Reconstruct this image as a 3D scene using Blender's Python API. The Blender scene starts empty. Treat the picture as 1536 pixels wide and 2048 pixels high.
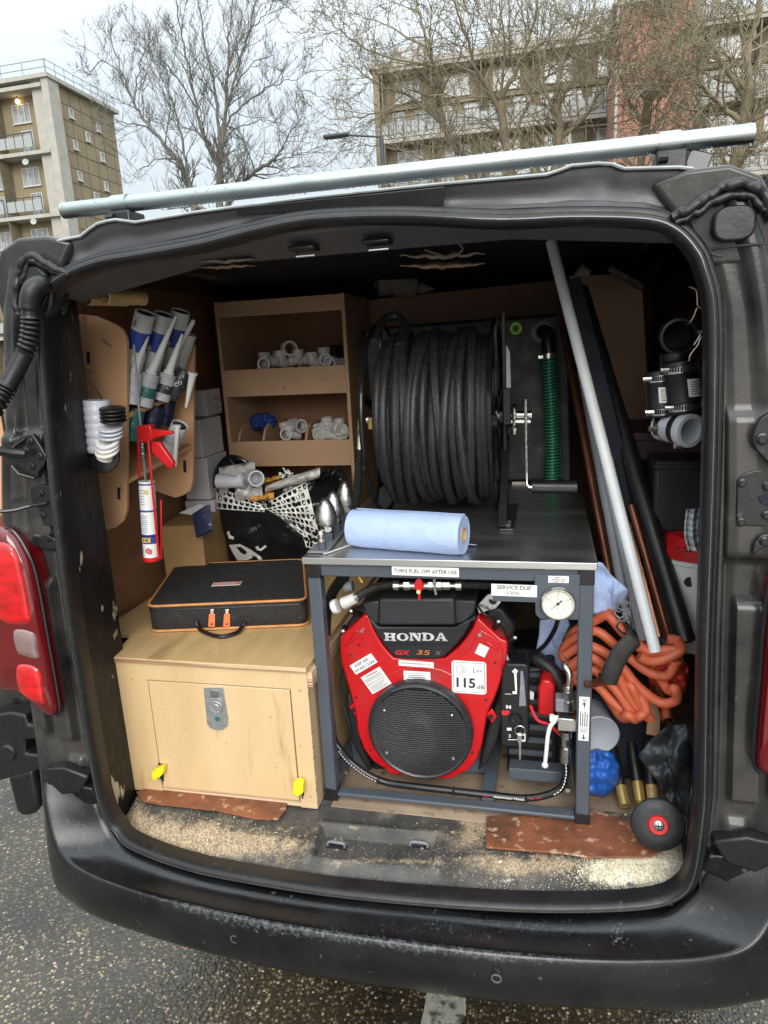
import bpy, bmesh, math, random
from mathutils import Vector, Matrix, noise
R = math.radians
rnd = random.Random(7)
sc = bpy.context.scene
COL = sc.collection

# ------------------------------------------------------------------ camera
CAM = Vector((.363, -1.22, 1.70))
YAW, PIT, ROL, FPX = R(-13.65), R(-13.25), R(-3.02), 1380.0
fw = Vector((math.sin(YAW)*math.cos(PIT), math.cos(YAW)*math.cos(PIT), math.sin(PIT)))
r0 = Vector((math.cos(YAW), -math.sin(YAW), 0)); u0 = r0.cross(fw)
rt = r0*math.cos(ROL)+u0*math.sin(ROL); up = -r0*math.sin(ROL)+u0*math.cos(ROL)
cam = bpy.data.cameras.new('camera'); camo = bpy.data.objects.new('camera', cam); COL.objects.link(camo)
cam.sensor_fit = 'HORIZONTAL'; cam.sensor_width = 36; cam.lens = FPX/1536*36
cam.clip_start = .02; cam.clip_end = 900
camo.matrix_world = Matrix(((rt.x, up.x, -fw.x, CAM.x), (rt.y, up.y, -fw.y, CAM.y), (rt.z, up.z, -fw.z, CAM.z), (0, 0, 0, 1)))
sc.camera = camo

# ------------------------------------------------------------------ sky, sun, exposure
SUN_EL, SUN_ROT = R(26), R(168)
w = bpy.data.worlds.new('World'); sc.world = w; w.use_nodes = True
nt = w.node_tree; nt.nodes.clear()
sky = nt.nodes.new('ShaderNodeTexSky'); sky.sky_type = 'NISHITA'; sky.sun_disc = False
sky.sun_elevation = SUN_EL; sky.sun_rotation = SUN_ROT; sky.dust_density = 6; sky.air_density = 1
tc = nt.nodes.new('ShaderNodeTexCoord'); sep = nt.nodes.new('ShaderNodeSeparateXYZ'); nt.links.new(tc.outputs['Generated'], sep.inputs[0])
ramp = nt.nodes.new('ShaderNodeValToRGB'); nt.links.new(sep.outputs[2], ramp.inputs[0])
ramp.color_ramp.elements[0].position = 0.0; ramp.color_ramp.elements[0].color = (.46, .50, .52, 1)
ramp.color_ramp.elements[1].position = 1.0; ramp.color_ramp.elements[1].color = (1.9, 2.05, 2.15, 1)
e = ramp.color_ramp.elements.new(.3); e.color = (.54, .605, .65, 1)
ns = nt.nodes.new('ShaderNodeTexNoise'); ns.inputs['Scale'].default_value = 2.2; ns.inputs['Detail'].default_value = 4
nt.links.new(tc.outputs['Generated'], ns.inputs[0])
mr = nt.nodes.new('ShaderNodeMapRange'); mr.inputs['To Min'].default_value = 9.0; mr.inputs['To Max'].default_value = 11.0
nt.links.new(ns.outputs[0], mr.inputs['Value'])
vm = nt.nodes.new('ShaderNodeVectorMath'); vm.operation = 'SCALE'
nt.links.new(ramp.outputs[0], vm.inputs[0]); nt.links.new(mr.outputs[0], vm.inputs['Scale'])
mx = nt.nodes.new('ShaderNodeMix'); mx.data_type = 'RGBA'; mx.inputs[0].default_value = .9
nt.links.new(sky.outputs[0], mx.inputs[6]); nt.links.new(vm.outputs[0], mx.inputs[7])
bg = nt.nodes.new('ShaderNodeBackground'); bg.inputs['Strength'].default_value = .10
nt.links.new(mx.outputs[2], bg.inputs[0]); wo = nt.nodes.new('ShaderNodeOutputWorld'); nt.links.new(bg.outputs[0], wo.inputs[0])
sl = bpy.data.lights.new('sun', 'SUN'); sl.energy = 1.5; sl.angle = R(40); sl.color = (1, .97, .93)
so = bpy.data.objects.new('sun', sl); COL.objects.link(so)
sd = Vector((math.sin(SUN_ROT)*math.cos(SUN_EL), math.cos(SUN_ROT)*math.cos(SUN_EL), math.sin(SUN_EL)))
so.rotation_euler = sd.to_track_quat('Z', 'Y').to_euler(); so.location = (2, -6, 9)
vs = sc.view_settings; vs.view_transform = 'Standard'; vs.look = 'None'; vs.exposure = .72; vs.gamma = 1; vs.use_curve_mapping = False
sc.render.engine = 'CYCLES'; sc.cycles.max_bounces = 8; sc.cycles.diffuse_bounces = 5

# ------------------------------------------------------------------ helpers
def ray(px, py):
    return fw+rt*((px-768)/FPX)+up*((1024-py)/FPX)
def P(px, py, Y=None, Z=None, X=None):
    d = ray(px, py)
    if X is not None: t = (X-CAM.x)/d.x
    elif Z is not None: t = (Z-CAM.z)/d.z
    else: t = (Y-CAM.y)/d.y
    return CAM+d*t
def V(*a): return Vector(a)
def cr(pts, n=6, closed=False):
    pts = [Vector(p) for p in pts]; out = []; N = len(pts)
    rng = N if closed else N-1
    for i in range(rng):
        if closed: a, b, c, d = pts[i-1], pts[i], pts[(i+1) % N], pts[(i+2) % N]
        else: a, b, c, d = pts[max(i-1, 0)], pts[i], pts[i+1], pts[min(i+2, N-1)]
        for k in range(n):
            t = k/n
            out.append(.5*((2*b)+(c-a)*t+(2*a-5*b+4*c-d)*t*t+(3*b-a-3*c+d)*t**3))
    if not closed: out.append(pts[-1])
    return out
def lerp(tab, x):
    if x <= tab[0][0]: return tab[0][1]
    for (a, b), (c, d) in zip(tab, tab[1:]):
        if x <= c: return b+(d-b)*(x-a)/(c-a)
    return tab[-1][1]
def sst(a, b, x):
    t = max(0, min(1, (x-a)/(b-a))); return t*t*(3-2*t)
def frame_of(d, ref=None):
    d = Vector(d).normalized()
    ref = Vector(ref) if ref else (V(0, 0, 1) if abs(d.z) < .9 else V(1, 0, 0))
    a = ref.cross(d).normalized(); return a, d.cross(a), d
_txt = {}
def text_geo(s, bold=0):
    k = (s, bold)
    if k not in _txt:
        c = bpy.data.curves.new('t', 'FONT'); c.body = s; c.size = 1; c.align_x = 'CENTER'; c.align_y = 'CENTER'; c.offset = bold; c.resolution_u = 3
        o = bpy.data.objects.new('t', c); COL.objects.link(o)
        dg = bpy.context.evaluated_depsgraph_get(); me = o.evaluated_get(dg).to_mesh()
        vv = [v.co.copy() for v in me.vertices]; ff = [list(p.vertices) for p in me.polygons]
        o.evaluated_get(dg).to_mesh_clear(); bpy.data.objects.remove(o); bpy.data.curves.remove(c)
        if vv:
            x0 = min(v.x for v in vv); x1 = max(v.x for v in vv); y0 = min(v.y for v in vv); y1 = max(v.y for v in vv)
            for v in vv: v.x -= (x0+x1)/2; v.y -= (y0+y1)/2
            wd = (x1-x0, y1-y0)
        else: wd = (1, 1)
        _txt[k] = (vv, ff, wd)
    return _txt[k]
WM = {}
class MB:
    def __init__(s): s.v = []; s.f = []; s.m = []
    def add(s, vs_, fs, mi=0):
        b = len(s.v); s.v += [Vector(v) for v in vs_]; s.f += [[i+b for i in f] for f in fs]; s.m += [mi]*len(fs); return s
    def box(s, c, d, rot=None, mi=0):
        c = Vector(c); x, y, z = [q/2 for q in d]
        vs_ = [V(a*x, b*y, e*z) for a in (-1, 1) for b in (-1, 1) for e in (-1, 1)]
        if rot is not None: vs_ = [rot @ v for v in vs_]
        return s.add([v+c for v in vs_], [(0, 1, 3, 2), (4, 6, 7, 5), (0, 4, 5, 1), (2, 3, 7, 6), (0, 2, 6, 4), (1, 5, 7, 3)], mi)
    def bb(s, a, b, mi=0):
        a, b = Vector(a), Vector(b); return s.box((a+b)/2, [abs(q) for q in (b-a)], None, mi)
    def bar(s, a, b, wd, th, ref=(0, 0, 1), mi=0):
        a, b = Vector(a), Vector(b); x, y, d = frame_of(b-a, ref)
        rot = Matrix((x, y, d)).transposed(); return s.box((a+b)/2, (wd, th, (b-a).length), rot, mi)
    def tube(s, pts, r, n=8, closed=False, cap=True, mi=0):
        pts = [Vector(p) for p in pts]; N = len(pts); rs = r if isinstance(r, (list, tuple)) else [r]*N
        base = len(s.v); x = None
        for i, p in enumerate(pts):
            d = (pts[(i+1) % N]-pts[i-1]) if closed else (pts[min(i+1, N-1)]-pts[max(i-1, 0)])
            d.normalize()
            if x is None: x, y, _ = frame_of(d)
            else:
                x = (x-d*x.dot(d))
                if x.length < 1e-6: x, y, _ = frame_of(d)
                x.normalize(); y = d.cross(x)
            for k in range(n):
                a = 2*math.pi*k/n; s.v.append(p+(x*math.cos(a)+y*math.sin(a))*rs[i])
        for i in range(N if closed else N-1):
            j = (i+1) % N
            for k in range(n):
                k2 = (k+1) % n; s.f.append([base+i*n+k, base+i*n+k2, base+j*n+k2, base+j*n+k]); s.m.append(mi)
        if cap and not closed:
            s.f.append([base+k for k in range(n)][::-1]); s.f.append([base+(N-1)*n+k for k in range(n)]); s.m += [mi, mi]
        return s
    def lathe(s, prof, o, ax, n=24, mi=0, closed=False, ref=None):
        o = Vector(o); x, y, d = frame_of(ax, ref); base = len(s.v)
        for r_, h in prof:
            for k in range(n):
                a = 2*math.pi*k/n; s.v.append(o+d*h+(x*math.cos(a)+y*math.sin(a))*r_)
        M_ = len(prof)
        for i in range(M_ if closed else M_-1):
            j = (i+1) % M_
            for k in range(n):
                k2 = (k+1) % n; s.f.append([base+i*n+k, base+i*n+k2, base+j*n+k2, base+j*n+k]); s.m.append(mi)
        return s
    def cyl(s, a, b, r, n=16, mi=0, r2=None):
        a, b = Vector(a), Vector(b); L = (b-a).length
        return s.lathe([(1e-5, 0), (r, 0), (r2 or r, L), (1e-5, L)], a, b-a, n, mi)
    def ring(s, a, b, ro, ri, n=24, mi=0):
        a, b = Vector(a), Vector(b); L = (b-a).length
        return s.lathe([(ri, 0), (ro, 0), (ro, L), (ri, L)], a, b-a, n, mi, closed=True)
    def sphere(s, c, r, n=12, mi=0, sc_=(1, 1, 1)):
        c = Vector(c); base = len(s.v); m = n//2
        for i in range(m+1):
            th = math.pi*i/m
            for k in range(n):
                a = 2*math.pi*k/n; q = (r if i not in (0, m) else r)*math.sin(max(th, 1e-3) if i < m else math.pi-1e-3)
                s.v.append(c+V(q*math.cos(a)*sc_[0], q*math.sin(a)*sc_[1], r*math.cos(th)*sc_[2]))
        for i in range(m):
            for k in range(n):
                k2 = (k+1) % n; s.f.append([base+i*n+k, base+(i+1)*n+k, base+(i+1)*n+k2, base+i*n+k2]); s.m.append(mi)
        return s
    def prism(s, pts, off, mi=0, mi_side=None):   # planar outline, extruded by vector off
        pts = [Vector(p) for p in pts]; off = Vector(off); n = len(pts); ms = mi if mi_side is None else mi_side
        s.add(pts+[p+off for p in pts], [list(range(n)), list(range(2*n-1, n-1, -1))], mi)
        b = len(s.v)-2*n
        for i in range(n):
            j = (i+1) % n; s.f.append([b+j, b+i, b+n+i, b+n+j]); s.m.append(ms)
        return s
    def pp(s, px, Y, dep, mi=0):     # outline met on the vertical plane at depth Y, thickness dep
        return s.prism([P(a, b, Y=Y) for a, b in px], V(0, dep, 0), mi)
    def grid(s, rows, mi=0, closed=False):
        base = len(s.v); n = len(rows[0])
        for r_ in rows: s.v += [Vector(p) for p in r_]
        for i in range(len(rows)-1):
            for k in range(n if closed else n-1):
                k2 = (k+1) % n
                s.f.append([base+i*n+k, base+i*n+k2, base+(i+1)*n+k2, base+(i+1)*n+k]); s.m.append(mi)
        return s
    def text(s, t, o, ux, uy, h, wd=None, bold=0, mi=0, sl=0):
        vv, ff, (W, H) = text_geo(t, bold); ux, uy = Vector(ux).normalized(), Vector(uy).normalized(); o = Vector(o)
        sy = h/H; sx = wd/W if wd else sy
        return s.add([o+ux*(v.x*sx+v.y*sl*sy)+uy*(v.y*sy) for v in vv], ff, mi)
    def build(s, name, mats, parent=None, smooth=True, ang=35, bevel=0, seg=2, solid=0, sub=0):
        me = bpy.data.meshes.new(name)
        vs_ = s.v
        if parent is not None:
            inv = WM[parent.name].inverted(); vs_ = [inv @ v for v in vs_]
        me.from_pydata([tuple(v) for v in vs_], [], s.f)
        mats = mats if isinstance(mats, (list, tuple)) else [mats]
        for m in mats: me.materials.append(M[m] if isinstance(m, str) else m)
        if len(mats) > 1: me.polygons.foreach_set('material_index', s.m)
        me.validate(); me.update()
        bm = bmesh.new(); bm.from_mesh(me); bmesh.ops.recalc_face_normals(bm, faces=bm.faces); bm.to_mesh(me); bm.free()
        if smooth:
            me.polygons.foreach_set('use_smooth', [True]*len(me.polygons)); me.set_sharp_from_angle(angle=R(ang))
        o = bpy.data.objects.new(name, me); COL.objects.link(o)
        if parent is not None: o.parent = parent; WM[o.name] = WM[parent.name].copy()
        else: WM[o.name] = Matrix.Identity(4)
        if solid: q = o.modifiers.new('s', 'SOLIDIFY'); q.thickness = solid; q.offset = 0
        if bevel: q = o.modifiers.new('b', 'BEVEL'); q.width = bevel; q.segments = seg; q.limit_method = 'ANGLE'; q.angle_limit = R(40); q.harden_normals = False
        if sub: q = o.modifiers.new('u', 'SUBSURF'); q.levels = sub; q.render_levels = sub
        return o
def tag(o, label=None, cat=None, group=None, kind=None):
    if label: o['label'] = label
    if cat: o['category'] = cat
    if group: o['group'] = group
    if kind: o['kind'] = kind
    return o
def thing(name, label, cat, loc=(0, 0, 0), rz=0, group=None):
    o = bpy.data.objects.new(name, None); COL.objects.link(o); o.location = loc; o.rotation_euler = (0, 0, rz); o.empty_display_size = .05
    WM[o.name] = Matrix.Translation(Vector(loc)) @ Matrix.Rotation(rz, 4, 'Z')
    return tag(o, label, cat, group)
def dup(o, parent=None):
    c = o.copy(); COL.objects.link(c)
    if parent is not None: c.parent = parent
    for ch in list(o.children): dup(ch, c)
    return c
def place(o, px, parent): pass

# ------------------------------------------------------------------ materials
M = {}
def mat(name, col, rough=.6, metal=0, var=.15, vs_=8, bump=0, bs=60, col2=None, cs=30, thr=.6, soft=.06, stretch=None, spec=.5, trans=0, emis=None, coat=0, rv=.1, r2=None, alpha=None, detail=5, col3=None, cs3=3, thr3=.6, soft3=.15):
    m = bpy.data.materials.new(name); m.use_nodes = True; nt = m.node_tree; N = nt.nodes; L = nt.links
    b = N['Principled BSDF']; b.inputs['Roughness'].default_value = rough; b.inputs['Metallic'].default_value = metal
    b.inputs['Specular IOR Level'].default_value = spec; b.inputs['Transmission Weight'].default_value = trans; b.inputs['Coat Weight'].default_value = coat
    b.inputs['Coat Roughness'].default_value = .08
    if alpha is not None: b.inputs['Alpha'].default_value = alpha
    tc = N.new('ShaderNodeTexCoord'); mp = N.new('ShaderNodeMapping'); L.new(tc.outputs['Object'], mp.inputs[0])
    if stretch: mp.inputs['Scale'].default_value = stretch
    def nz(scale, det=detail, src=mp):
        n = N.new('ShaderNodeTexNoise'); n.inputs['Scale'].default_value = scale; n.inputs['Detail'].default_value = det; n.inputs['Roughness'].default_value = .6
        L.new(src.outputs[0] if src is mp else src, n.inputs[0]); return n.outputs[0]
    n1 = nz(vs_)
    def mixc(f, a, c):
        q = N.new('ShaderNodeMix'); q.data_type = 'RGBA'; L.new(f, q.inputs[0])
        for i, x in ((6, a), (7, c)):
            if isinstance(x, tuple): q.inputs[i].default_value = (*x[:3], 1)
            else: L.new(x, q.inputs[i])
        return q.outputs[2]
    def rng(v, a, b_, lo=0, hi=1):
        q = N.new('ShaderNodeMapRange'); q.inputs['From Min'].default_value = a; q.inputs['From Max'].default_value = b_
        q.inputs['To Min'].default_value = lo; q.inputs['To Max'].default_value = hi; L.new(v, q.inputs['Value']); return q.outputs[0]
    c = mixc(rng(n1, .3, .7), tuple(max(0, x*(1-var)) for x in col), tuple(min(1, x*(1+var)) for x in col))
    rr = rng(nz(vs_*2.3), .3, .7, max(.02, rough-rv), min(1, rough+rv)); 
    if col3 is not None:
        c = mixc(rng(nz(cs3), thr3-soft3, thr3+soft3), c, col3)
    if col2 is not None:
        f2 = rng(nz(cs, 6), thr-soft, thr+soft); c = mixc(f2, c, col2)
        if r2 is not None:
            q = N.new('ShaderNodeMix'); q.data_type = 'FLOAT'; L.new(f2, q.inputs[0]); L.new(rr, q.inputs[2]); q.inputs[3].default_value = r2; rr = q.outputs[0]
    L.new(c, b.inputs['Base Color']); L.new(rr, b.inputs['Roughness'])
    if bump:
        bp = N.new('ShaderNodeBump'); bp.inputs['Strength'].default_value = bump; bp.inputs['Distance'].default_value = .002 if bs > 30 else .01
        L.new(nz(bs, 4), bp.inputs['Height']); L.new(bp.outputs[0], b.inputs['Normal'])
    if emis: b.inputs['Emission Color'].default_value = (*emis[0], 1); b.inputs['Emission Strength'].default_value = emis[1]
    M[name] = m; return m
# van
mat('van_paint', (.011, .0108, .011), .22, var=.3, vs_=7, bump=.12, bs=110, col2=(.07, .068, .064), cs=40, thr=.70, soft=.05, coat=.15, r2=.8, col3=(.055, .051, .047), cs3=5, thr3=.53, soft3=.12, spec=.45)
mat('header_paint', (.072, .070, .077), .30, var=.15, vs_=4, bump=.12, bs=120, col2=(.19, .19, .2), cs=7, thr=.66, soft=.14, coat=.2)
mat('jamb_dark', (.011, .011, .0115), .32, var=.35, vs_=9, bump=.5, bs=40, col2=(.13, .125, .12), cs=35, thr=.66, soft=.06, r2=.85)
mat('chipped', (.010, .010, .011), .5, var=.3, vs_=20, bump=.4, bs=70, col2=(.46, .42, .30), cs=22, thr=.635, soft=.012, r2=.8, stretch=(1, 1, .55), spec=.25)
mat('rubber', (.009, .009, .010), .42, var=.3, vs_=15, bump=.25, bs=150, col2=(.05, .05, .048), cs=45, thr=.70, soft=.08)
mat('bumper', (.006, .0062, .007), .20, var=.3, vs_=10, bump=.22, bs=300, col2=(.16, .165, .165), cs=60, thr=.72, soft=.06, r2=.8, col3=(.013, .014, .015), cs3=6, thr3=.54, soft3=.12, spec=.5, rv=.12)
mat('scuff', (.15, .16, .17), .85, var=.3, vs_=60, bump=.5, bs=200, col2=(.02, .02, .021), cs=150, thr=.50, soft=.12)
mat('black_plastic', (.011, .011, .012), .38, var=.2, vs_=20, bump=.2, bs=200)
mat('black_gloss', (.010, .010, .011), .2, var=.2, vs_=20)
mat('reel_black', (.008, .008, .009), .42, var=.2, vs_=20, spec=.3)
mat('lip_glint', (.05, .052, .055), .12, var=.3, vs_=30, coat=.6)  # wet reflection along the seal lip, put in as a lighter colour
mat('roof_edge', (.32, .35, .35), .3, var=.2, vs_=20, bump=.2, bs=80, coat=.4)
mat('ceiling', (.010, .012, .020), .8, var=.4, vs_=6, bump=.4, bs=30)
mat('grey_liner', (.12, .118, .125), .7, var=.15, vs_=6)
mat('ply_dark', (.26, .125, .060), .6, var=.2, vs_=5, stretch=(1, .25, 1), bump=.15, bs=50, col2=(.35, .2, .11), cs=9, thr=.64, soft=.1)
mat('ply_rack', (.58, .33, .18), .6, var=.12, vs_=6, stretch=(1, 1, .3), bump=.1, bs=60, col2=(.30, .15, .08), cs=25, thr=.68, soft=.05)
mat('ply_shelf', (.52, .33, .195), .6, var=.14, vs_=5, stretch=(.3, 1, 1), bump=.1, bs=60, col2=(.22, .12, .06), cs=30, thr=.68, soft=.05)
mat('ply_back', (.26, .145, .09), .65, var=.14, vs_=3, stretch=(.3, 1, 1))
mat('birch', (.60, .40, .19), .45, var=.10, vs_=22, stretch=(.9, 1, .14), bump=.05, bs=90, col2=(.42, .25, .105), cs=14, thr=.64, soft=.05, coat=.08, col3=(.66, .49, .29), cs3=5, thr3=.5, soft3=.2)
mat('birch_top', (.60, .40, .185), .42, var=.14, vs_=26, stretch=(1.0, .12, 1), bump=.05, bs=90, col2=(.42, .26, .12), cs=11, thr=.62, soft=.05, coat=.12)
mat('ply_edge', (.62, .46, .30), .7, var=.25, vs_=9, stretch=(.5, .5, 60), col2=(.30, .17, .09), cs=3, thr=.55, soft=.05)
mat('brown_mat', (.23, .080, .036), .5, var=.3, vs_=14, bump=.4, bs=60, col2=(.48, .33, .22), cs=34, thr=.61, soft=.04, col3=(.10, .05, .03), cs3=9, thr3=.58, soft3=.08)
mat('floor_liner', (.06, .058, .054), .6, var=.4, vs_=14, bump=.6, bs=60, col2=(.16, .14, .11), cs=12, thr=.60, soft=.08, r2=.9)
mat('floor_wood', (.34, .25, .17), .8, var=.25, vs_=9, bump=.4, bs=70, col2=(.12, .08, .05), cs=24, thr=.64, soft=.05)
mat('dirt', (.36, .27, .17), .95, var=.35, vs_=60, bump=1, bs=160, col2=(.62, .52, .38), cs=90, thr=.6, soft=.08)
mat('plaster', (.72, .66, .50), .95, var=.15, vs_=50, bump=1, bs=140)
# metal
mat('galv', (.38, .43, .42), .32, 1, var=.12, vs_=14, bump=.15, bs=50, rv=.12, stretch=(.3, 1, 1))
mat('latch_zinc', (.46, .48, .48), .42, .75, var=.2, vs_=60, rv=.12)
mat('steel', (.58, .58, .57), .28, 1, var=.1, vs_=30, rv=.1, bump=.06, bs=120)
mat('stainless', (.62, .62, .61), .36, 1, var=.04, vs_=6, rv=.05, stretch=(.15, 1, 1), col2=(.34, .34, .33), cs=14, thr=.66, soft=.12, r2=.5, bump=.04, bs=200)
mat('zinc', (.75, .74, .66), .3, 1, var=.1, vs_=40)
mat('bullet', (.55, .55, .52), .38, 1, var=.18, vs_=60, bump=.4, bs=160, rv=.15)
mat('brass', (.66, .46, .16), .4, .65, var=.15, vs_=40, rv=.15)
mat('brass_dull', (.62, .42, .18), .45, .35, var=.2, vs_=40, rv=.15)
mat('copper', (.50, .22, .12), .35, 1, var=.25, vs_=18, rv=.15)
mat('copper_dark', (.20, .075, .045), .4, .7, var=.3, vs_=12, rv=.15)
mat('frame_grey', (.072, .085, .105), .42, var=.08, vs_=12, bump=.05, bs=200, col2=(.16, .17, .18), cs=40, thr=.72, soft=.05)
mat('rail_grey', (.19, .205, .225), .42, var=.12, vs_=12, col2=(.32, .31, .28), cs=40, thr=.68, soft=.08)
# engine
mat('red_paint', (.50, .004, .008), .30, var=.12, vs_=9, coat=.4, bump=.04, bs=60, col2=(.34, .03, .03), cs=12, thr=.66, soft=.12)
mat('red_plastic', (.55, .012, .015), .35, var=.12, vs_=20)
mat('engine_black', (.014, .014, .016), .45, var=.25, vs_=20, bump=.15, bs=200)
mat('cover_black', (.024, .025, .028), .5, var=.12, vs_=20, bump=.15, bs=220)
mat('mesh_black', (.030, .030, .033), .30, var=.2, vs_=40)
mat('sticker_white', (.80, .80, .78), .5, var=.04, vs_=30)
mat('ink', (.03, .03, .03), .6, var=.1)
mat('ink_orange', (.50, .16, .03), .5, var=.2, vs_=60)
mat('ink_red', (.6, .02, .03), .5, var=.1)
mat('ink_blue', (.03, .07, .33), .5, var=.1)
mat('ink_green', (.12, .25, .2), .5, var=.1)
mat('ink_yellow', (.75, .5, .03), .5, var=.1)
mat('badge_silver', (.62, .62, .62), .35, .3, var=.35, vs_=30)
mat('white_plastic', (.74, .74, .73), .4, var=.05, vs_=20)
mat('white_dirty', (.60, .60, .60), .5, var=.12, vs_=18)
mat('filter_clear', (.78, .74, .72), .35, var=.06, vs_=20, trans=.25)
mat('pvc_grey', (.52, .54, .58), .45, var=.08, vs_=15)
mat('pvc_fit', (.55, .54, .52), .45, var=.15, vs_=40, col2=(.28, .25, .20), cs=60, thr=.62, soft=.1)
mat('pvc_white', (.78, .81, .82), .4, var=.06, vs_=12)
mat('gauge_face', (.80, .78, .70), .5, var=.03)
mat('glass', (1, 1, 1), .03, trans=1, var=0, rv=0)
mat('tank_grey', (.020, .021, .025), .55, var=.15, vs_=10, bump=.15, bs=100)
mat('hose_black', (.017, .017, .018), .33, var=.3, vs_=40, bump=.7, bs=260, col2=(.05, .048, .046), cs=190, thr=.58, soft=.12, r2=.7)
mat('hose_green', (.03, .34, .18), .35, var=.1, vs_=30)
mat('hose_green_dark', (.005, .035, .02), .45, var=.1, vs_=30)
mat('lime', (.30, .62, .04), .4, var=.1)
mat('orange_hose', (.58, .125, .055), .5, var=.14, vs_=12, bump=.15, bs=150, col2=(.30, .08, .05), cs=18, thr=.68, soft=.08)
mat('black_strap', (.035, .033, .032), .8, var=.25, vs_=40, bump=.5, bs=260)
mat('blue_paper', (.42, .53, .79), .9, var=.06, vs_=30, bump=.35, bs=29)
mat('cardboard', (.34, .20, .08), .8, var=.1, vs_=9)
mat('card_core', (.50, .36, .20), .8, var=.1)
mat('white_box', (.52, .50, .52), .7, var=.08, vs_=9)
mat('purple', (.16, .02, .12), .6, var=.1)
mat('navy_print', (.01, .015, .05), .5, var=.3, vs_=50, col2=(.5, .5, .55), cs=90, thr=.66, soft=.03)
mat('fabric_black', (.020, .019, .019), .85, var=.25, vs_=40, bump=.6, bs=300, col2=(.07, .06, .05), cs=30, thr=.68, soft=.08)
mat('piping', (.62, .27, .08), .6, var=.2, vs_=30, col2=(.30, .15, .07), cs=40, thr=.66, soft=.08)
mat('orange_tab', (.80, .20, .06), .5, var=.1, vs_=30)
mat('yellow', (.85, .68, .02), .45, var=.08, vs_=30)
mat('bag_black', (.010, .010, .011), .18, var=.3, vs_=20, bump=.9, bs=14)
mat('bag_print', (.72, .73, .68), .4, var=.06, vs_=20)
mat('clear_film', (.55, .55, .52), .2, var=.2, vs_=25, bump=.6, bs=18)
mat('net_orange', (.60, .30, .06), .7, var=.3, vs_=60)
mat('trans_ring', (.58, .60, .66), .3, var=.08, vs_=20)
mat('lens_red', (.13, .002, .004), .12, var=.1, vs_=8, coat=1)
mat('lens_bright', (.55, .004, .006), .12, var=.45, vs_=16, coat=1, bump=.5, bs=60, stretch=(1, 1, 2.4))
mat('lens_clear', (.22, .14, .13), .15, var=.1, vs_=30, coat=1)
mat('blue_bag', (.015, .10, .42), .45, var=.25, vs_=14, bump=.25, bs=22)
mat('red_bag', (.65, .06, .03), .3, var=.25, vs_=14, bump=.8, bs=14)
mat('dark_sheet', (.028, .032, .035), .45, var=.3, vs_=10, bump=.7, bs=14)
mat('disc_dark', (.016, .017, .018), .5, var=.2, vs_=30, bump=.3, bs=120)
mat('foam', (.30, .27, .22), .95, var=.25, vs_=40, bump=1, bs=60)
mat('torn', (.36, .24, .17), .95, var=.3, vs_=40, bump=.8, bs=70)
mat('wire', (.60, .48, .40), .35, 1, var=.1)
mat('grey_lid', (.30, .32, .36), .5, var=.12, vs_=10)
mat('cart_grey', (.45, .47, .50), .5, var=.2, vs_=30)
mat('cart_teal', (.02, .13, .12), .4, var=.2, vs_=30)
mat('cart_dark', (.03, .04, .05), .4, var=.4, vs_=40, col2=(.5, .5, .5), cs=120, thr=.64, soft=.02)
# outdoors
mat('brick_buff', (.30, .245, .145), .9, var=.14, vs_=1.2, bump=.3, bs=8, col2=(.20, .165, .11), cs=.6, thr=.55, soft=.2)
mat('brick_dark', (.27, .225, .145), .9, var=.18, vs_=1.2, col2=(.13, .11, .08), cs=.5, thr=.52, soft=.2)
mat('brick_red', (.42, .20, .14), .9, var=.18, vs_=1, col2=(.22, .10, .075), cs=3, thr=.55, soft=.15)
mat('concrete', (.40, .385, .335), .9, var=.12, vs_=1.5)
mat('concrete_pale', (.42, .42, .40), .9, var=.1, vs_=1.5)
mat('joint', (.14, .12, .085), .9)
mat('window_white', (.55, .55, .53), .6)
mat('pane', (.26, .28, .28), .12, var=.5, vs_=1.3, spec=.8)
mat('railing', (.34, .36, .35), .5)
mat('door_blue', (.08, .12, .16), .5)
mat('bark', (.15, .145, .125), .95, var=.3, vs_=4)
mat('bark_mid', (.19, .155, .10), .95, var=.3, vs_=4)
mat('twig_olive', (.25, .215, .14), .95, var=.3, vs_=2)
mat('lamp_post', (.04, .05, .06), .5)
mat('roof_low', (.16, .13, .10), .8)
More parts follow.
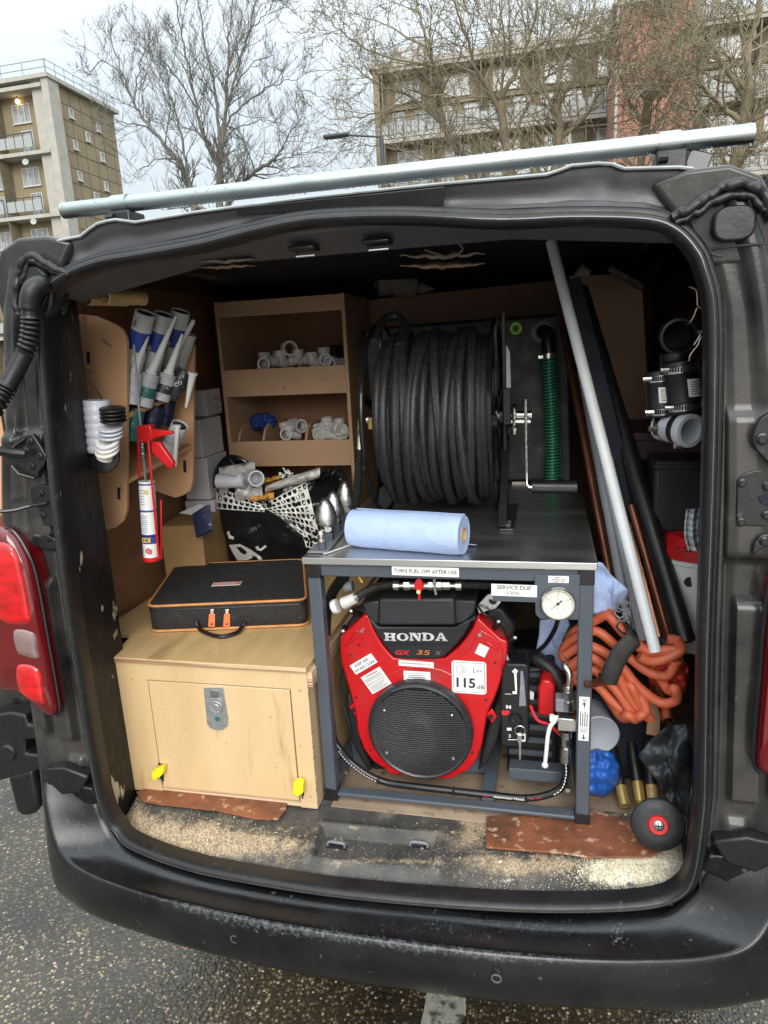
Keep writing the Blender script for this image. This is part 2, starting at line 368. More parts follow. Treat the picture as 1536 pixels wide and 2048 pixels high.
# ------------------------------------------------------------------ ground
def ground_mat():
    m = bpy.data.materials.new('wet_asphalt'); m.use_nodes = True; nt = m.node_tree; N = nt.nodes; L = nt.links; b = N['Principled BSDF']
    tc = N.new('ShaderNodeTexCoord')
    def vor(s, feat='F1'):
        v = N.new('ShaderNodeTexVoronoi'); v.inputs['Scale'].default_value = s; v.feature = feat; L.new(tc.outputs['Object'], v.inputs[0]); return v
    def nz(s, d=4):
        v = N.new('ShaderNodeTexNoise'); v.inputs['Scale'].default_value = s; v.inputs['Detail'].default_value = d; L.new(tc.outputs['Object'], v.inputs[0]); return v.outputs[0]
    def rng(v, a, b_, lo=0, hi=1):
        q = N.new('ShaderNodeMapRange'); q.inputs['From Min'].default_value = a; q.inputs['From Max'].default_value = b_; q.inputs['To Min'].default_value = lo; q.inputs['To Max'].default_value = hi; L.new(v, q.inputs['Value']); return q.outputs[0]
    v1 = vor(105); v2 = vor(220)
    cr_ = N.new('ShaderNodeValToRGB'); sp = N.new('ShaderNodeSeparateColor'); L.new(v1.outputs['Color'], sp.inputs[0]); L.new(sp.outputs[0], cr_.inputs[0])
    E_ = cr_.color_ramp.elements; E_[0].position = 0; E_[0].color = (.022, .020, .016, 1); E_[1].position = 1; E_[1].color = (.50, .46, .37, 1)
    for p_, c_ in ((.35, (.055, .048, .034)), (.6, (.11, .096, .07)), (.82, (.19, .165, .12)), (.93, (.32, .24, .14))): q = E_.new(p_); q.color = (*c_, 1)
    mx = N.new('ShaderNodeMix'); mx.data_type = 'RGBA'; L.new(rng(v1.outputs['Distance'], .30, .55), mx.inputs[0]); L.new(cr_.outputs[0], mx.inputs[6]); mx.inputs[7].default_value = (.040, .035, .025, 1)
    mx2 = N.new('ShaderNodeMix'); mx2.data_type = 'RGBA'; mx2.blend_type = 'MULTIPLY'; mx2.inputs[0].default_value = .7; L.new(mx.outputs[2], mx2.inputs[6])
    c2 = N.new('ShaderNodeValToRGB'); L.new(nz(2.2), c2.inputs[0]); c2.color_ramp.elements[0].position = .35; c2.color_ramp.elements[0].color = (.34, .30, .23, 1); c2.color_ramp.elements[1].position = .65; c2.color_ramp.elements[1].color = (1.55, 1.42, 1.15, 1)
    L.new(c2.outputs[0], mx2.inputs[7]); L.new(mx2.outputs[2], b.inputs['Base Color'])
    L.new(rng(nz(3.2), .38, .62, .04, .26), b.inputs['Roughness'])
    bp = N.new('ShaderNodeBump'); bp.inputs['Strength'].default_value = .3; bp.inputs['Distance'].default_value = .006; bp.invert = True
    L.new(v1.outputs['Distance'], bp.inputs['Height']); bp2 = N.new('ShaderNodeBump'); bp2.inputs['Strength'].default_value = .2; bp2.inputs['Distance'].default_value = .003
    L.new(v2.outputs['Distance'], bp2.inputs['Height']); L.new(bp.outputs[0], bp2.inputs['Normal']); L.new(bp2.outputs[0], b.inputs['Normal'])
    M['asphalt'] = m
ground_mat()
g = MB(); g.add([(-400, -60, 0), (400, -60, 0), (400, 700, 0), (-400, 700, 0)], [(0, 1, 2, 3)]).build('ground', 'asphalt')
g = bpy.data.objects['ground']; tag(g, kind='structure')
# worn painted bay line running away under the bumper: ragged strip with broken edges
mat('worn_line', (.30, .30, .24), .6, var=.3, vs_=40, bump=.8, bs=90, col2=(.06, .055, .045), cs=26, thr=.56, soft=.05)
pl = MB(); L_, R_ = [], []
for i in range(60):
    y = -.30+i*.04; cx = .10+.0*y
    L_.append((.055+rnd.uniform(-.008, .008), y, .004)); R_.append((.155+rnd.uniform(-.010, .010), y, .004))
pl.grid([L_, R_]); tag(pl.build('painted_line', 'worn_line'), kind='structure')
# loose wet stones scattered on the asphalt
st = MB()
for i in range(1500):
    x = rnd.uniform(-1.5, 1.0); y = rnd.uniform(-.35, 1.2)
    if i > 700: x = rnd.uniform(-1.5, -.5)
    r_ = rnd.uniform(.0015, .0042)
    vv = [Vector((x+r_*math.cos(a)*rnd.uniform(.7, 1.2), y+r_*math.sin(a)*rnd.uniform(.7, 1.2), .0005)) for a in [k*math.pi/2.5 for k in range(5)]]
    vv.append(Vector((x, y, r_*.9))); st.add(vv, [(k, (k+1) % 5, 5) for k in range(5)], rnd.randint(0, 2))
mat('stone_pale', (.42, .38, .30), .4); mat('stone_tan', (.34, .22, .12), .4); mat('stone_grey', (.2, .2, .18), .4)
tag(st.build('loose_gravel', ['stone_pale', 'stone_tan', 'stone_grey'], smooth=False), 'small pale wet stones scattered over the asphalt behind the van', 'gravel', kind='stuff')

# ------------------------------------------------------------------ van
van = thing('van', 'black panel van with open rear doors and a cargo bay full of tools', 'van', (0, 1.2, 0))
SB = [(-.612, 0, .637), (-.575, -.018, .622), (-.486, -.038, .614), (-.40, -.052, .611), (-.314, -.060, .610), (-.1, -.066, .608), (.1, -.060, .609), (.3, -.046, .612), (.45, -.026, .616), (.56, -.006, .624), (.612, 0, .650), (.636, 0, .70)]
SR = [(.645, 0, .82), (.645, 0, .9), (.635, 0, 1.156), (.629, 0, 1.427), (.624, 0, 1.593), (.616, 0, 1.734), (.600, 0, 1.795), (.586, 0, 1.825), (.556, 0, 1.857), (.511, 0, 1.876), (.40, 0, 1.889), (.287, 0, 1.895), (.121, 0, 1.916), (-.038, 0, 1.924), (-.15, 0, 1.914), (-.249, 0, 1.901), (-.36, 0, 1.893), (-.458, 0, 1.886), (-.549, 0, 1.861), (-.585, 0, 1.825), (-.604, 0, 1.781), (-.62, 0, 1.635), (-.635, 0, 1.428), (-.645, 0, 1.206), (-.648, 0, .967), (-.646, 0, .75), (-.634, 0, .67)]
loop = cr(SB+SR, 5, closed=True)
C0 = V(0, 0, 1.27)
NL = len(loop)
def outward(i):
    t = (loop[(i+1) % NL]-loop[i-1]); t.y = 0; t.normalize(); n = V(t.z, 0, -t.x)
    if n.dot(loop[i]-C0) < 0: n = -n
    return n
outs = [outward(i) for i in range(NL)]
sb = MB()
rows = []
prof = [(-.011, .026), (-.012, .004), (-.011, -.010), (-.006, -.017), (.001, -.018), (.007, -.013), (.008, -.006), (.012, -.006), (.017, -.001), (.019, .010), (.019, .03)]
for i in range(NL):
    rows.append([loop[i]+outs[i]*o+V(0, y, 0) for o, y in prof])
rows.append(rows[0]); sb.grid(rows)
sb.build('door_seal', 'rubber', van, ang=60)
lp = MB().tube([loop[i]+outs[i]*-.001+V(0, -.0178, 0) for i in range(NL)], .0014, 5, closed=True)
lp.build('seal_lip', 'lip_glint', van)
# ---- jambs as relief surfaces
XO = [(.60, .815), (.75, .80), (.95, .79), (1.10, .785), (1.25, .775), (1.4, .755), (1.55, .725), (1.7, .70), (1.82, .675), (1.90, .645), (1.96, .60)]
def seal_x(z, side):
    z = max(.70, min(1.80, z))
    tabR = [(.70, .636), (.855, .646), (1.156, .635), (1.427, .629), (1.593, .624), (1.734, .616), (1.80, .598)]
    tabL = [(.70, .646), (.967, .648), (1.206, .645), (1.428, .635), (1.635, .62), (1.781, .604), (1.80, .596)]
    return lerp(tabR if side > 0 else tabL, z)
def relief(u, z, xx):
    # u 0 at seal .. 1 at body corner ; returns Y
    y = .012*sst(0, .10, u)-.030*sst(.16, .26, u)*(1-sst(1.25, 1.05, z)) if False else 0
    y = .016*sst(0, .05, u)
    y -= .004*sst(.10, .30, u)
    y -= .016*sst(.55, .9, u)
    # shelf steps across the jamb
    y -= .014*(1-sst(1.560, 1.576, z))*sst(.10, .14, u)
    y += .020*(1-sst(1.315, 1.33, z))*sst(.10, .14, u)
    # long vertical pressed box
    bx = sst(.22, .27, u)*(1-sst(.58, .63, u)); bz = sst(.85, .865, z)*(1-sst(1.240, 1.255, z))
    y -= .022*bx*bz
    bx = sst(.70, .76, u)*(1-sst(.80, .86, u)); bz = sst(.86, .89, z)*(1-sst(1.22, 1.25, z))
    y -= .014*bx*bz
    bz = sst(.735, .75, z)*(1-sst(.80, .815, z)); y -= .010*bz*sst(.15, .3, u)*(1-sst(.45, .6, u))
    # vertical weld crease
    y += .0006*noise.noise(Vector((u*5, z*9, 3)))
    return y
for side in (-1, 1):
    rows = []
    zs = [.60+i*.0085 for i in range(int((1.895-.60)/.0085)+1)]
    for z in zs:
        x0 = seal_x(z, side)+.014; x1 = lerp(XO, z)
        if z > 1.80: x0 -= .5*(z-1.80)
        row = []
        for k in range(61):
            u = k/60; x = x0+(x1-x0)*u
            row.append((side*x, relief(u, z, x), z))
        # round the body corner and go forward along the side
        yb = relief(1, z, x1)
        for a in (20, 45, 70, 90): row.append((side*(x1+.018*math.sin(R(a))), yb+.018*(1-math.cos(R(a))), z))
        xf = .88 if z > .9 else .86
        row.append((side*(x1+.020), .08, z)); row.append((side*max(x1+.02, xf-.04), .26, z)); row.append((side*xf, .5, z)); row.append((side*(xf+.01), 2.6, z)); row.append((side*(xf-.02), 4.6, z))
        rows.append(row)
    MB().grid(rows).build('rear_pillar', 'jamb_dark' if False else 'van_paint', van, ang=50)
# ---- header above the opening
RE = [(-.62, 1.918), (-.54, 1.931), (-.50, 1.934), (-.48, 1.944), (-.455, 1.955), (-.41, 1.957), (-.39, 1.948), (-.25, 1.955), (-.05, 1.959), (.195, 1.958), (.36, 1.955), (.385, 1.960), (.40, 1.964), (.455, 1.963), (.475, 1.952), (.575, 1.944), (.60, 1.930), (.62, 1.918)]
ST = [(-.64, 1.79), (-.604, 1.80), (-.585, 1.83), (-.549, 1.866), (-.458, 1.890), (-.36, 1.897), (-.249, 1.906), (-.15, 1.918), (-.038, 1.928), (.121, 1.920), (.287, 1.899), (.40, 1.893), (.511, 1.880), (.556, 1.861), (.586, 1.829), (.616, 1.80)]
rows = []
for i in range(150):
    x = -.63+i*1.26/149; zt = lerp(RE, x); z0 = lerp(ST, x)+.014; row = []
    for k in range(13):
        t = k/12; z = z0+(zt-z0)*t
        y = .004+.028*sst(.0, .25, t)-.012*sst(.5, 1, t)+.002*noise.noise(Vector((x*7, t*2, 5)))
        row.append((x, y, z))
    row += [(x, .010, zt+.002), (x, .016, zt+.005), (x, .04, zt+.004), (x, .08, zt-.004), (x, .6, zt+.012), (x, 2.6, zt+.02), (x, 4.6, zt)]
    rows.append(row)
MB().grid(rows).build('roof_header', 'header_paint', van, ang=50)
# roof gutter edge, its bright wet gleam put into a pale colour
MB().tube([(x/100, .012, lerp(RE, x/100)+.004) for x in range(-58, 59, 2)], .0028, 6).build('roof_gutter', 'roof_edge', van)
# black film strip along the gutter
a = [P(475, 432, Y=.006), P(475, 416, Y=.002), P(890, 374, Y=-.002), P(888, 412, Y=.006)]
MB().prism([p+V(0, -.004, 0) for p in a], V(0, .004, 0)).build('trim_strip', 'black_gloss', van, bevel=.001)
# ropy sealant beads at the two top corners
for pts, r_ in (([(1342, 436), (1375, 420), (1410, 398), (1440, 380), (1470, 368), (1500, 372), (1530, 392), (1545, 440)], .0085), ([(1350, 444), (1390, 428), (1430, 402), (1475, 390), (1505, 396), (1530, 420)], .006),
                ([(140, 548), (112, 538), (88, 524), (66, 512), (50, 520), (38, 552), (33, 600), (36, 630)], .0085), ([(128, 552), (95, 537), (72, 522), (54, 534), (44, 566)], .006)):
    q = cr([P(a, b, Y=-.012) for a, b in pts], 8)
    MB().tube([p+V(noise.noise(p*60)*.003, noise.noise(p*70)*.003, noise.noise(p*80)*.004) for p in q], [r_*(1+.35*noise.noise(p*90)) for p in q], 8).build('sealant_bead', 'rubber', van, ang=70)
# corner caps that fill between header and pillar
for side in (-1, 1):
    pts = [(side*.57, .012, 1.865), (side*.60, .012, 1.80), (side*.70, .006, 1.80), (side*.705, .0, 1.87), (side*.675, .0, 1.925), (side*.63, .0, 1.945), (side*.57, .006, 1.945), (side*.52, .012, 1.93)]
    MB().prism(pts, V(0, .06, 0)).build('corner_panel', 'van_paint', van, bevel=.008, seg=3)
    MB().prism([(side*.865, .30, 1.80), (side*.88, .30, 1.86), (side*.86, .30, 1.93), (side*.60, .30, 1.957), (side*.60, .30, 1.951), (side*.85, .30, 1.915)], V(0, 4.2, 0)).build('roof_corner', 'van_paint', van)
# oval rubber bung, right corner; panel gap under it
o1 = P(1467, 448, Y=-.004)
MB().prism([o1+V(.030*math.copysign(abs(math.cos(t))**.7, math.cos(t)), 0, .026*math.copysign(abs(math.sin(t))**.7, math.sin(t))) for t in [k*math.pi/16 for k in range(32)]], V(0, -.009, 0)).build('rubber_bung', 'rubber', van, bevel=.004, seg=3)
MB().tube([P(1425, 497, Y=.0045), P(1470, 492, Y=-.0055), P(1536, 486, Y=-.0115)], .0018, 5).build('panel_joint', 'rubber', van)
# ---- corrugated wiring conduit, left
cp = cr([P(a, b, Y=y) for a, b, y in ((92, 590, .01), (84, 570, -.022), (66, 582, -.04), (60, 612, -.042), (62, 650, -.042), (56, 690, -.045), (38, 730, -.055), (16, 770, -.07), (-2, 800, -.085), (-30, 850, -.10))], 12)
rad = []
for i, p in enumerate(cp):
    t = i/(len(cp)-1)
    r_ = .019 if t < .36 else .0165
    if .40 < t < .60 or t > .78: r_ = .0185 if (i % 3) else .0125
    rad.append(r_)
MB().tube(cp, rad, 16).build('wiring_conduit', 'rubber', van, ang=70)
c = P(70, 575, Y=-.014)
MB().prism([c+V(.034*math.cos(t), 0, .05*math.sin(t)-.01) for t in [k*math.pi/14 for k in range(28)]], V(0, .012, 0)).build('conduit_grommet', 'rubber', van, bevel=.004)
# ---- hinge and latch plates
def plate(name, px, Y, th, bolts, m='jamb_dark', br=.0075):
    o = MB().pp(px, Y, th).build(name, m, van, bevel=.0025, seg=3)
    for bx, by in bolts:
        b = P(bx, by, Y=Y)
        MB().lathe([(1e-4, -.007), (br*.6, -.007), (br*.65, -.004), (br, -.003), (br*1.05, 0)], b, V(0, 1, 0), 12).build('bolt', m, o)
    return o
plate('hinge_plate', [(12, 905), (40, 872), (64, 868), (78, 888), (92, 912), (88, 930), (76, 944), (76, 956), (50, 958), (26, 938), (10, 928)], -.022, .012, [(61, 882), (80, 912), (64, 932)])
MB().tube(cr([P(50, 908, Y=-.035), P(20, 905, Y=-.05), P(-15, 900, Y=-.07)], 4), .010, 8).build('hinge_arm', 'jamb_dark', van)
MB().tube([P(52, 876, Y=-.026), P(30, 893, Y=-.03), P(12, 907, Y=-.03)], .003, 6).build('hinge_rib', 'jamb_dark', van)
MB().tube([P(24, 932, Y=-.03), P(38, 948, Y=-.03), P(70, 957, Y=-.026)], .0035, 6).build('hinge_rib', 'jamb_dark', van)
plate('latch_plate', [(60, 975), (75, 968), (108, 972), (122, 985), (124, 1048), (112, 1056), (85, 1050), (80, 1025), (62, 1000)], -.004, .010, [(82, 986), (112, 984), (86, 1030), (112, 1046)])
MB().pp([(76, 1003), (94, 1003), (94, 1011), (76, 1012)], -.008, .004).build('latch_slot', 'ceiling', van)
MB().tube(cr([P(92, 1007, Y=-.008), P(60, 1012, Y=-.03), P(30, 1020, Y=-.045), P(-10, 1024, Y=-.06)], 4), .0042, 8).build('check_strap', 'black_gloss', van)
plate('hinge_plate', [(1545, 822), (1522, 836), (1508, 862), (1504, 880), (1512, 900), (1545, 935)], -.022, .012, [(1524, 878)], br=.010)
plate('latch_plate', [(1545, 938), (1510, 940), (1486, 948), (1474, 960), (1472, 1040), (1482, 1052), (1545, 1054)], -.004, .010, [(1484, 966), (1482, 1044), (1534, 972), (1532, 1030)])
MB().pp([(1518, 995), (1545, 990), (1545, 1012), (1524, 1008)], -.008, .004).build('latch_slot', 'ceiling', van)
plate('lamp_bracket', [(1545, 1066), (1520, 1072), (1508, 1088), (1504, 1112), (1545, 1085)], -.012, .008, [(1528, 1082)])
plate('lamp_bracket', [(60, 1085), (66, 1070), (96, 1068), (116, 1084), (118, 1100), (80, 1098)], -.006, .008, [(98, 1076)])
for zz, uu in ((1.50, .705), (1.53, .69)):
    pass
# ---- tail lamps (left traced, right mirrored in place)
def lamp(side):
    dx = .024 if side > 0 else 0
    pts = [(.755, 1.375), (.735, 1.365), (.715, 1.33), (.700, 1.27), (.698, 1.10), (.698, 1.00), (.700, .955), (.712, .938), (.735, .945), (.79, .99), (.86, 1.03), (.86, 1.375)]
    body = MB(); Yf = -.030
    n = len(pts)
    f = cr([V(side*(a+dx), Yf, b) for a, b in pts], 4, closed=True)
    cc = sum(f, V(0, 0, 0))/len(f)
    ring_ = []
    for s_, yy in ((1.0, .045), (1.0, .006), (.965, -.006), (.90, -.012), (.5, -.016)):
        ring_.append([cc+(p-cc)*s_+V(0, yy, 0) for p in f])
    body.grid([r_+[r_[0]] for r_ in ring_]); body.add(ring_[-1], [list(range(len(f)))])
    o = body.build('tail_lamp', 'lens_red', van, ang=50)
    def lens(name, p2, m, yy=-.0185):
        q = cr([V(side*(a+dx), Yf+yy+.0015, b) for a, b in p2], 4, closed=True); c2 = sum(q, V(0, 0, 0))/len(q)
        mb = MB(); rr = [[c2+(p-c2)*s_+V(0, y_, 0) for p in q] for s_, y_ in ((1, .004), (.97, 0), (.85, -.003), (.4, -.005))]
        mb.grid([r_+[r_[0]] for r_ in rr]); mb.add(rr[-1], [list(range(len(q)))]); return mb.build(name, m, o, ang=60)
    lens('brake_lens', [(.725, 1.335), (.712, 1.27), (.712, 1.19), (.722, 1.165), (.78, 1.165), (.80, 1.20), (.80, 1.31), (.77, 1.345)], 'lens_bright')
    lens('reversing_lens', [(.712, 1.145), (.710, 1.105), (.712, 1.085), (.745, 1.09), (.762, 1.10), (.76, 1.15)], 'lens_clear')
    lens('fog_lens', [(.716, 1.06), (.714, .99), (.722, .975), (.76, .99), (.775, 1.01), (.775, 1.05), (.76, 1.07)], 'lens_bright')
    MB().tube([V(side*(a+dx-.004), Yf+.004, b) for a, b in cr_flat(pts)], .004, 6).build('lamp_gasket', 'black_gloss', o)
    return o
def cr_flat(pts):
    return [(p.x, p.z) for p in cr([V(a, 0, b) for a, b in pts[:8]], 4)]
lamp(-1); lamp(1)
# ---- bumper: lofted sections (inner lip, step surface, crease, face, underside)
ST_ = [  # x of crease, Y crease, z crease, x inner, Y inner, z inner, bottom dx, Yb, zb
 (-.835, .26, .80, -.80, .20, .80, -.845, .28, .55),
 (-.825, .12, .79, -.75, .06, .77, -.84, .14, .50),
 (-.815, .04, .775, -.70, .015, .745, -.835, .06, .48),
 (-.795, -.015, .715, -.665, .004, .70, -.815, .0, .47),
 (-.765, -.045, .64, -.645, -.002, .655, -.785, -.035, .462),
 (-.725, -.068, .60, -.615, -.015, .622, -.74, -.055, .460),
 (-.65, -.093, .588, -.575, -.034, .606, -.66, -.085, .460),
 (-.55, -.114, .585, -.486, -.054, .600, -.555, -.105, .460),
 (-.43, -.133, .585, -.40, -.068, .597, -.43, -.124, .460),
 (-.277, -.148, .585, -.27, -.078, .595, -.277, -.139, .460),
 (-.1, -.155, .585, -.1, -.082, .594, -.1, -.146, .460)]
full = ST_+[(-s[0], s[1]+(.003), s[2], -s[3], s[4]+.010, s[5], -s[6], s[7]+.003, s[8]) for s in ST_[::-1]]
def resamp(full, n=5):
    A = cr([V(*s[0:3]) for s in full], n); B = cr([V(*s[3:6]) for s in full], n); C_ = cr([V(*s[6:9]) for s in full], n); return list(zip(A, B, C_))
rows = []; crease = []
for A, B, C_ in resamp(full):
    d = (A-B); d.z = 0; d.normalize()
    rows.append([B+V(0, .05, -.01), B, B+(A-B)*.08+V(0, 0, -.009), B+(A-B)*.35+V(0, 0, -.010), B+(A-B)*.8+V(0, 0, -.005), A-d*.010+V(0, 0, .0015), A-d*.003+V(0, 0, 0), A+V(0, 0, -.006), A+d*.002+V(0, 0, -.03), (A+C_)/2+d*.010, C_+d*.004+V(0, 0, .012), C_-d*.006, C_-d*.05+V(0, 0, -.03), C_-d*.14+V(0, 0, -.06)])
    crease.append((A, d))
MB().grid(rows).build('bumper', 'bumper', van, ang=50, sub=1)
sg = MB(); rw = []
for i, (A, d) in enumerate(crease):
    if not 34 < i < len(crease)-32: continue
    wv = .0015+.004*noise.noise(Vector((i*.35, 0, 1)))+.003*sst(34, 75, i)*(1-sst(len(crease)-75, len(crease)-34, i))
    rw.append([A-d*(.006+wv)+V(0, 0, .0022), A-d*.004+V(0, 0, .0022), A+d*.0008+V(0, 0, -.001), A+d*.0016+V(0, 0, -.003)])

for (a, b) in ((470, 1877), (993, 1956)):     # parking-sensor rings
    c = P(a, b, Y=-.157 if a > 900 else -.150)
    MB().ring(c, c+V(0, -.0025, 0), .0095, .0078, 20).build('sensor_ring', 'rail_grey' if False else 'grey_liner', van)
# lower pillar pieces over the bumper ends
for side in (-1, 1):
    q = [(.665, -.01, .775), (.72, -.022, .80), (.775, -.02, .79), (.79, .0, .745), (.74, -.02, .725), (.69, -.015, .735)]
    MB().prism([(side*a, b, c) for a, b, c in q], V(0, .03, 0)).build('bumper_bracket', 'black_plastic', van, bevel=.006, seg=3)
    MB().prism([(side*.65, .004, .70), (side*.66, -.012, .745), (side*.72, -.016, .752), (side*.80, .01, .74), (side*.80, .02, .70), (side*.70, .0, .68)], V(0, .03, 0)).build('bumper_bracket', 'jamb_dark', van, bevel=.006, seg=3)
# ---- open left door, folded back along the side
dY = .09
MB().bb((-1.60, dY, .70), (-.84, dY+.045, 1.80)).build('rear_door', 'van_paint', van, bevel=.02, seg=3)
MB().bb((-1.50, dY-.006, 1.34), (-.815, dY, 1.74)).build('door_lining', 'ply_rack', van, bevel=.002)
MB().bb((-1.55, dY-.02, 1.80), (-.80, dY+.02, 1.815)).build('door_edge', 'black_gloss', van)
MB().bb((-1.50, dY, 1.815), (-.84, dY+.03, 1.86)).build('door_window', 'pane', van)
bp = MB().pp([(-30, 1432), (20, 1425), (50, 1430), (56, 1450), (82, 1452), (82, 1478), (50, 1480), (50, 1508), (88, 1512), (92, 1536), (60, 1545), (0, 1562), (-30, 1568)], .02, .05).build('door_foot', 'black_plastic', van, bevel=.006, seg=3)
c = P(18, 1505, Y=.02); MB().lathe([(1e-4, -.006), (.018, -.006), (.021, -.003), (.022, 0)], c, V(0, 1, 0), 24).build('door_bolt', 'black_plastic', van)
MB().pp([(12, 1552), (64, 1538), (78, 1615), (64, 1632), (42, 1636), (30, 1622)], .20, .07).build('mud_flap', 'black_plastic', van, bevel=.015, seg=4)
# tow/underside: dark floor pan and wheels
MB().bb((-.70, .35, .42), (.70, 4.4, .585)).build('chassis', 'ceiling', van)
for sx in (-1, 1):
    for yy in (.95, 3.9):
        t = MB().lathe([(.19, -.10), (.30, -.10), (.312, -.08), (.312, .08), (.30, .10), (.19, .10)], V(sx*.70, yy, .30), V(1, 0, 0), 28, closed=True).build('wheel', 'rubber', van)
        MB().cyl(V(sx*.70-.07, yy, .30), V(sx*.70+.07, yy, .30), .20, 20).build('rim', 'grey_liner', t)
MB().bb((-.80, 2.6, .60), (.80, 4.6, 1.90)).build('cab', 'van_paint', van, bevel=.1, seg=4)
# ---- cargo bay interior
for side in (-1, 1):
    rows = []
    for z in [.60+i*.06 for i in range(23)]:
        z = min(z, 1.90); xs = seal_x(z, side)-.004
        rows.append([(side*xs, .012, z), (side*(xs+.004), .05, z), (side*(xs*.25+.67*.75), .18, z), (side*.681, .204, z), (side*.82, .24, z)])
    MB().grid(rows).build('inner_pillar', 'chipped', van, ang=60)
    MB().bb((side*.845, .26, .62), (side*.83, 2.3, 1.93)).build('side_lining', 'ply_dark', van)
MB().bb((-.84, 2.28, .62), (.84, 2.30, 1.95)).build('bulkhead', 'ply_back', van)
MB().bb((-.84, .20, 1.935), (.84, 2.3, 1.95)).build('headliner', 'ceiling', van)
# header inner panel with two striker pockets
hi = [(-.60, 1.84), (-.45, 1.878), (-.30, 1.892), (-.15, 1.905), (-.03, 1.914), (.12, 1.906), (.29, 1.886), (.50, 1.868), (.60, 1.82)]
rows = []
for i in range(60):
    x = -.60+i*1.2/59; z = lerp(hi, x)
    zl = lerp([(-.6, 1.83), (-.3, 1.882), (0, 1.882), (.3, 1.882), (.6, 1.85)], x)
    rows.append([(x, .012, z+.012), (x, .020, min(z, zl+.02)+.004), (x, .13, zl), (x, .135, zl+.012), (x, .22, 1.936)])
MB().grid(rows).build('header_liner', 'grey_liner', van, ang=30)
for a, b in ((608, 489), (755, 472)):
    c = P(a, b, Y=.06); c.z = min(c.z, 1.889)
    fr = MB(); 
    fr.bb(c+V(-.026, -.02, -.006), c+V(.026, .02, .004)).build('striker_pocket', 'black_gloss', van, bevel=.005, seg=3)
    MB().tube([c+V(-.018, .008, -.006), c+V(-.018, .004, -.014), c+V(.018, .004, -.014), c+V(.018, .008, -.006)], .0022, 8).build('striker', 'steel', van)
# torn lining hanging under the headliner
tl = MB(); 
for (x0, x1, yb, z0, sc_) in ((800, 970, .34, 520, 1), (400, 505, .10, 527, .6)):
    for k in range(2):
        rows = []
        for i in range(28):
            t = i/27; px = x0+(x1-x0)*t; hh = 10*math.sin(math.pi*t)*sc_*(1+.6*noise.noise(Vector((px*.09, k, 0))))
            yc = z0+(12 if k else -8)*sc_+6*noise.noise(Vector((px*.05, 3+k, 0)))-(px-x0)*.03
            p0 = P(px, yc-hh*.4, Y=yb+k*.03); p1 = P(px, yc+hh*.8, Y=yb-.01+k*.03)
            rows.append([p0+V(0, .02, .004), p0, (p0+p1)/2+V(0, -.006, 0), p1])
        MB().grid(rows).build('torn_lining', ('foam', 'torn')[k], van, solid=.002)
MB().tube(cr([P(a, b, Y=.33) for a, b in ((850, 500), (875, 508), (900, 515), (925, 500), (918, 488))], 4), .0022, 5).build('lining_rib', 'torn', van)
# ---- load floor: relief with latch tray near the sill
def sill_y(x): return lerp([(-.65, .06), (-.62, .0), (-.575, -.018), (-.486, -.038), (-.314, -.060), (-.1, -.066), (.1, -.060), (.3, -.046), (.45, -.026), (.56, -.006), (.61, .0), (.65, .08)], x)
tr0, tr1 = P(632, 1690, Z=.622), P(875, 1700, Z=.622)
rows = []; nx, ny = 220, 70
for j in range(ny):
    row = []
    for i in range(nx):
        x = -.645+i*1.29/(nx-1); y0 = sill_y(x)+.004; t = j/(ny-1); y = y0+(.24-y0)*t
        z = .612+.024*sst(0, .10, y-y0)
        if tr0.x-.03 < x < tr1.x+.04:
            e1 = sst(tr0.x-.03, tr0.x, x)*(1-sst(tr1.x, tr1.x+.04, x))
            z += .012*e1*sst(.03, .048, y-y0)*(1-sst(.150, .172, y-y0))
            e2 = sst(tr0.x, tr0.x+.012, x)*(1-sst(tr1.x-.012, tr1.x, x))*sst(.055, .063, y-y0)*(1-sst(.136, .146, y-y0))
            z -= .030*e2
        z += .0018*noise.noise(Vector((x*16, y*16, 1)))
        row.append((x, y, z))
    rows.append(row)
MB().grid(rows).build('load_sill', 'floor_liner', van, ang=60)
MB().bb((-.84, .235, .60), (.84, 2.3, .636)).build('load_floor', 'floor_wood', van)
for a in (672, 838):
    c = P(a, 1690, Z=.624)
    MB().tube(cr([c+V(-.020, 0, -.004), c+V(-.016, 0, .006), c+V(.016, 0, .006), c+V(.020, 0, -.004)], 4), .0030, 6).build('tray_loop', 'rail_grey', van)
    MB().prism([c+V(-.024, -.006, -.004), c+V(.024, -.006, -.004), c+V(.024, .008, -.004), c+V(-.024, .008, -.004)], V(0, 0, -.006)).build('tray_slot', 'ceiling', van, bevel=.001)
# floor wood patches under the machine
MB().bb((-.14, .155, .637), (.45, .235, .6395)).build('floor_board', 'floor_wood', van)
UX, UZ = V(1, 0, 0), V(0, 0, 1)
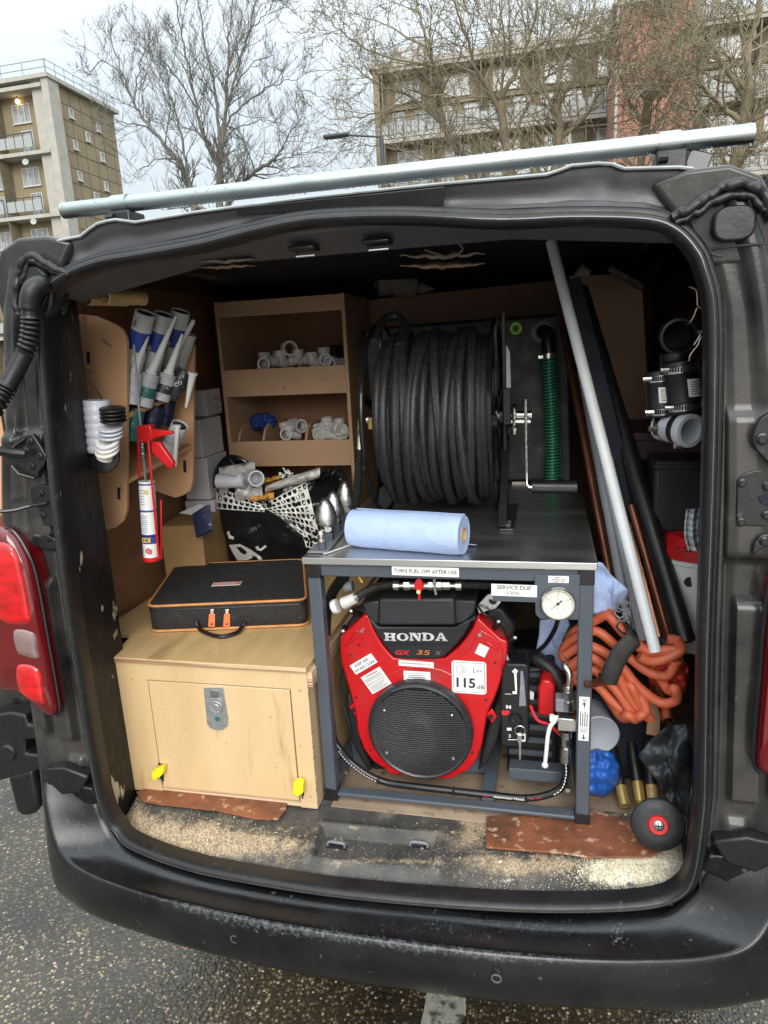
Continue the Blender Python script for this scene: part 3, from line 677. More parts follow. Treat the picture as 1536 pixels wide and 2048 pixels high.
# ------------------------------------------------------------------ pressure washer unit
FY = .174; FB = .640; FT = 1.243; FX0, FX1 = -.160, .457
washer = thing('pressure_washer', 'petrol pressure washer with red engine inside a grey steel frame and stainless top', 'pressure washer', (.15, .6, FB))
T = .030
for x in (FX0, FX1-T):
    for y in (FY, 1.045):
        MB().bb((x, y, FB+.012), (x+T, y+T, FT)).build('frame_post', 'frame_grey', washer, bevel=.003)
for y in (FY, 1.045):
    MB().bb((FX0+T, y+.002, FT-T), (FX1-T, y+T-.002, FT-.001)).build('top_rail', 'frame_grey', washer, bevel=.003)
    MB().bb((FX0+T, y+.001, FB+.012), (FX1-T, y+T-.001, FB+.022)).build('bottom_rail', 'frame_grey', washer, bevel=.003)
for x in (FX0+.002, FX1-T-.002+.004):
    MB().bb((x, FY+T, FB+.014), (x+T-.004, 1.045, FB+.038)).build('side_rail', 'frame_grey', washer, bevel=.003)
    MB().bb((x, FY+T, FT-T), (x+T-.004, 1.045, FT-.002)).build('side_rail', 'frame_grey', washer, bevel=.003)
MB().bb((.215, FY+T, FB+.010), (.245, .9, FB+.034)).build('cross_rail', 'frame_grey', washer, bevel=.003)
for x in (FX0, FX1-T):
    MB().bb((x-.0015, FY-.0015, FB), (x+T+.0015, FY+T+.002, FB+.034)).build('corner_cap', 'black_plastic', washer, bevel=.002)
    MB().bb((x-.0015, FY-.0015, FT-.034), (x+T+.0015, FY+T+.002, FT-.0005)).build('corner_cap', 'black_plastic', washer, bevel=.002)
# stainless deck with folded front lip
MB().bb((FX0-.008, FY-.008, FT+.0005), (FX1+.006, 1.085, FT+.0165)).build('deck_plate', 'stainless', washer, bevel=.0015)
# ---- stickers helper
def sticker(name, c, w, h, lines, parent, rot=0, mats=('sticker_white', 'ink'), extra=(), corner=0, yoff=.0008):
    ux = V(math.cos(rot), 0, math.sin(rot)); uz = V(-math.sin(rot), 0, math.cos(rot))
    mb = MB(); ch = corner
    q = [(-w/2+ch, -h/2), (w/2-ch, -h/2), (w/2, -h/2+ch), (w/2, h/2-ch), (w/2-ch, h/2), (-w/2+ch, h/2), (-w/2, h/2-ch), (-w/2, -h/2+ch)] if ch else [(-w/2, -h/2), (w/2, -h/2), (w/2, h/2), (-w/2, h/2)]
    mb.prism([c+ux*a+uz*b for a, b in q], V(0, yoff, 0), 0)
    o_ = V(0, -.0004, 0)
    for t in lines:
        s_, x, z, hh = t[:4]; wd = t[4] if len(t) > 4 else None; mi = t[5] if len(t) > 5 else 1; bd = t[6] if len(t) > 6 else .012
        mb.text(s_, c+ux*x+uz*z+o_, ux, uz, hh, wd, bd, mi)
    for e_ in extra:
        x0, z0, x1, z1 = e_[:4]; mi = e_[4] if len(e_) > 4 else 1
        mb.add([c+ux*a+uz*b+o_*(.8 if mi else .5) for a, b in ((x0, z0), (x1, z0), (x1, z1), (x0, z1))], [(0, 1, 2, 3)], mi)
    return mb.build(name, list(mats), parent, smooth=False)
def outline(x0, z0, x1, z1, t=.0004): return [(x0, z0, x1, z0+t), (x0, z1-t, x1, z1), (x0, z0, x0+t, z1), (x1-t, z0, x1, z1)]
sticker('sign_label', P(850, 1143, Y=FY-.0022), .146, .021, [('TURN FUEL OFF AFTER USE', 0, 0, .0085, .138)], washer, rot=-.012)
sticker('sign_label', P(1028, 1181, Y=FY-.0048), .094, .026, [('SERVICE DUE', 0, .0065, .0085, .070), ('12\\2026', -.004, -.0055, .0062, .03, 1, 0)], washer, rot=-.012, extra=outline(-.036, -.0105, .034, -.0005))
MB().bb(P(985, 1193, Y=FY-.004)+V(0, 0, -.01), P(1075, 1172, Y=FY-.0038)+V(0, .002, 0)).build('label_bracket', 'frame_grey', washer)
# gauge plate hung from the top rail
MB().pp([(1069, 1150), (1160, 1150), (1158, 1240), (1080, 1238), (1071, 1228)], FY-.0035, .003).build('gauge_plate', 'frame_grey', washer, bevel=.001)
sticker('sign_label', P(1117, 1159, Y=FY-.0046), .041, .0145, [('MAX', 0, .004, .003, .012), ('PRESSURE', 0, -.0004, .003, .028), ('3000 PSI', 0, -.0048, .0028, .024)], washer)
gc = P(1116, 1203, Y=FY-.004)
gau = MB().lathe([(.0305, -.004), (.0345, -.004), (.0345, -.016), (.0325, -.019), (.0300, -.019), (.0295, -.012)], gc, V(0, 1, 0), 40).build('pressure_gauge', 'zinc', washer)
d = MB(); d.cyl(gc+V(0, -.010, 0), gc+V(0, -.012, 0), .0298, 40)
fz = gc+V(0, -.0124, 0)
for k in range(41):
    a = R(225-k*270/40); L0 = .0245 if k % 10 == 0 else (.0255 if k % 5 == 0 else .0263)
    u_, v_ = V(math.cos(a), 0, math.sin(a)), V(-math.sin(a), 0, math.cos(a)); t_ = .0005 if k % 10 == 0 else .0002
    d.add([fz+u_*L0+v_*t_, fz+u_*.0275+v_*t_, fz+u_*.0275-v_*t_, fz+u_*L0-v_*t_], [(0, 1, 2, 3)], 1)
arc = [fz+V(.0180*math.cos(R(225-k*270/40)), 0, .0180*math.sin(R(225-k*270/40))) for k in range(41)]
for a, b in zip(arc, arc[1:]):
    n_ = (b-a).normalized(); n_ = V(-n_.z, 0, n_.x)*.00016; d.add([a-n_, b-n_, b+n_, a+n_], [(0, 1, 2, 3)], 1)
for k, s_ in enumerate(('0', '100', '200', '300', '400')):
    a = R(225-k*67.5); d.text(s_, fz+V(.0212*math.cos(a), 0, .0212*math.sin(a)), UX, UZ, .0022, None, 0, 1)
for k, s_ in enumerate(('0', '1000', '2000', '4000', '6000')):
    a = R(225-k*67.5); d.text(s_, fz+V(.0145*math.cos(a), 0, .0145*math.sin(a)), UX, UZ, .0016, None, 0, 1)
d.text('bar', fz+V(0, 0, .010), UX, UZ, .0022, None, 0, 1); d.text('lb/in²', fz+V(0, 0, -.0125), UX, UZ, .0024, None, 0, 1); d.add([fz+V(a, 0, b) for a, b in ((-.006, -.0211), (.006, -.0211), (.006, -.0203), (-.006, -.0203))], [(0, 1, 2, 3)], 1)
d.build('dial', ['gauge_face', 'ink'], gau, smooth=False)
n_ = MB(); a = R(222); u_ = V(math.cos(a), 0, math.sin(a)); v_ = V(-u_.z, 0, u_.x); q = fz+V(0, -.0012, 0)
n_.prism([q-u_*.009-v_*.0013, q-u_*.009+v_*.0013, q+v_*.0009, q+u_*.023, q-v_*.0009], V(0, -.0005, 0)); n_.cyl(q, q+V(0, -.0012, 0), .003, 16); n_.cyl(q-u_*.009, q-u_*.009+V(0, -.0006, 0), .0019, 12)
n_.build('needle', 'ink', gau)
# ---- engine
EY = .252
cow = [(729, 1229), (700, 1256), (681, 1272), (680, 1295), (682, 1325), (690, 1350), (699, 1382), (710, 1425), (715, 1465), (727, 1498), (745, 1522), (768, 1537), (780, 1549), (812, 1553), (850, 1557), (884, 1559), (907, 1557), (918, 1549), (936, 1541), (953, 1521), (964, 1490), (970, 1455), (974, 1428), (988, 1400), (1000, 1370), (1010, 1335), (1015, 1303), (1015, 1283), (1000, 1276), (975, 1253), (955, 1234), (945, 1256), (932, 1276), (917, 1294), (890, 1316), (840, 1318), (787, 1316), (765, 1290), (748, 1260), (737, 1231)]
cowl = MB().pp(cow, EY, .06).build('engine_cowl', 'red_paint', washer, bevel=.007, seg=4)
for pts in ([(700, 1262), (716, 1250), (729, 1252), (740, 1275), (752, 1297), (735, 1320), (690, 1345), (686, 1300), (689, 1277)], [(948, 1257), (962, 1250), (980, 1262), (1000, 1283), (1003, 1300), (985, 1330), (970, 1325), (925, 1300), (938, 1277)]):
    pass
for p_, q_ in (((690, 1290), (714, 1273)), ((972, 1282), (997, 1301))):   # raised air-slot ribs
    MB().bar(P(*p_, Y=EY-.002), P(*q_, Y=EY-.002), .005, .006, (0, 1, 0)).build('cowl_rib', 'red_paint', cowl, bevel=.002)
for p_ in ((725, 1261), (960, 1268)):
    c = P(*p_, Y=EY); MB().cyl(c, c+V(0, -.006, 0), .0045, 12).build('screw', 'steel', cowl)
for pts in ([(700, 1343), (690, 1290), (712, 1262), (722, 1264), (735, 1295), (748, 1312)], [(1003, 1345), (1006, 1300), (985, 1275), (962, 1262), (952, 1270), (940, 1296), (917, 1312)]):
    MB().tube([P(a, b, Y=EY-.0005) for a, b in pts], .0018, 6).build('cowl_ridge', 'red_paint', cowl)
MB().tube(cr([P(a, b, Y=EY-.0005) for a, b in ((776, 1350), (810, 1338), (845, 1335), (880, 1340), (905, 1352))], 4), .0016, 6).build('cowl_ridge', 'red_paint', cowl)
for p_ in ((709, 1417), (982, 1432)):
    c = P(*p_, Y=EY+.012)
    MB().pp([(p_[0]-11, p_[1]-3), (p_[0]+2, p_[1]-14), (p_[0]+12, p_[1]+2), (p_[0]+2, p_[1]+15)], EY+.01, .008).build('cowl_lug', 'red_plastic', cowl, bevel=.002)
    MB().cyl(c+V(0, -.008, 0), c, .006, 6).build('bolt', 'engine_black', cowl)
# round perforated air grille
GC = P(841, 1458, Y=EY-.012); GR = .1270
gr_ = MB().lathe([(GR*.90, -.016), (GR*.935, -.019), (GR*.985, -.014), (GR, -.004), (GR*.995, .012)], GC, V(0, 1, 0), 72).build('air_grille', 'mesh_black', washer, ang=60)
hx = MB(); pit = .0062; rr_ = GR*.915
def dome(x, z): q_ = (x*x+z*z)/(rr_*rr_); return -.017-.016*(1-q_)+.004*math.exp(-q_*9)
j = 0; zz = -rr_
while zz < rr_:
    xx = -rr_+(pit/2 if j % 2 else 0)
    while xx < rr_:
        if (xx*xx+zz*zz) < (rr_-.002)**2:
            o_, i_ = [], []
            for k in range(6):
                a = math.pi/6+k*math.pi/3; x1, z1 = xx+math.cos(a)*pit*.578, zz+math.sin(a)*pit*.578; x2, z2 = xx+math.cos(a)*pit*.36, zz+math.sin(a)*pit*.36
                o_.append(GC+V(x1, dome(x1, z1), z1)); i_.append(GC+V(x2, dome(x2, z2)+.0008, z2))
            hx.add(o_+i_, [(k, (k+1) % 6, 6+(k+1) % 6, 6+k) for k in range(6)])
        xx += pit
    zz += pit*.866; j += 1
hx = hx.build('perforated_mesh', 'mesh_black', gr_, smooth=False); hx['kind'] = 'stuff'
for a in (35, 145, 215, 325):
    c = GC+V(.098*math.cos(R(a)), -.024, .098*math.sin(R(a))); MB().sphere(c, .0042, 10).build('screw', 'steel' if a < 180 else 'rail_grey', gr_)
MB().cyl(GC+V(0, .002, 0), GC+V(0, .004, 0), GR*.93, 48).build('grille_back', 'ceiling', gr_)
MB().lathe([(.03, -.03), (.036, -.028), (.05, -.012), (.085, -.008), (.11, -.006), (.11, .0)], GC+V(0, .003, 0), V(0, 1, 0), 36).build('fan_wheel', 'engine_black', gr_)
for k in range(24):
    a = k*math.pi/12; c = GC+V(.075*math.cos(a), -.006, .075*math.sin(a)); MB().box(c, (.05, .012, .0025), Matrix.Rotation(-a+.5, 3, 'Y')).build('fan_blade', 'engine_black', gr_)
# black top cover with maker's badge
cov = MB().pp([(758, 1198), (908, 1197), (911, 1251), (757, 1251)], EY-.030, .16).build('top_cover', 'cover_black', washer, bevel=.006, seg=3)
MB().pp([(724, 1206), (759, 1201), (758, 1250), (745, 1246), (731, 1228)], EY-.010, .13).build('cover_wing', 'cover_black', cov, bevel=.005)
MB().pp([(907, 1200), (952, 1202), (948, 1228), (930, 1245), (910, 1250)], EY-.010, .13).build('cover_wing', 'cover_black', cov, bevel=.005)
MB().pp([(735, 1233), (757, 1254), (911, 1254), (945, 1236), (930, 1268), (912, 1290), (889, 1313), (870, 1318), (803, 1318), (786, 1312), (766, 1287), (750, 1262)], EY-.012, .05).build('badge_panel', 'engine_black', cov, bevel=.003)
MB().bar(P(768, 1287.5, Y=EY-.0125), P(898, 1288.5, Y=EY-.0125), .0035, .003, (0, 1, 0)).build('cover_slot', 'ceiling', cov)
# slab-serif word on the cover
def slab(mb, ch, x, z, w, h, Yp):
    t = .27*w; s = .16*h
    def rc(a, b, c, d): mb.prism([V(x+a*w, Yp, z+b*h), V(x+c*w, Yp, z+b*h), V(x+c*w, Yp, z+d*h), V(x+a*w, Yp, z+d*h)], V(0, .0012, 0))
    def pg(p_): mb.prism([V(x+a*w, Yp, z+b*h) for a, b in p_], V(0, .0012, 0))
    if ch == 'H':
        rc(.10, 0, .36, 1); rc(.64, 0, .90, 1); rc(.36, .42, .64, .58)
        for a in (0, .54):
            for b in (0, .86): rc(a, b+.0001, a+.10, b+.14); rc(a+.36, b+.0001, a+.46, b+.14)
    if ch == 'O':
        n = 24; vs_ = []
        for r1, r2 in ((.5, .5), (.22, .36)): vs_ += [V(x+(.5+r1*math.cos(k*2*math.pi/n))*w, Yp, z+(.5+r2*math.sin(k*2*math.pi/n))*h) for k in range(n)]
        mb.add(vs_, [(k, (k+1) % n, n+(k+1) % n, n+k) for k in range(n)])
    if ch == 'N':
        rc(.08, 0, .24, 1); pg([(.24, 1), (.50, 1), (.92, 0), (.70, 0), (.24, .78)]); rc(.78, .22, .92, 1)
        rc(0, 0, .08, .14); rc(.24, 0, .34, .14); rc(0, .86, .08, 1); rc(.66, .86, .78, 1); rc(.92, .86, 1, 1)
    if ch == 'D':
        rc(.08, 0, .34, 1); rc(0, 0, .08, .14); rc(0, .86, .08, 1); n = 12; o_ = [(.34, 1)]+[(.48+.50*math.sin(k*math.pi/n), .5+.5*math.cos(k*math.pi/n)) for k in range(n+1)]+[(.34, 0)]
        i_ = [(.34, .14)]+[(.46+.24*math.sin((n-k)*math.pi/n), .5+.36*math.cos((n-k)*math.pi/n)) for k in range(n+1)]+[(.34, .86)]
        i2 = i_[::-1]; vs_ = [V(x+a*w, Yp, z+b*h) for a, b in o_+i2]; m_ = len(o_); mb.add(vs_, [(k, k+1, m_+k+1, m_+k) for k in range(m_-1)])
    if ch == 'A':
        pg([(.36, 1), (.62, 1), (.93, .12), (.66, .12), (.60, .30), (.64, .30), (.47, .78)]) if False else None
        pg([(.38, 1), (.60, 1), (.92, .1), (.65, .1)]); pg([(.38, 1), (.46, .80), (.24, .1), (.10, .1)]); rc(.28, .28, .60, .42)
        rc(0, 0, .36, .13); rc(.56, 0, 1, .13)
ltr = MB(); p0 = P(768, 1281, Y=EY-.0132); p1 = P(896, 1281, Y=EY-.0132); hh = .0195; W_ = (p1.x-p0.x)/5
for k, ch in enumerate('HONDA'): slab(ltr, ch, p0.x+k*W_+.0008, p0.z+(p1.z-p0.z)*k/5, W_*.94, hh, EY-.0137)
ltr.build('lettering', 'badge_silver', cov, smooth=False)
MB().text('GX', P(805, 1305, Y=EY-.0127), UX, UZ, .012, .034, .03, 0, .3).build('lettering', 'ink_red', cov, smooth=False)
MB().text('35', P(847, 1305, Y=EY-.0127), UX, UZ, .012, .030, .015, 0, .3).build('lettering', 'ink_orange', cov, smooth=False)
MB().text('x', P(876, 1306, Y=EY-.0127), UX, UZ, .010, .014, .01, 0, .3).build('lettering', 'grey_liner', cov, smooth=False)
# cowl stickers
ys = EY-.0012
sticker('sticker', P(727, 1328, Y=ys), .066, .027, [('KEEP AIR', -.002, .0055, .0072, .040), ('INTAKE CLEAR', 0, -.0062, .0072, .058)], cowl, rot=R(33))
sticker('sticker', P(752, 1361, Y=ys-.0003), .058, .050, [('WARNING', 0, .0195, .0060, .036), ('BEFORE STARTING', 0, -.0015, .0036, .050)], cowl, rot=R(33),
        extra=[(-.026, .0125-k*.0034, .026-.004*(k % 2), .0137-k*.0034) for k in range(3)]+[(-.027, .0018, .027, .0024)]+[(-.024, -.0075-k*.0036, .022-.005*(k % 3), -.0063-k*.0036) for k in range(5)])
sticker('sticker', P(832, 1328, Y=ys), .084, .0145, [('JETTHUNDERSERVICES.CO.UK', 0, 0, .0046, .074)], cowl, rot=-.02)
sticker('sticker', P(834, 1353, Y=ys), .064, .026, [('JETTER SUPERVISION', 0, .0072, .003, .05), ], cowl, extra=[(-.019, .0016, .019, .0032), (-.022, -.0036, .021, -.0014), (-.024, -.0084, .022, -.0066)])
lc = P(938, 1355, Y=ys)
sticker('noise_sticker', lc, .080, .082, [('115', -.0075, -.014, .025, .044, 1, .03), ('dB', .0265, -.0225, .0095, .017, 1, .005), ('L', .013, .019, .0105, .007, 1, 0), ('WA', .0235, .0176, .007, .014, 1, 0)], cowl, rot=-.01, corner=.005, extra=outline(-.0365, -.0375, .0365, .0375, .0010))
hxg = MB()
for r1, r2, n in ((.0125, .0116, 6), (.0076, .0068, 16), (.0045, .0038, 16)):
    cc_ = lc+V(-.0185, -.0004, .0195)
    vs_ = [cc_+V(r_*math.cos(k*2*math.pi/n+math.pi/6*(n == 6)), 0, r_*math.sin(k*2*math.pi/n+math.pi/6*(n == 6))) for r_ in (r1, r2) for k in range(n)]
    kk = range(n) if n == 6 else [k for k in range(n) if k < 5 or k > 10]
    hxg.add(vs_, [(k, (k+1) % n, n+(k+1) % n, n+k) for k in kk])
hxg.build('noise_symbol', 'ink', cowl, smooth=False)
sticker('sticker', P(964, 1301, Y=ys), .024, .027, [], cowl, rot=R(-25))
# engine body behind the cowl
MB().pp([(715, 1225), (960, 1225), (1012, 1290), (1012, 1380), (985, 1470), (940, 1545), (740, 1545), (700, 1460), (690, 1300)], EY+.062, .42).build('engine_block', 'engine_black', washer, bevel=.02, seg=3)
MB().pp([(698, 1385), (712, 1425), (722, 1490), (745, 1540), (735, 1545), (700, 1480), (690, 1410)], EY+.02, .1).build('engine_shroud', 'engine_black', washer, bevel=.006)
MB().pp([(1012, 1312), (1026, 1330), (1022, 1380), (1000, 1470), (975, 1530), (955, 1545), (975, 1460), (998, 1390)], EY+.02, .1).build('engine_shroud', 'engine_black', washer, bevel=.006)
bx = MB().pp([(701, 1478), (760, 1478), (970, 1480), (975, 1548), (706, 1540)], EY+.07, .25).build('engine_mount', 'frame_grey', washer, bevel=.004)
sticker('maker_plate', P(735, 1510, Y=EY+.0685), .044, .022, [('T', -.014, .002, .008, .006)], bx, mats=('rail_grey', 'ink'), extra=[(-.008+k*.006, -.002, -.0045+k*.006, .006) for k in range(4)])
# cylinder heads, lifting eye, plugs
MB().pp([(972, 1215), (1003, 1215), (1030, 1250), (1025, 1290), (1010, 1296), (975, 1262)], EY+.05, .12).build('cylinder_head', 'engine_black', washer, bevel=.008)
MB().pp([(700, 1240), (728, 1215), (735, 1232), (706, 1258), (690, 1268), (684, 1262)], EY+.05, .12).build('cylinder_head', 'engine_black', washer, bevel=.006)
for (a, b), (c_, d_) in (((985, 1262), (997, 1243)), ((1000, 1290), (1030, 1275)), ((722, 1230), (702, 1222)), ((690, 1254), (686, 1262))):
    p_, q_ = P(a, b, Y=EY+.03), P(c_, d_, Y=EY+.0); MB().tube([p_, q_], .0065, 10).build('plug_cap', 'black_plastic', washer); MB().sphere(q_, .0052, 8).build('terminal', 'zinc', washer)
le = MB()
cc_ = P(988, 1199, Y=EY+.02); n = 16; ov = []
pts = [(953, 1212), (975, 1189), (990, 1185), (1001, 1190), (1002, 1205), (992, 1217), (975, 1222), (958, 1228)]
le.prism([P(a, b, Y=EY+.02) for a, b in pts], V(0, .004, 0)); lf = le.build('lifting_eye', 'steel', washer, bevel=.001)
MB().cyl(P(986, 1201, Y=EY+.0194), P(986, 1201, Y=EY+.0198), .0095, 20).build('eye_hole', 'ceiling', lf)
# loose wiring and small fasteners round the engine
for k, pts in enumerate(([(700, 1225, .30), (722, 1212, .26), (740, 1222, .25), (752, 1212, .27)], [(955, 1210, .27), (968, 1228, .25), (990, 1240, .26), (1012, 1268, .27), (1018, 1300, .28)], [(1008, 1300, .27), (1018, 1330, .255), (1012, 1360, .25), (1004, 1400, .26)], [(686, 1340, .27), (680, 1380, .27), (696, 1440, .265), (706, 1480, .27)], [(1060, 1410, .25), (1075, 1440, .24), (1100, 1450, .24), (1120, 1470, .25)])):
    MB().tube(cr([P(a, b, Y=y) for a, b, y in pts], 6), .0028 if k % 2 else .0036, 8).build('engine_cable', ('engine_black', 'black_plastic', 'rail_grey', 'engine_black', 'ink_red')[k], washer)
for a, b in ((718, 1290), (700, 1310), (990, 1325), (972, 1400), (712, 1395), (740, 1500), (945, 1505), (800, 1548), (885, 1550)):
    c = P(a, b, Y=EY); MB().lathe([(1e-4, -.0022), (.0026, -.0020), (.0030, 0)], c, V(0, 1, 0), 8).build('cowl_rivet', 'engine_black', cowl)
for k in range(7):
    MB().bb(P(1018, 1352+k*26, Y=.345), P(1104, 1346+k*26, Y=.352)).build('cooling_fin', 'frame_grey', washer)
# ---- fuel line with red tap
fy = FY+.035
MB().tube([P(686, 1207, Y=fy), P(700, 1201, Y=fy), P(711, 1196, Y=fy)], [.0145, .0135, .0125], 16).build('fuel_filter', 'filter_clear', washer)
MB().tube([P(666, 1215, Y=fy), P(671, 1213, Y=fy), P(676, 1211.5, Y=fy)], [.0155, .0175, .0165], 16).build('filter_cap', 'white_plastic', washer)
MB().cyl(P(708, 1197, Y=fy), P(717, 1192, Y=fy), .0095, 12).build('hose_clip', 'zinc', washer)
def ribbed(pts, r, n=14, step=.0042, amp=.16):
    q = cr(pts, 10); out = [q[0]]; 
    L = [0]
    for a, b in zip(q, q[1:]): L.append(L[-1]+(b-a).length)
    N = max(8, int(L[-1]/step)*2); res = []; rs = []
    for i in range(N+1):
        s_ = L[-1]*i/N; k = 0
        while k < len(L)-2 and L[k+1] < s_: k += 1
        t = (s_-L[k])/max(1e-9, L[k+1]-L[k]); res.append(q[k].lerp(q[k+1], t)); rs.append(r*(1+amp*(1 if i % 2 else -1)))
    return MB().tube(res, rs, n)
ribbed([P(714, 1194, Y=fy), P(735, 1181, Y=fy-.004), P(760, 1172, Y=fy-.006), P(792, 1169, Y=fy-.008)], .0085).build('fuel_hose', 'hose_black', washer)
ribbed([P(921, 1169, Y=fy-.008), P(950, 1170, Y=fy-.006), P(986, 1171, Y=fy-.004)], .0082).build('fuel_hose', 'hose_black', washer)
fl = MB(); f0 = lambda x, y=1171: P(x, y, Y=fy-.010)
for a, b, r_, n in ((788, 798, .0108, 10), (798, 808, .006, 12), (808, 820, .0105, 6), (820, 832, .0085, 12), (832, 846, .0112, 8), (846, 858, .0085, 12), (858, 866, .0105, 6), (866, 874, .007, 12), (874, 884, .0105, 6), (886, 900, .0095, 6), (900, 912, .006, 12), (912, 923, .0108, 10)):
    fl.cyl(f0(a), f0(b), r_, n)
fl = fl.build('fuel_fitting', 'zinc', washer, ang=25)
MB().prism([P(a, b, Y=fy-.026) for a, b in ((832, 1160), (837, 1157), (842, 1160), (847, 1172), (845, 1180), (841, 1184), (841, 1202), (836, 1202), (835, 1184), (828, 1178), (828, 1168))], V(0, .008, 0)).build('fuel_tap', 'red_plastic', washer, bevel=.002)
MB().cyl(P(837, 1184, Y=fy-.028), P(837, 1184, Y=fy-.022), .004, 10).build('tap_screw', 'brass', washer)
MB().prism([P(a, b, Y=fy-.020) for a, b in ((866, 1158), (871, 1158), (871, 1176), (874, 1190), (870, 1190), (867, 1176))], V(0, .002, 0)).build('fuel_bracket', 'rail_grey', washer)
# ---- control panel
cpn = MB().pp([(1006, 1338), (1014, 1328), (1050, 1328), (1058, 1334), (1058, 1480), (1048, 1494), (1002, 1494), (1001, 1400)], .235, .06).build('control_panel', 'black_plastic', washer, bevel=.004)
yp = .2338
def deco(name, px, m, dy=0, th=.0015): return MB().pp(px, yp-dy, th).build(name, m, cpn)
deco('lever_slot', [(1036, 1338), (1054, 1338), (1054, 1412), (1036, 1412)], 'ceiling', .0002)
deco('choke_lever', [(1041, 1343), (1046, 1343), (1049, 1370), (1052, 1412), (1038, 1412), (1040, 1378)], 'rail_grey', .003, .003)
deco('lever_arrow', [(1026, 1341), (1030, 1337), (1035, 1341), (1033, 1344), (1034, 1385), (1031, 1385), (1028, 1344)], 'sticker_white')
for px in ([(1024, 1342), (1036, 1342), (1034, 1346), (1026, 1346)], [(1025, 1383), (1034, 1383), (1034, 1388), (1025, 1388)]): deco('panel_mark', px, 'sticker_white')
MB().text('CHOKE', P(1016, 1388, Y=yp-.0004), UX, UZ, .0032, .014, .01).build('panel_lettering', 'sticker_white', cpn, smooth=False)
MB().text('N', P(1017, 1414, Y=yp-.0004), UX, UZ, .009, .011, .05).build('panel_lettering', 'sticker_white', cpn, smooth=False)
MB().text('3', P(1019, 1472, Y=yp-.0004), UX, UZ, .008, .006, .0).build('panel_lettering', 'sticker_white', cpn, smooth=False)
MB().text('START', P(1044, 1410, Y=yp-.0004), UX, UZ, .0025, .012, .0).build('panel_lettering', 'sticker_white', cpn, smooth=False)
deco('panel_mark', [(1003, 1422), (1019, 1421), (1019, 1427), (1013, 1431), (1004, 1430)], 'ink_red')
deco('panel_mark', [(1014, 1456), (1023, 1456), (1023, 1461), (1014, 1461)], 'sticker_white')
for px in ([(1043, 1468), (1051, 1468), (1051, 1471), (1043, 1471)], [(1049, 1471), (1051, 1471), (1051, 1480), (1049, 1480)], [(1043, 1480), (1051, 1480), (1051, 1483), (1043, 1483)], [(1016, 1479), (1034, 1479), (1034, 1480), (1016, 1480)]): deco('panel_mark', px, 'sticker_white')
c = P(1031, 1438, Y=yp); MB().lathe([(1e-4, -.012), (.012, -.012), (.014, -.009), (.0145, 0)], c, V(0, 1, 0), 24).build('key_switch', 'black_plastic', cpn)
MB().bar(c+V(-.009, -.014, .007), c+V(.009, -.014, -.009), .006, .006, (0, 1, 0)).build('switch_grip', 'black_plastic', cpn, bevel=.002)
MB().tube([P(1040, 1461, Y=.212)+V(.0115*math.cos(t), 0, .0115*math.sin(t)) for t in [k*math.pi/12 for k in range(24)]], .0008, 6, closed=True).build('key_ring', 'zinc', cpn)
MB().pp([(1036, 1466), (1042, 1464), (1044, 1480), (1042, 1488), (1042, 1519), (1038, 1519), (1038, 1488), (1034, 1480)], .214, .002).build('key', 'steel', cpn)
MB().pp([(1060, 1382), (1068, 1386), (1067, 1400), (1060, 1398)], .262, .004).build('fuse_tag', 'white_dirty', washer)
MB().pp([(1084, 1361), (1100, 1361), (1110, 1374), (1110, 1428), (1098, 1434), (1075, 1430), (1077, 1374)], .275, .06).build('pump_cover', 'red_plastic', washer, bevel=.005)
MB().pp([(1010, 1340), (1110, 1330), (1118, 1550), (1015, 1550)], .36, .25).build('pump_body', 'engine_black', washer, bevel=.01)
MB().bb(P(1018, 1558, Y=.26), P(1140, 1527, Y=.30)).build('battery_tray', 'frame_grey', washer, bevel=.002)
MB().tube(cr([P(1012, 1320, Y=.40), P(1040, 1308, Y=.38), P(1075, 1318, Y=.35), P(1108, 1345, Y=.33), P(1125, 1385, Y=.32)], 8), .016, 14).build('pump_hose', 'hose_black', washer)
# ---- steel valve block, bright lever, fittings
vy = .205
MB().bb(P(1115, 1462, Y=vy), P(1153, 1421, Y=vy+.04)).build('valve_block', 'steel', washer, bevel=.002)
MB().bb(P(1111, 1424, Y=vy+.012), P(1146, 1386, Y=vy+.045)).build('valve_block', 'rail_grey', washer, bevel=.002)
vf = MB()
def stk(mb, xs, segs, yy):
    for (x, a), (x2, b), r_, n in segs: mb.cyl(P(x, a, Y=yy), P(x2, b, Y=yy), r_, n)
stk(vf, 0, [((1137, 1421), (1136, 1402), .0105, 6), ((1136, 1402), (1136, 1396), .0075, 12), ((1136, 1396), (1135, 1382), .0115, 6), ((1135, 1382), (1135, 1374), .009, 12)], vy+.014)
vf.build('valve_fitting', 'steel', washer, ang=25); vf = MB()
stk(vf, 0, [((1132, 1462), (1132, 1475), .012, 12), ((1132, 1475), (1132, 1490), .0105, 6), ((1132, 1490), (1132, 1495), .008, 12), ((1132, 1495), (1131, 1523), .0118, 14)], vy+.014)
vf.build('valve_fitting', 'steel', washer, ang=25)
MB().tube(cr([P(1135, 1378, Y=vy+.014), P(1139, 1360, Y=vy+.012), P(1138, 1345, Y=vy+.014), P(1132, 1334, Y=vy+.02), P(1130, 1325, Y=vy+.03)], 6), .0068, 12).build('elbow_pipe', 'zinc', washer)
MB().cyl(P(1136, 1378, Y=vy+.014), P(1136, 1372, Y=vy+.014), .0098, 14).build('pipe_collar', 'zinc', washer)
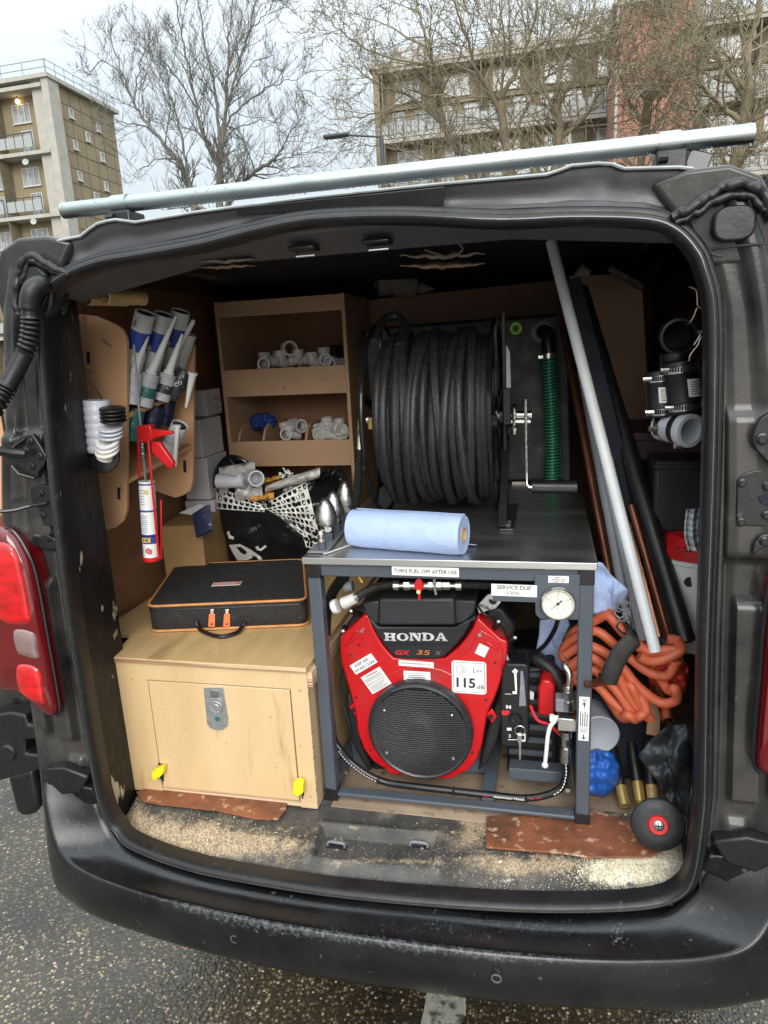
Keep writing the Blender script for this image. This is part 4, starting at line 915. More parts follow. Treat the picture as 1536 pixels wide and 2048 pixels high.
lv = MB(); lv.cyl(P(1117, 1437, Y=vy+.01), P(1103, 1436, Y=vy+.01), .007, 12); lv.cyl(P(1104, 1430, Y=vy-.002), P(1104, 1441, Y=vy-.002), .006, 6); lv.tube(cr([P(1110, 1442, Y=vy-.006), P(1101, 1452, Y=vy-.012), P(1096, 1470, Y=vy-.015), P(1093, 1500, Y=vy-.016), P(1090, 1528, Y=vy-.016)], 6), [.0050]*25 if False else .0046, 10); lv.sphere(P(1090, 1530, Y=vy-.016), .0075, 14)
lv.build('valve_lever', 'white_plastic', washer)
# ---- outlet hose looping along the bottom rail, with printed text
hp = [(1131, 1522, .219), (1132, 1545, .219), (1124, 1572, .219), (1105, 1586, .216), (1075, 1594, .214), (1040, 1596, .213), (980, 1590, .212), (900, 1581, .212), (830, 1573, .212), (775, 1565, .214), (735, 1548, .216), (700, 1522, .219), (680, 1498, .22), (668, 1478, .228), (664, 1440, .26)]
hq = cr([P(a, b, Y=y) for a, b, y in hp], 10)
hose = MB().tube(hq, .0085, 14).build('outlet_hose', 'hose_black' if False else 'black_gloss', washer)
def along(q, s0):
    s_ = 0
    for a, b in zip(q, q[1:]):
        l = (b-a).length
        if s_+l >= s0: return a.lerp(b, (s0-s_)/l), (b-a).normalized()
        s_ += l
    return q[-1], (q[-1]-q[-2]).normalized()
pr = MB(); Lh = sum((b-a).length for a, b in zip(hq, hq[1:]))
def hdash(s0, L_, hgt, mi=0, off=0):
    p_, t_ = along(hq, s0); n_ = t_.cross(V(0, -1, 0)).normalized(); n_ = n_ if n_.z > 0 or abs(n_.z) < .3 else -n_
    c_ = p_+V(0, -.0088, 0)+n_*off; pr.add([c_-t_*L_/2-n_*hgt/2, c_+t_*L_/2-n_*hgt/2, c_+t_*L_/2+n_*hgt/2, c_-t_*L_/2+n_*hgt/2], [(0, 1, 2, 3)], mi)
k = .004
while k < .095: hdash(k, .0055, .0022); k += .0085
k = Lh-.19
while k < Lh-.075: hdash(k, .0045, .0020, 0, -.001); k += .0075
for t_, px, wd_, mi in (('Intertraco Flexit', 1020, .070, 0), ('8 B', 970, .011, 1), ('2F 116', 1072, .026, 1)):
    b_ = min(hq, key=lambda q: abs((q-P(px, 1600, Y=q.y)).x)); i_ = hq.index(b_); tt = (hq[i_-1]-hq[i_+1]).normalized()
    pr.text(t_, b_+V(0, -.0086, .0030), tt, V(0, -1, 0).cross(tt)*-1 if False else V(-tt.z, 0, tt.x), .0050, wd_, .02, mi)
pr.build('hose_print', ['sticker_white', 'ink_red'], hose, smooth=False)
for px, py in ((755, 1566), (907, 1591), (1052, 1603)):
    b_ = min(hq, key=lambda q: (q-P(px, py, Y=q.y)).length); i_ = hq.index(b_); t_ = (hq[i_+1]-hq[i_-1]).normalized()
    MB().tube([b_+(V(0, -1, 0)*math.cos(a)+t_.cross(V(0, -1, 0))*math.sin(a))*.0098 for a in [k*math.pi/8 for k in range(16)]], .0013, 5, closed=True).box(b_+V(0, -.011, .004), (.005, .006, .006)).build('cable_tie', 'black_plastic', washer)
MB().tube(cr([P(1010, 1320, Y=.34), P(1050, 1315, Y=.31), P(1085, 1295, Y=.28), P(1108, 1262, Y=.24), P(1117, 1236, Y=.20)], 8), .0052, 10).build('gauge_hose', 'black_gloss', washer)
ribbed([P(705, 1120, Y=.40), P(690, 1150, Y=.34), P(665, 1185, Y=.30), P(652, 1235, Y=.27), P(650, 1270, Y=.27)], .0125).build('suction_pipe', 'hose_black', washer)
MB().cyl(P(690, 1174, Y=.33), P(706, 1172, Y=.33), .014, 14).build('breather', 'grey_lid', washer)
MB().tube([P(704, 1130, Y=FY+.06), P(725, 1165, Y=FY+.05)], .0025, 6).build('throttle_cable', 'yellow', washer)
for (a, b) in ((1135, 1576), (694, 1541)):
    c = P(a, b, Y=.23); MB().cyl(c, c+V(0, -.01, 0), .006, 6).build('frame_bolt', 'zinc', washer)
sticker('arrow_label', P(1168, 1438, Y=FY-.0022), .0215, .104, [('OPEN', 0, .043, .004, .010), ('HIGH', 0, -.031, .003, .012), ('PRESSURE', 0, -.0265, .0028, .016)], washer, rot=-.012,
        extra=[(-.0095, .0465, .0095, .0472), (-.0095, -.0225, .0095, -.0218), (-.0012, .027, .0012, .034), (-.0012, -.044, .0012, -.037)]+[(-.008+k*.0045, -.018, -.0062+k*.0045, .018-.004*(k % 2)) for k in range(4)])
c = P(1168, 1438, Y=FY-.0030)
MB().add([c+V(-.0042, 0, .034), c+V(.0042, 0, .034), c+V(0, 0, .040), c+V(-.0042, 0, -.044), c+V(.0042, 0, -.044), c+V(0, 0, -.050)], [(0, 1, 2), (3, 4, 5)]).build('arrows', 'ink', washer, smooth=False)

# ------------------------------------------------------------------ water tank behind
TY = 1.0
tank = thing('water_tank', 'dark grey upright water tank behind the hose reel with a green suction hose', 'water tank', (.11, 1.1, 1.26))
MB().prism([P(a, b, Y=TY) for a, b in ((724, 662), (740, 655), (1128, 625), (1140, 633))]+[V(.44, TY, 1.262), V(-.20, TY, 1.262)], V(0, .24, 0)).build('tank_body', 'tank_grey', tank, bevel=.012, seg=4)
MB().prism([V(.435, TY-.004, 1.262), V(.415, TY-.004, 1.262), P(1112, 650, Y=TY-.004), P(1132, 645, Y=TY-.004)], V(0, .003, 0)).build('tank_rib', 'tank_grey', tank, bevel=.002)
c = P(1032, 657, Y=TY)
cap_ = MB().lathe([(.008, -.006), (.010, -.018), (.018, -.018), (.0205, -.012), (.021, 0)], c, V(0, 1, 0), 24).build('filler_cap', 'lime', tank)
MB().cyl(c+V(0, -.0125, 0), c+V(0, -.014, 0), .010, 18).build('cap_hole', 'ceiling', cap_); MB().lathe([(.004, -.015), (.007, -.02), (.0075, -.015)], c, V(0, 1, 0), 16).build('cap_ring', 'lime', cap_)
ea = [P(1085, 664, Y=TY), P(1088, 664, Y=TY-.045), P(1095, 668, Y=TY-.062), P(1097, 690, Y=TY-.07), P(1098, 712, Y=TY-.07)]
MB().lathe([(1e-4, 0), (.030, 0), (.033, -.006), (.033, -.012), (1e-4, -.012)], P(1085, 664, Y=TY), V(0, 1, 0), 20).build('elbow_flange', 'black_plastic', tank)
MB().tube(cr(ea, 6), .020, 16).build('hose_elbow', 'black_plastic', tank)
gq = cr([P(1097, 705, Y=TY-.07), P(1099, 760, Y=TY-.07), P(1103, 830, Y=TY-.075), P(1105, 900, Y=TY-.08), P(1104, 968, Y=TY-.09), P(1104, 985, Y=TY-.09)], 20)
MB().tube(gq, .0192, 16).build('green_hose', 'hose_green_dark', tank)
hl = MB(); Lg = sum((b-a).length for a, b in zip(gq, gq[1:])); N = 44*16; hp_ = []
for i in range(N+1):
    p_, t_ = along(gq, Lg*i/N*.995); x_, y_, _ = frame_of(t_, (0, 1, 0)); a = 2*math.pi*i/16; hp_.append(p_+(x_*math.cos(a)+y_*math.sin(a))*.0196)
hl.tube(hp_, .0024, 5).build('hose_spiral', 'hose_green', tank)
MB().ring(P(1097, 716, Y=TY-.07), P(1097, 706, Y=TY-.07), .0225, .019, 20).box(P(1081, 714, Y=TY-.085), (.012, .01, .008)).build('hose_clamp', 'zinc', tank)

# ------------------------------------------------------------------ hose reel
RY = .62; RZ = 1.515; XL, XR = -.068, .234
reel = thing('hose_reel', 'black hose reel wound full of thick black jetting hose on the stainless deck', 'hose reel', (.06, RY, 1.26))
for x, r_ in ((XL, .250), (XR, .245)):
    fl_ = MB().tube([V(x, RY+r_*math.cos(t), RZ+r_*math.sin(t)) for t in [k*math.pi/36 for k in range(72)]], .0060, 8, closed=True).build('reel_flange', 'black_gloss', reel)
    for k in range(5):
        a = k*2*math.pi/5+.3; MB().bar(V(x, RY, RZ), V(x, RY+r_*math.cos(a), RZ+r_*math.sin(a)), .022, .006, (1, 0, 0)).build('spoke', 'black_gloss', fl_)
    MB().cyl(V(x-.006, RY, RZ), V(x+.006, RY, RZ), .05, 24).build('flange_hub', 'black_gloss', fl_)
MB().cyl(V(XL-.05, RY, RZ), V(XR+.09, RY, RZ), .012, 16).build('reel_axle', 'zinc', reel)
MB().cyl(V(XL+.004, RY, RZ), V(XR-.004, RY, RZ), .13, 32).build('reel_drum', 'black_gloss', reel)
# inner filled layer of hose plus separately laid outer turns
inner = MB(); pts = []
turns = 19
for i in range(turns*36+1):
    t = i/36; a = 2*math.pi*t; x = XL+.016+(XR-XL-.034)*t/turns; pts.append(V(x, RY+.186*math.cos(a), RZ+.186*math.sin(a)))
inner.tube(pts, .0098, 8).build('hose_layer', 'hose_black', reel)
rr2 = random.Random(11)
nt_ = 14
for k in range(nt_):
    xa = XL+.030+(XR-XL-.050)*k/(nt_-1); A0 = rr2.uniform(-.012, .012); A1 = rr2.uniform(-.008, .008); ph = rr2.uniform(0, 6.28); rad_ = .2055+rr2.uniform(-.005, .006); pts = []
    for i in range(60):
        a = 2*math.pi*i/60; x = xa+A0*math.cos(a-2.8)+A1*math.sin(2*a+ph)*.8; x = max(XL+.022, min(XR-.016, x)); pts.append(V(x, RY+(rad_+.004*math.sin(3*a+ph))*math.cos(a), RZ+(rad_+.004*math.sin(3*a+ph))*math.sin(a)))
    MB().tube(pts, .0118, 10, closed=True).build('hose_turn', 'hose_black', reel)
for k, (x0, x1, sw) in enumerate(((-.035, .01, .2), (.02, .05, 1.4), (.09, .05, -.4), (.15, .19, .3), (.08, .12, -.9), (-.01, .03, -.2), (.195, .16, .6), (-.03, -.02, 1.0), (.12, .15, 2.2))):
    pts = []
    for i in range(61):
        a = 2*math.pi*i/60; s_ = .5-.5*math.cos(a+sw); x = x0+(x1-x0)*s_; pts.append(V(x, RY+(.221+.0035*math.sin(2*a+k))*math.cos(a), RZ+(.221+.0035*math.sin(2*a+k))*math.sin(a)))
    MB().tube(pts[:-1], .0114, 10, closed=True).build('hose_turn', 'hose_black', reel)
# loose loop of hose at top left, support arm and foot, bearing, crank
MB().tube(cr([V(XL+.01, RY-.10, RZ+.205), V(XL+.012, RY-.03, RZ+.255), V(XL+.045, RY, RZ+.268), V(XL+.07, RY-.03, RZ+.24), V(XL+.075, RY-.12, RZ+.19)], 8), .0115, 10).build('hose_loop', 'hose_black', reel)
bx_ = P(1003, 1072, Z=1.262)
MB().bb((XR+.020, RY-.012, 1.262), (XR+.028, RY+.012, RZ+.02)).build('reel_support', 'reel_black', reel, bevel=.003)
MB().bb((XR+.018, .405, 1.2605), (XR+.052, RY+.06, 1.2655)).build('reel_foot', 'black_gloss', reel, bevel=.001)
MB().bar(V(XR+.024, .42, 1.265), V(XR+.024, RY-.02, RZ-.05), .010, .020, (1, 0, 0)).build('reel_brace', 'reel_black', reel, bevel=.002)
MB().bar(V(XR+.024, RY-.06, RZ+.26), V(XR+.024, RY-.05, RZ-.20), .010, .006, (0, 1, 0)).build('reel_arm', 'reel_black', reel, bevel=.002)
for yy in (.425, .455):
    MB().cyl(V(XR+.036, yy, 1.2655), V(XR+.036, yy, 1.274), .008, 6).build('reel_bolt', 'steel', reel)
MB().pp([(1003, 695), (1014, 690), (1020, 705), (1022, 780), (1012, 790)], RY+.02, .01).build('reel_guard', 'white_dirty', reel, bevel=.003)
MB().cyl(V(XR+.008, RY, RZ), V(XR+.050, RY, RZ), .030, 20).build('bearing', 'black_plastic', reel)
MB().bb(P(1006, 850, Y=.5), P(1022, 775, Y=.52)).build('latch_bar', 'reel_black', reel, bevel=.002)
cy = .55
for a in (829, 843): MB().cyl(P(1020, a, Y=cy), P(1061, a, Y=cy), .0062, 12).build('crank_boss', 'steel', reel)
MB().tube([P(1051, 799, Y=cy-.01), P(1052, 870, Y=cy-.01), P(1053, 930, Y=cy-.01), P(1053, 968, Y=cy-.01), P(1058, 974, Y=cy-.012), P(1065, 974, Y=cy-.012)], .0044, 10).build('crank_handle', 'zinc', reel)
hg = MB().tube([P(1064, 973, Y=cy-.012), P(1154, 974, Y=cy-.012)], .0175, 16).build('handle_grip', 'black_plastic', reel)
sw_ = MB()
for a, r_ in ((818, .004), (824, .0075), (832, .006), (845, .005), (856, .0085), (862, .0065)): sw_.cyl(P(1028, a, Y=cy-.01), P(1028, a+6, Y=cy-.01), r_, 10)
sw_.cyl(P(1028, 815, Y=cy-.01), P(1027, 868, Y=cy-.01), .0035, 8); sw_.build('swivel_fitting', 'zinc', reel)
MB().cyl(P(741, 836, Y=.45), P(741, 858, Y=.45), .006, 8).build('swivel_fitting', 'brass', reel)
# hose end with brass nipple standing left of the reel
he = thing('hose_tail', 'short ribbed black hose with a brass end, upright beside the hose reel', 'hose', P(712, 1040, Y=.44))
ribbed([P(706, 1050, Y=.40), P(712, 1000, Y=.42), P(717, 950, Y=.43), P(719, 898, Y=.43)], .0105, step=.005).build('hose_sleeve', 'hose_black', he)
MB().cyl(P(719, 900, Y=.43), P(720, 872, Y=.43), .0078, 12).cyl(P(720, 872, Y=.43), P(720, 858, Y=.43), .0095, 6).build('crimp_collar', 'zinc', he, ang=25)
MB().cyl(P(720, 860, Y=.43), P(720, 852, Y=.43), .0065, 6).cyl(P(720, 852, Y=.43), P(720, 839, Y=.43), .0056, 14).build('brass_tip', 'brass', he, ang=25)
# small rating plate on deck behind the reel
sticker('deck_label', P(1040, 968, Y=.98), .05, .014, [('23', .005, 0, .007)], washer, mats=('gauge_face', 'ink'))
# ------------------------------------------------------------------ nozzles on their holder
MB().prism([P(a, b, Z=1.2615) for a, b in ((615, 1106), (655, 1107), (700, 1052), (676, 1052))], V(0, 0, .004)).build('nozzle_rack', 'rail_grey', washer, bevel=.001)
def nozzle(bx, by, tx, ty, w_, label, Yv):
    b_ = P(bx, by, Z=1.266) if Yv is None else P(bx, by, Y=Yv); b_.z = max(b_.z, 1.266)
    top = P(tx, ty, Y=b_.y); ax = V(0, 0, 1); H = (top-b_).length
    t = thing('jetting_nozzle', label, 'nozzle', b_, group='jetting nozzles')
    ax = (top-b_).normalized(); r_ = w_/2
    MB().lathe([(1e-4, H), (r_*.18, H*.995), (r_*.45, H*.93), (r_*.78, H*.78), (r_*.97, H*.58), (r_, H*.45), (r_*.93, H*.40), (r_*.55, H*.385), (r_*.5, H*.34)], b_, ax, 24).build('nozzle_head', 'bullet', t, ang=50)
    MB().lathe([(r_*.5, H*.34), (r_*.62, H*.335), (r_*.62, H*.25), (r_*.45, H*.24), (r_*.45, H*.2)], b_, ax, 6).build('nozzle_nut', 'zinc', t, ang=20)
    MB().lathe([(r_*.66, H*.20), (r_*.66, 0), (1e-4, 0)], b_, ax, 6).build('nozzle_base', 'frame_grey', t, ang=20)
nozzle(655, 1080, 650, 996, .052, 'dull silver bullet shaped jetting nozzle, frontmost of the nozzles on the deck corner', None)
nozzle(672, 1062, 665, 982, .046, 'silver pointed jetting nozzle, middle of the three large ones, wire at its tip', None)
nozzle(693, 1040, 689, 962, .046, 'silver jetting nozzle at the back of the rack, nearest the ribbed hose', None)
b_ = P(644, 1098, Z=1.266); t = thing('jetting_nozzle', 'small brass coloured nozzle in front of the large bullet nozzles', 'nozzle', b_, group='jetting nozzles')
MB().cyl(b_, b_+V(0, 0, .016), .010, 6).build('nozzle_base', 'frame_grey', t, ang=20)
MB().lathe([(.007, .016), (.009, .018), (.009, .026), (.006, .028), (.006, .033), (.0085, .035), (.007, .044), (1e-4, .046)], b_, UZ, 14).build('nozzle_head', 'zinc', t)
# ------------------------------------------------------------------ paper roll
a = P(707, 1072, Y=.262); b = P(928, 1078, Y=.208); a.z = b.z = 1.2600+.0440
roll = thing('paper_roll', 'blue paper towel roll lying on the stainless deck in front of the reel', 'paper roll', (a+b)/2-V(0, 0, .044))
ax_ = (b-a).normalized(); L = (b-a).length
rp = MB(); n = 48; rows = []
X_, Y_, _ = frame_of(ax_)
for i in range(19):
    t = i/18; row = []
    for k in range(n):
        an = 2*math.pi*k/n; q = a+ax_*L*t+(X_*math.cos(an)+Y_*math.sin(an))*(.044+.0010*noise.noise(Vector((t*6, math.cos(an)*2, math.sin(an)*2)))-(.002 if i in (0, 18) else 0)-(.0025*max(0, 1-abs(t-.03)*20)))
        row.append(q)
    rows.append(row)
rp.grid(rows, closed=True)
for s_, p_ in ((-1, a), (1, b)):
    sp = []
    for rr3, off in ((.042, 0), (.038, -.0012), (.031, 0), (.024, -.0012), (.019, 0), (.0165, -.001)):
        sp.append([p_+ax_*s_*(off)+(X_*math.cos(2*math.pi*k/n)+Y_*math.sin(2*math.pi*k/n))*rr3 for k in range(n)])
    rp.grid(sp, closed=True)
rp.build('paper', 'blue_paper', roll, ang=50)
MB().lathe([(.0170, -.001), (.0170, L+.001), (.0150, L+.001), (.0150, -.001)], a, ax_, 24, closed=True).build('cardboard_core', 'card_core', roll)
rows = []
for i in range(25):
    t = i/24; an = 1.15+.05*noise.noise(Vector((t*5, 0, 0))); rows.append([a+ax_*L*(.01+.98*t)+(X_*math.cos(an+q)+Y_*math.sin(an+q))*r9 for q, r9 in ((-.14, .0443), (0, .0458), (.02, .0440))])
MB().grid(rows).build('paper_edge', 'blue_paper', roll)
# loose tail of paper at the right end
fl2 = b+V(-.004, .03, -.036)
MB().grid([[b+V(-.03-.0*i, .044, -.030+.0*i), b+V(-.0, .050, -.034), b+V(.018, .052, -.038)] for i in (0,)]+[[b+V(-.03, .048, -.0385), b+V(.0, .058, -.0390), b+V(.024, .060, -.0392)]]).build('paper_flap', 'blue_paper', roll, solid=.0006)
MB().bar(P(648, 1108, Z=1.2625), P(700, 1090, Z=1.2625), .006, .0012, (0, 0, 1)).build('cable_tie', 'white_plastic', washer)
# ------------------------------------------------------------------ wooden locker
BY = .137; BT = 1.008; BBm = .640; BX0, BX1 = -.664, -.168
lock = thing('wooden_locker', 'pale birch plywood locker with a drop down front door and a metal catch', 'locker', (-.42, .3, BBm))
MB().prism([V(BX0-.002, BY-.004, BT-.014), V(BX1+.002, BY-.004, BT-.014), V(BX1+.002, 1.10, BT-.014), V(-.80, 1.10, BT-.014), V(-.80, .27, BT-.014), V(-.700, .27, BT-.014), V(-.690, .245, BT-.014)], V(0, 0, .014)).build('top_board', 'birch_top', lock, bevel=.0012)
MB().bb((BX0-.0015, BY-.0046, BT-.0125), (BX1+.0015, BY-.0038, BT-.0015)).build('board_edge', 'ply_edge', lock)
# door opening corners from the photo
DL, DR = P(281, 1360, Y=BY).x, P(586, 1382, Y=BY).x; DT = P(430, 1368, Y=BY).z; DB = P(450, 1585, Y=BY).z
bot = BBm
MB().bb((BX0+.001, BY, bot), (DL+.018-.0, BY+.012, BT-.0145)).build('front_stile', 'birch', lock, bevel=.0012)
MB().bb((DR-.006, BY, bot), (BX1, BY+.012, BT-.0145)).build('front_stile', 'birch', lock, bevel=.0012)
MB().bb((DL+.018, BY+.0001, DT), (DR-.006, BY+.0119, BT-.0146)).build('front_rail', 'birch', lock)
MB().bb((DL+.0185, BY+.003, bot), (DR-.0065, BY+.0119, DB-.002)).build('front_rail', 'ply_edge', lock)
dr_ = MB().bb((DL+.0205, BY-.0015, DB), (DR-.0085, BY+.0105, DT-.0025)).build('drop_door', 'birch', lock, bevel=.0015)
MB().bb((BX1-.012, BY+.0125, bot), (BX1, 1.10, BT-.0145)).build('side_board', 'birch', lock)
MB().bb((BX1+.0004, BY+.004, BT-.05), (BX1+.012, 1.0, BT-.0146)).build('side_batten', 'ply_edge', lock)
MB().bb((BX1-.0002, BY+.0006, bot+.001), (BX1+.0006, BY+.0118, BT-.052)).build('board_edge', 'ply_edge', lock)
MB().bb((BX0+.001, BY+.0125, bot), (BX0+.013, 1.10, BT-.0145)).build('side_board', 'birch', lock)
lt = MB().pp([(407, 1376), (446, 1375), (456, 1440), (455, 1452), (446, 1460), (434, 1461), (421, 1457), (414, 1448)], BY-.004, .0022).build('catch_plate', 'latch_zinc', lock, bevel=.0008)
MB().pp([(420, 1381), (436, 1381), (437, 1396), (421, 1396)], BY-.0062, .002).build('catch_hook', 'steel', lt, bevel=.0006)
MB().pp([(411, 1397), (441, 1397), (445, 1420), (418, 1425)], BY-.0056, .0014).build('catch_lever', 'latch_zinc', lt, bevel=.0008)
c = P(432, 1415, Y=BY-.005); MB().lathe([(1e-4, -.0028), (.0075, -.0028), (.009, -.001), (.0155, -.0014), (.017, 0)], c, V(0, 1, 0), 24).build('catch_boss', 'latch_zinc', lt)
c = P(435, 1438, Y=BY-.0042); MB().cyl(c, c+V(0, -.001, 0), .006, 16).build('catch_badge', 'cart_teal', lt)
for a, b in ((265, 1357), (600, 1380), (330, 1415), (542, 1432), (347, 1514), (553, 1534), (453, 1485), (299, 1559), (372, 1458), (622, 1592), (600, 1490)):
    c = P(a, b, Y=BY-.0012 if 281 < a < 586 and b < 1585 else BY); MB().lathe([(1e-4, -.0010), (.0018, -.0016), (.0032, -.0008), (.0036, 0)], c, V(0, 1, 0), 10).build('screw', 'brass_dull', lock)
for k, (a, b) in enumerate(((314, 1548), (594, 1577))):
    MB().pp([(a+2, b-22), (a+13, b-20), (a+14, b+16), (a+4, b+8)], BY-.0019, .0006).build('catch_recess', 'ceiling', lock)
    y_ = thing('yellow_clip', ('yellow plastic catch at the bottom left corner of the locker door', 'yellow plastic catch at the bottom right corner of the locker door')[k], 'catch', P(a, b, Y=BY-.012), group='yellow door catches')
    MB().pp([(a-12, b-4), (a-2, b-10), (a+12, b-13), (a+12, b), (a+4, b+8), (a-4, b+10), (a-2, b+14), (a-10, b+12)] if k == 0 else [(a-8, b-12), (a+2, b-15), (a+12, b-10), (a+12, b+10), (a+2, b+18), (a-6, b+14), (a-9, b+6)], BY-.022, .018).build('clip_body', 'yellow', y_, bevel=.003, seg=3)
    MB().tube([P(a+4, b+8, Y=BY-.006), P(a+10, b+14, Y=BY-.004), P(a+11, b+20, Y=BY-.004)], .002, 6).build('clip_pin', 'steel', y_)
# brown protective mats
def mat_board(px, z, label):
    o = MB().prism([P(a, b, Z=z) for a, b in px], V(0, 0, -.004)).build('floor_mat', 'brown_mat', None, bevel=.0008); return tag(o, label, 'mat', 'brown mats on the load floor')
mat_board([(272, 1583), (300, 1575), (500, 1590), (575, 1600), (572, 1618), (556, 1638), (512, 1637), (460, 1626), (430, 1620), (320, 1608), (282, 1600)], .6462, 'scuffed brown leatherette board sticking out under the wooden locker')
mat_board([(973, 1632), (1100, 1626), (1180, 1618), (1255, 1640), (1300, 1688), (1325, 1700), (1300, 1712), (1180, 1714), (1130, 1706), (972, 1694)], .6462, 'cracked brown board on the floor in front of the machine frame')
# ------------------------------------------------------------------ tool case
case = thing('tool_case', 'black zipped tool case with orange piping lying on the wooden locker', 'tool case', (-.45, .45, BT))
q0, q1, q2, q3 = P(300, 1275, Z=BT+.006), P(616, 1258, Z=BT+.006), None, None
CH = .074; tl_, tr_ = P(294, 1213, Z=BT+CH), P(612, 1199, Z=BT+CH); bl_ = P(352, 1130, Z=BT+CH); br_ = P(606, 1119, Z=BT+CH)
def rrect(a, b, c, d, r_=.02, n=5):
    P4 = [a, b, c, d]; out = []
    for i in range(4):
        p_, pv, nx_ = P4[i], P4[i-1], P4[(i+1) % 4]; e1 = (pv-p_).normalized()*r_; e2 = (nx_-p_).normalized()*r_
        for k in range(n+1):
            t = k/n; out.append((p_+e1)*(1-t)**2+p_*2*t*(1-t)+(p_+e2)*t*t)
    return out
top = rrect(tl_, tr_, br_, bl_, .028)
base = [V(p_.x, p_.y, BT+.001) for p_ in top]; f_ = (q0.x-tl_.x)
cb = MB(); ctr = sum(top, V(0, 0, 0))/len(top)
lev = [(BT+.001, .985), (BT+.004, 1.0), (BT+.035, 1.004), (BT+CH-.004, 1.0), (BT+CH+.002, .985)]
rows = [[V(ctr.x+(p_.x-ctr.x)*s_, ctr.y+(p_.y-ctr.y)*s_, z_) for p_ in top] for z_, s_ in lev]
rows.append([V(ctr.x+(p_.x-ctr.x)*.80, ctr.y+(p_.y-ctr.y)*.80, BT+CH+.006) for p_ in top]); rows.append([V(ctr.x+(p_.x-ctr.x)*.3, ctr.y+(p_.y-ctr.y)*.3, BT+CH+.0045) for p_ in top])
cb.grid(rows, closed=True); cb.add(rows[-1], [list(range(len(top)))]); cb.build('case_body', 'fabric_black', case, ang=50)
for z_, s_ in ((BT+CH, 1.004), (BT+.005, 1.006)):
    MB().tube([V(ctr.x+(p_.x-ctr.x)*s_, ctr.y+(p_.y-ctr.y)*s_, z_+.0008*noise.noise(p_*30)) for p_ in top], .0034, 8, closed=True).build('piping', 'piping', case)
MB().tube([V(ctr.x+(p_.x-ctr.x)*1.006, ctr.y+(p_.y-ctr.y)*1.006, BT+CH-.012) for p_ in top], .0018, 6, closed=True).build('zip', 'black_plastic', case)
fd = (tr_-tl_); fd.z = 0; fd.normalize(); fn = V(fd.y, -fd.x, 0)
def cf(px, py, off=.004):  # point on the case's front face
    d_ = ray(px, py); n_ = fn; p0_ = V(tl_.x, tl_.y, 0); t_ = ((p0_-V(CAM.x, CAM.y, 0)).dot(n_))/V(d_.x, d_.y, 0).dot(n_); return CAM+d_*t_+n_*off
for a in (424, 454):
    MB().prism([cf(x, y, .006) for x, y in ((a-5, 1226), (a+7, 1226), (a+7, 1252), (a-7, 1252))], -fn*.002).build('zip_pull', 'orange_tab', case, bevel=.0008)
    MB().prism([cf(x, y, .0063) for x, y in ((a-2, 1245), (a+4, 1245), (a+4, 1247.5), (a-2, 1247.5))], -fn*.0005).build('pull_hole', 'ink', case)
    MB().prism([cf(x, y, .006) for x, y in ((a-3, 1217), (a+5, 1217), (a+4, 1226), (a-2, 1226))], -fn*.003).build('zip_slider', 'zinc', case, bevel=.0008)
MB().tube(cr([cf(394, 1242, .005), cf(398, 1250, .010), P(408, 1264, Z=BT+.0075), P(440, 1273, Z=BT+.0075), P(472, 1266, Z=BT+.0075), cf(486, 1250, .010), cf(490, 1240, .005)], 6), .0055, 10).build('handle', 'black_plastic', case)
for a, b in ((388, 1244), (494, 1238)): MB().prism([cf(x, y, .004) for x, y in ((a-12, b-4), (a+12, b-5), (a+10, b+4), (a-10, b+5))], -fn*.002).build('handle_loop', 'fabric_black', case)
bc = P(454, 1168, Z=BT+CH+.0062); ux_ = V(fd.x, fd.y, 0); uy_ = V(-fd.y, fd.x, 0)
bd = MB(); bd.prism([bc+ux_*a+uy_*b for a, b in ((-.040, -.014), (.040, -.014), (.040, .014), (-.040, .014))], V(0, 0, .0015), 0)
bd.add([bc+ux_*a+uy_*b+V(0, 0, .0019) for a, b in ((-.036, -.011), (.037, -.011), (.037, .0115), (-.036, .0115))], [(0, 1, 2, 3)], 1)
for z9, h9, w9 in ((.005, .0016, .025), (.0005, .003, .031), (-.006, .0022, .029)):
    for k9 in range(7): x9 = -w9+k9*w9*2/7; bd.add([bc+ux_*a+uy_*b+V(0, 0, .0023) for a, b in ((x9, z9-h9), (x9+w9*.22, z9-h9), (x9+w9*.22, z9+h9), (x9, z9+h9))], [(0, 1, 2, 3)], 0)
bd.build('case_badge', ['white_dirty', 'orange_tab'], case, smooth=False)

# ------------------------------------------------------------------ left rack with cartridges
rack = thing('cartridge_rack', 'brown plywood wall rack with two slotted end boards and three shelves', 'rack', (-.72, .42, 1.28))
def endb(Y, px, m='ply_rack'): return MB().prism([P(a, b, Y=Y) for a, b in px], V(0, .012, 0)).build('end_board', m, rack, bevel=.0012)
endb(.315, [(120, 640), (162, 629), (190, 632), (232, 650), (245, 660), (253, 680), (253, 1020), (247, 1042), (230, 1056), (200, 1064), (120, 1066)])
endb(.56, [(318, 690), (372, 676), (388, 690), (387, 800), (385, 960), (380, 982), (366, 991), (350, 996), (316, 984), (270, 960), (255, 700)])
for Y, pts in ((.3144, ((176, 715), (180, 975), (237, 987))), (.5594, ((369, 933),))):
    for a, b in pts: MB().pp([(a-3, b-12), (a+3, b-12), (a+4, b+12), (a-2, b+12)], Y, .0006).build('board_slot', 'ceiling', rack)
MB().bar(P(204, 680, Y=.3138), P(223, 693, Y=.3138), .004, .001, (0, 1, 0)).build('scratch_mark', 'ply_dark', rack)
def shelf(pa, pb, th=.012):  # front edge from the near board to the far board
    a, b = P(*pa, Y=.327), P(*pb, Y=.56); MB().prism([a, b, V(-.825, b.y, b.z+.01), V(-.825, a.y, a.z+.01)], V(0, 0, -th)).build('shelf_board', 'ply_rack', rack, bevel=.001)
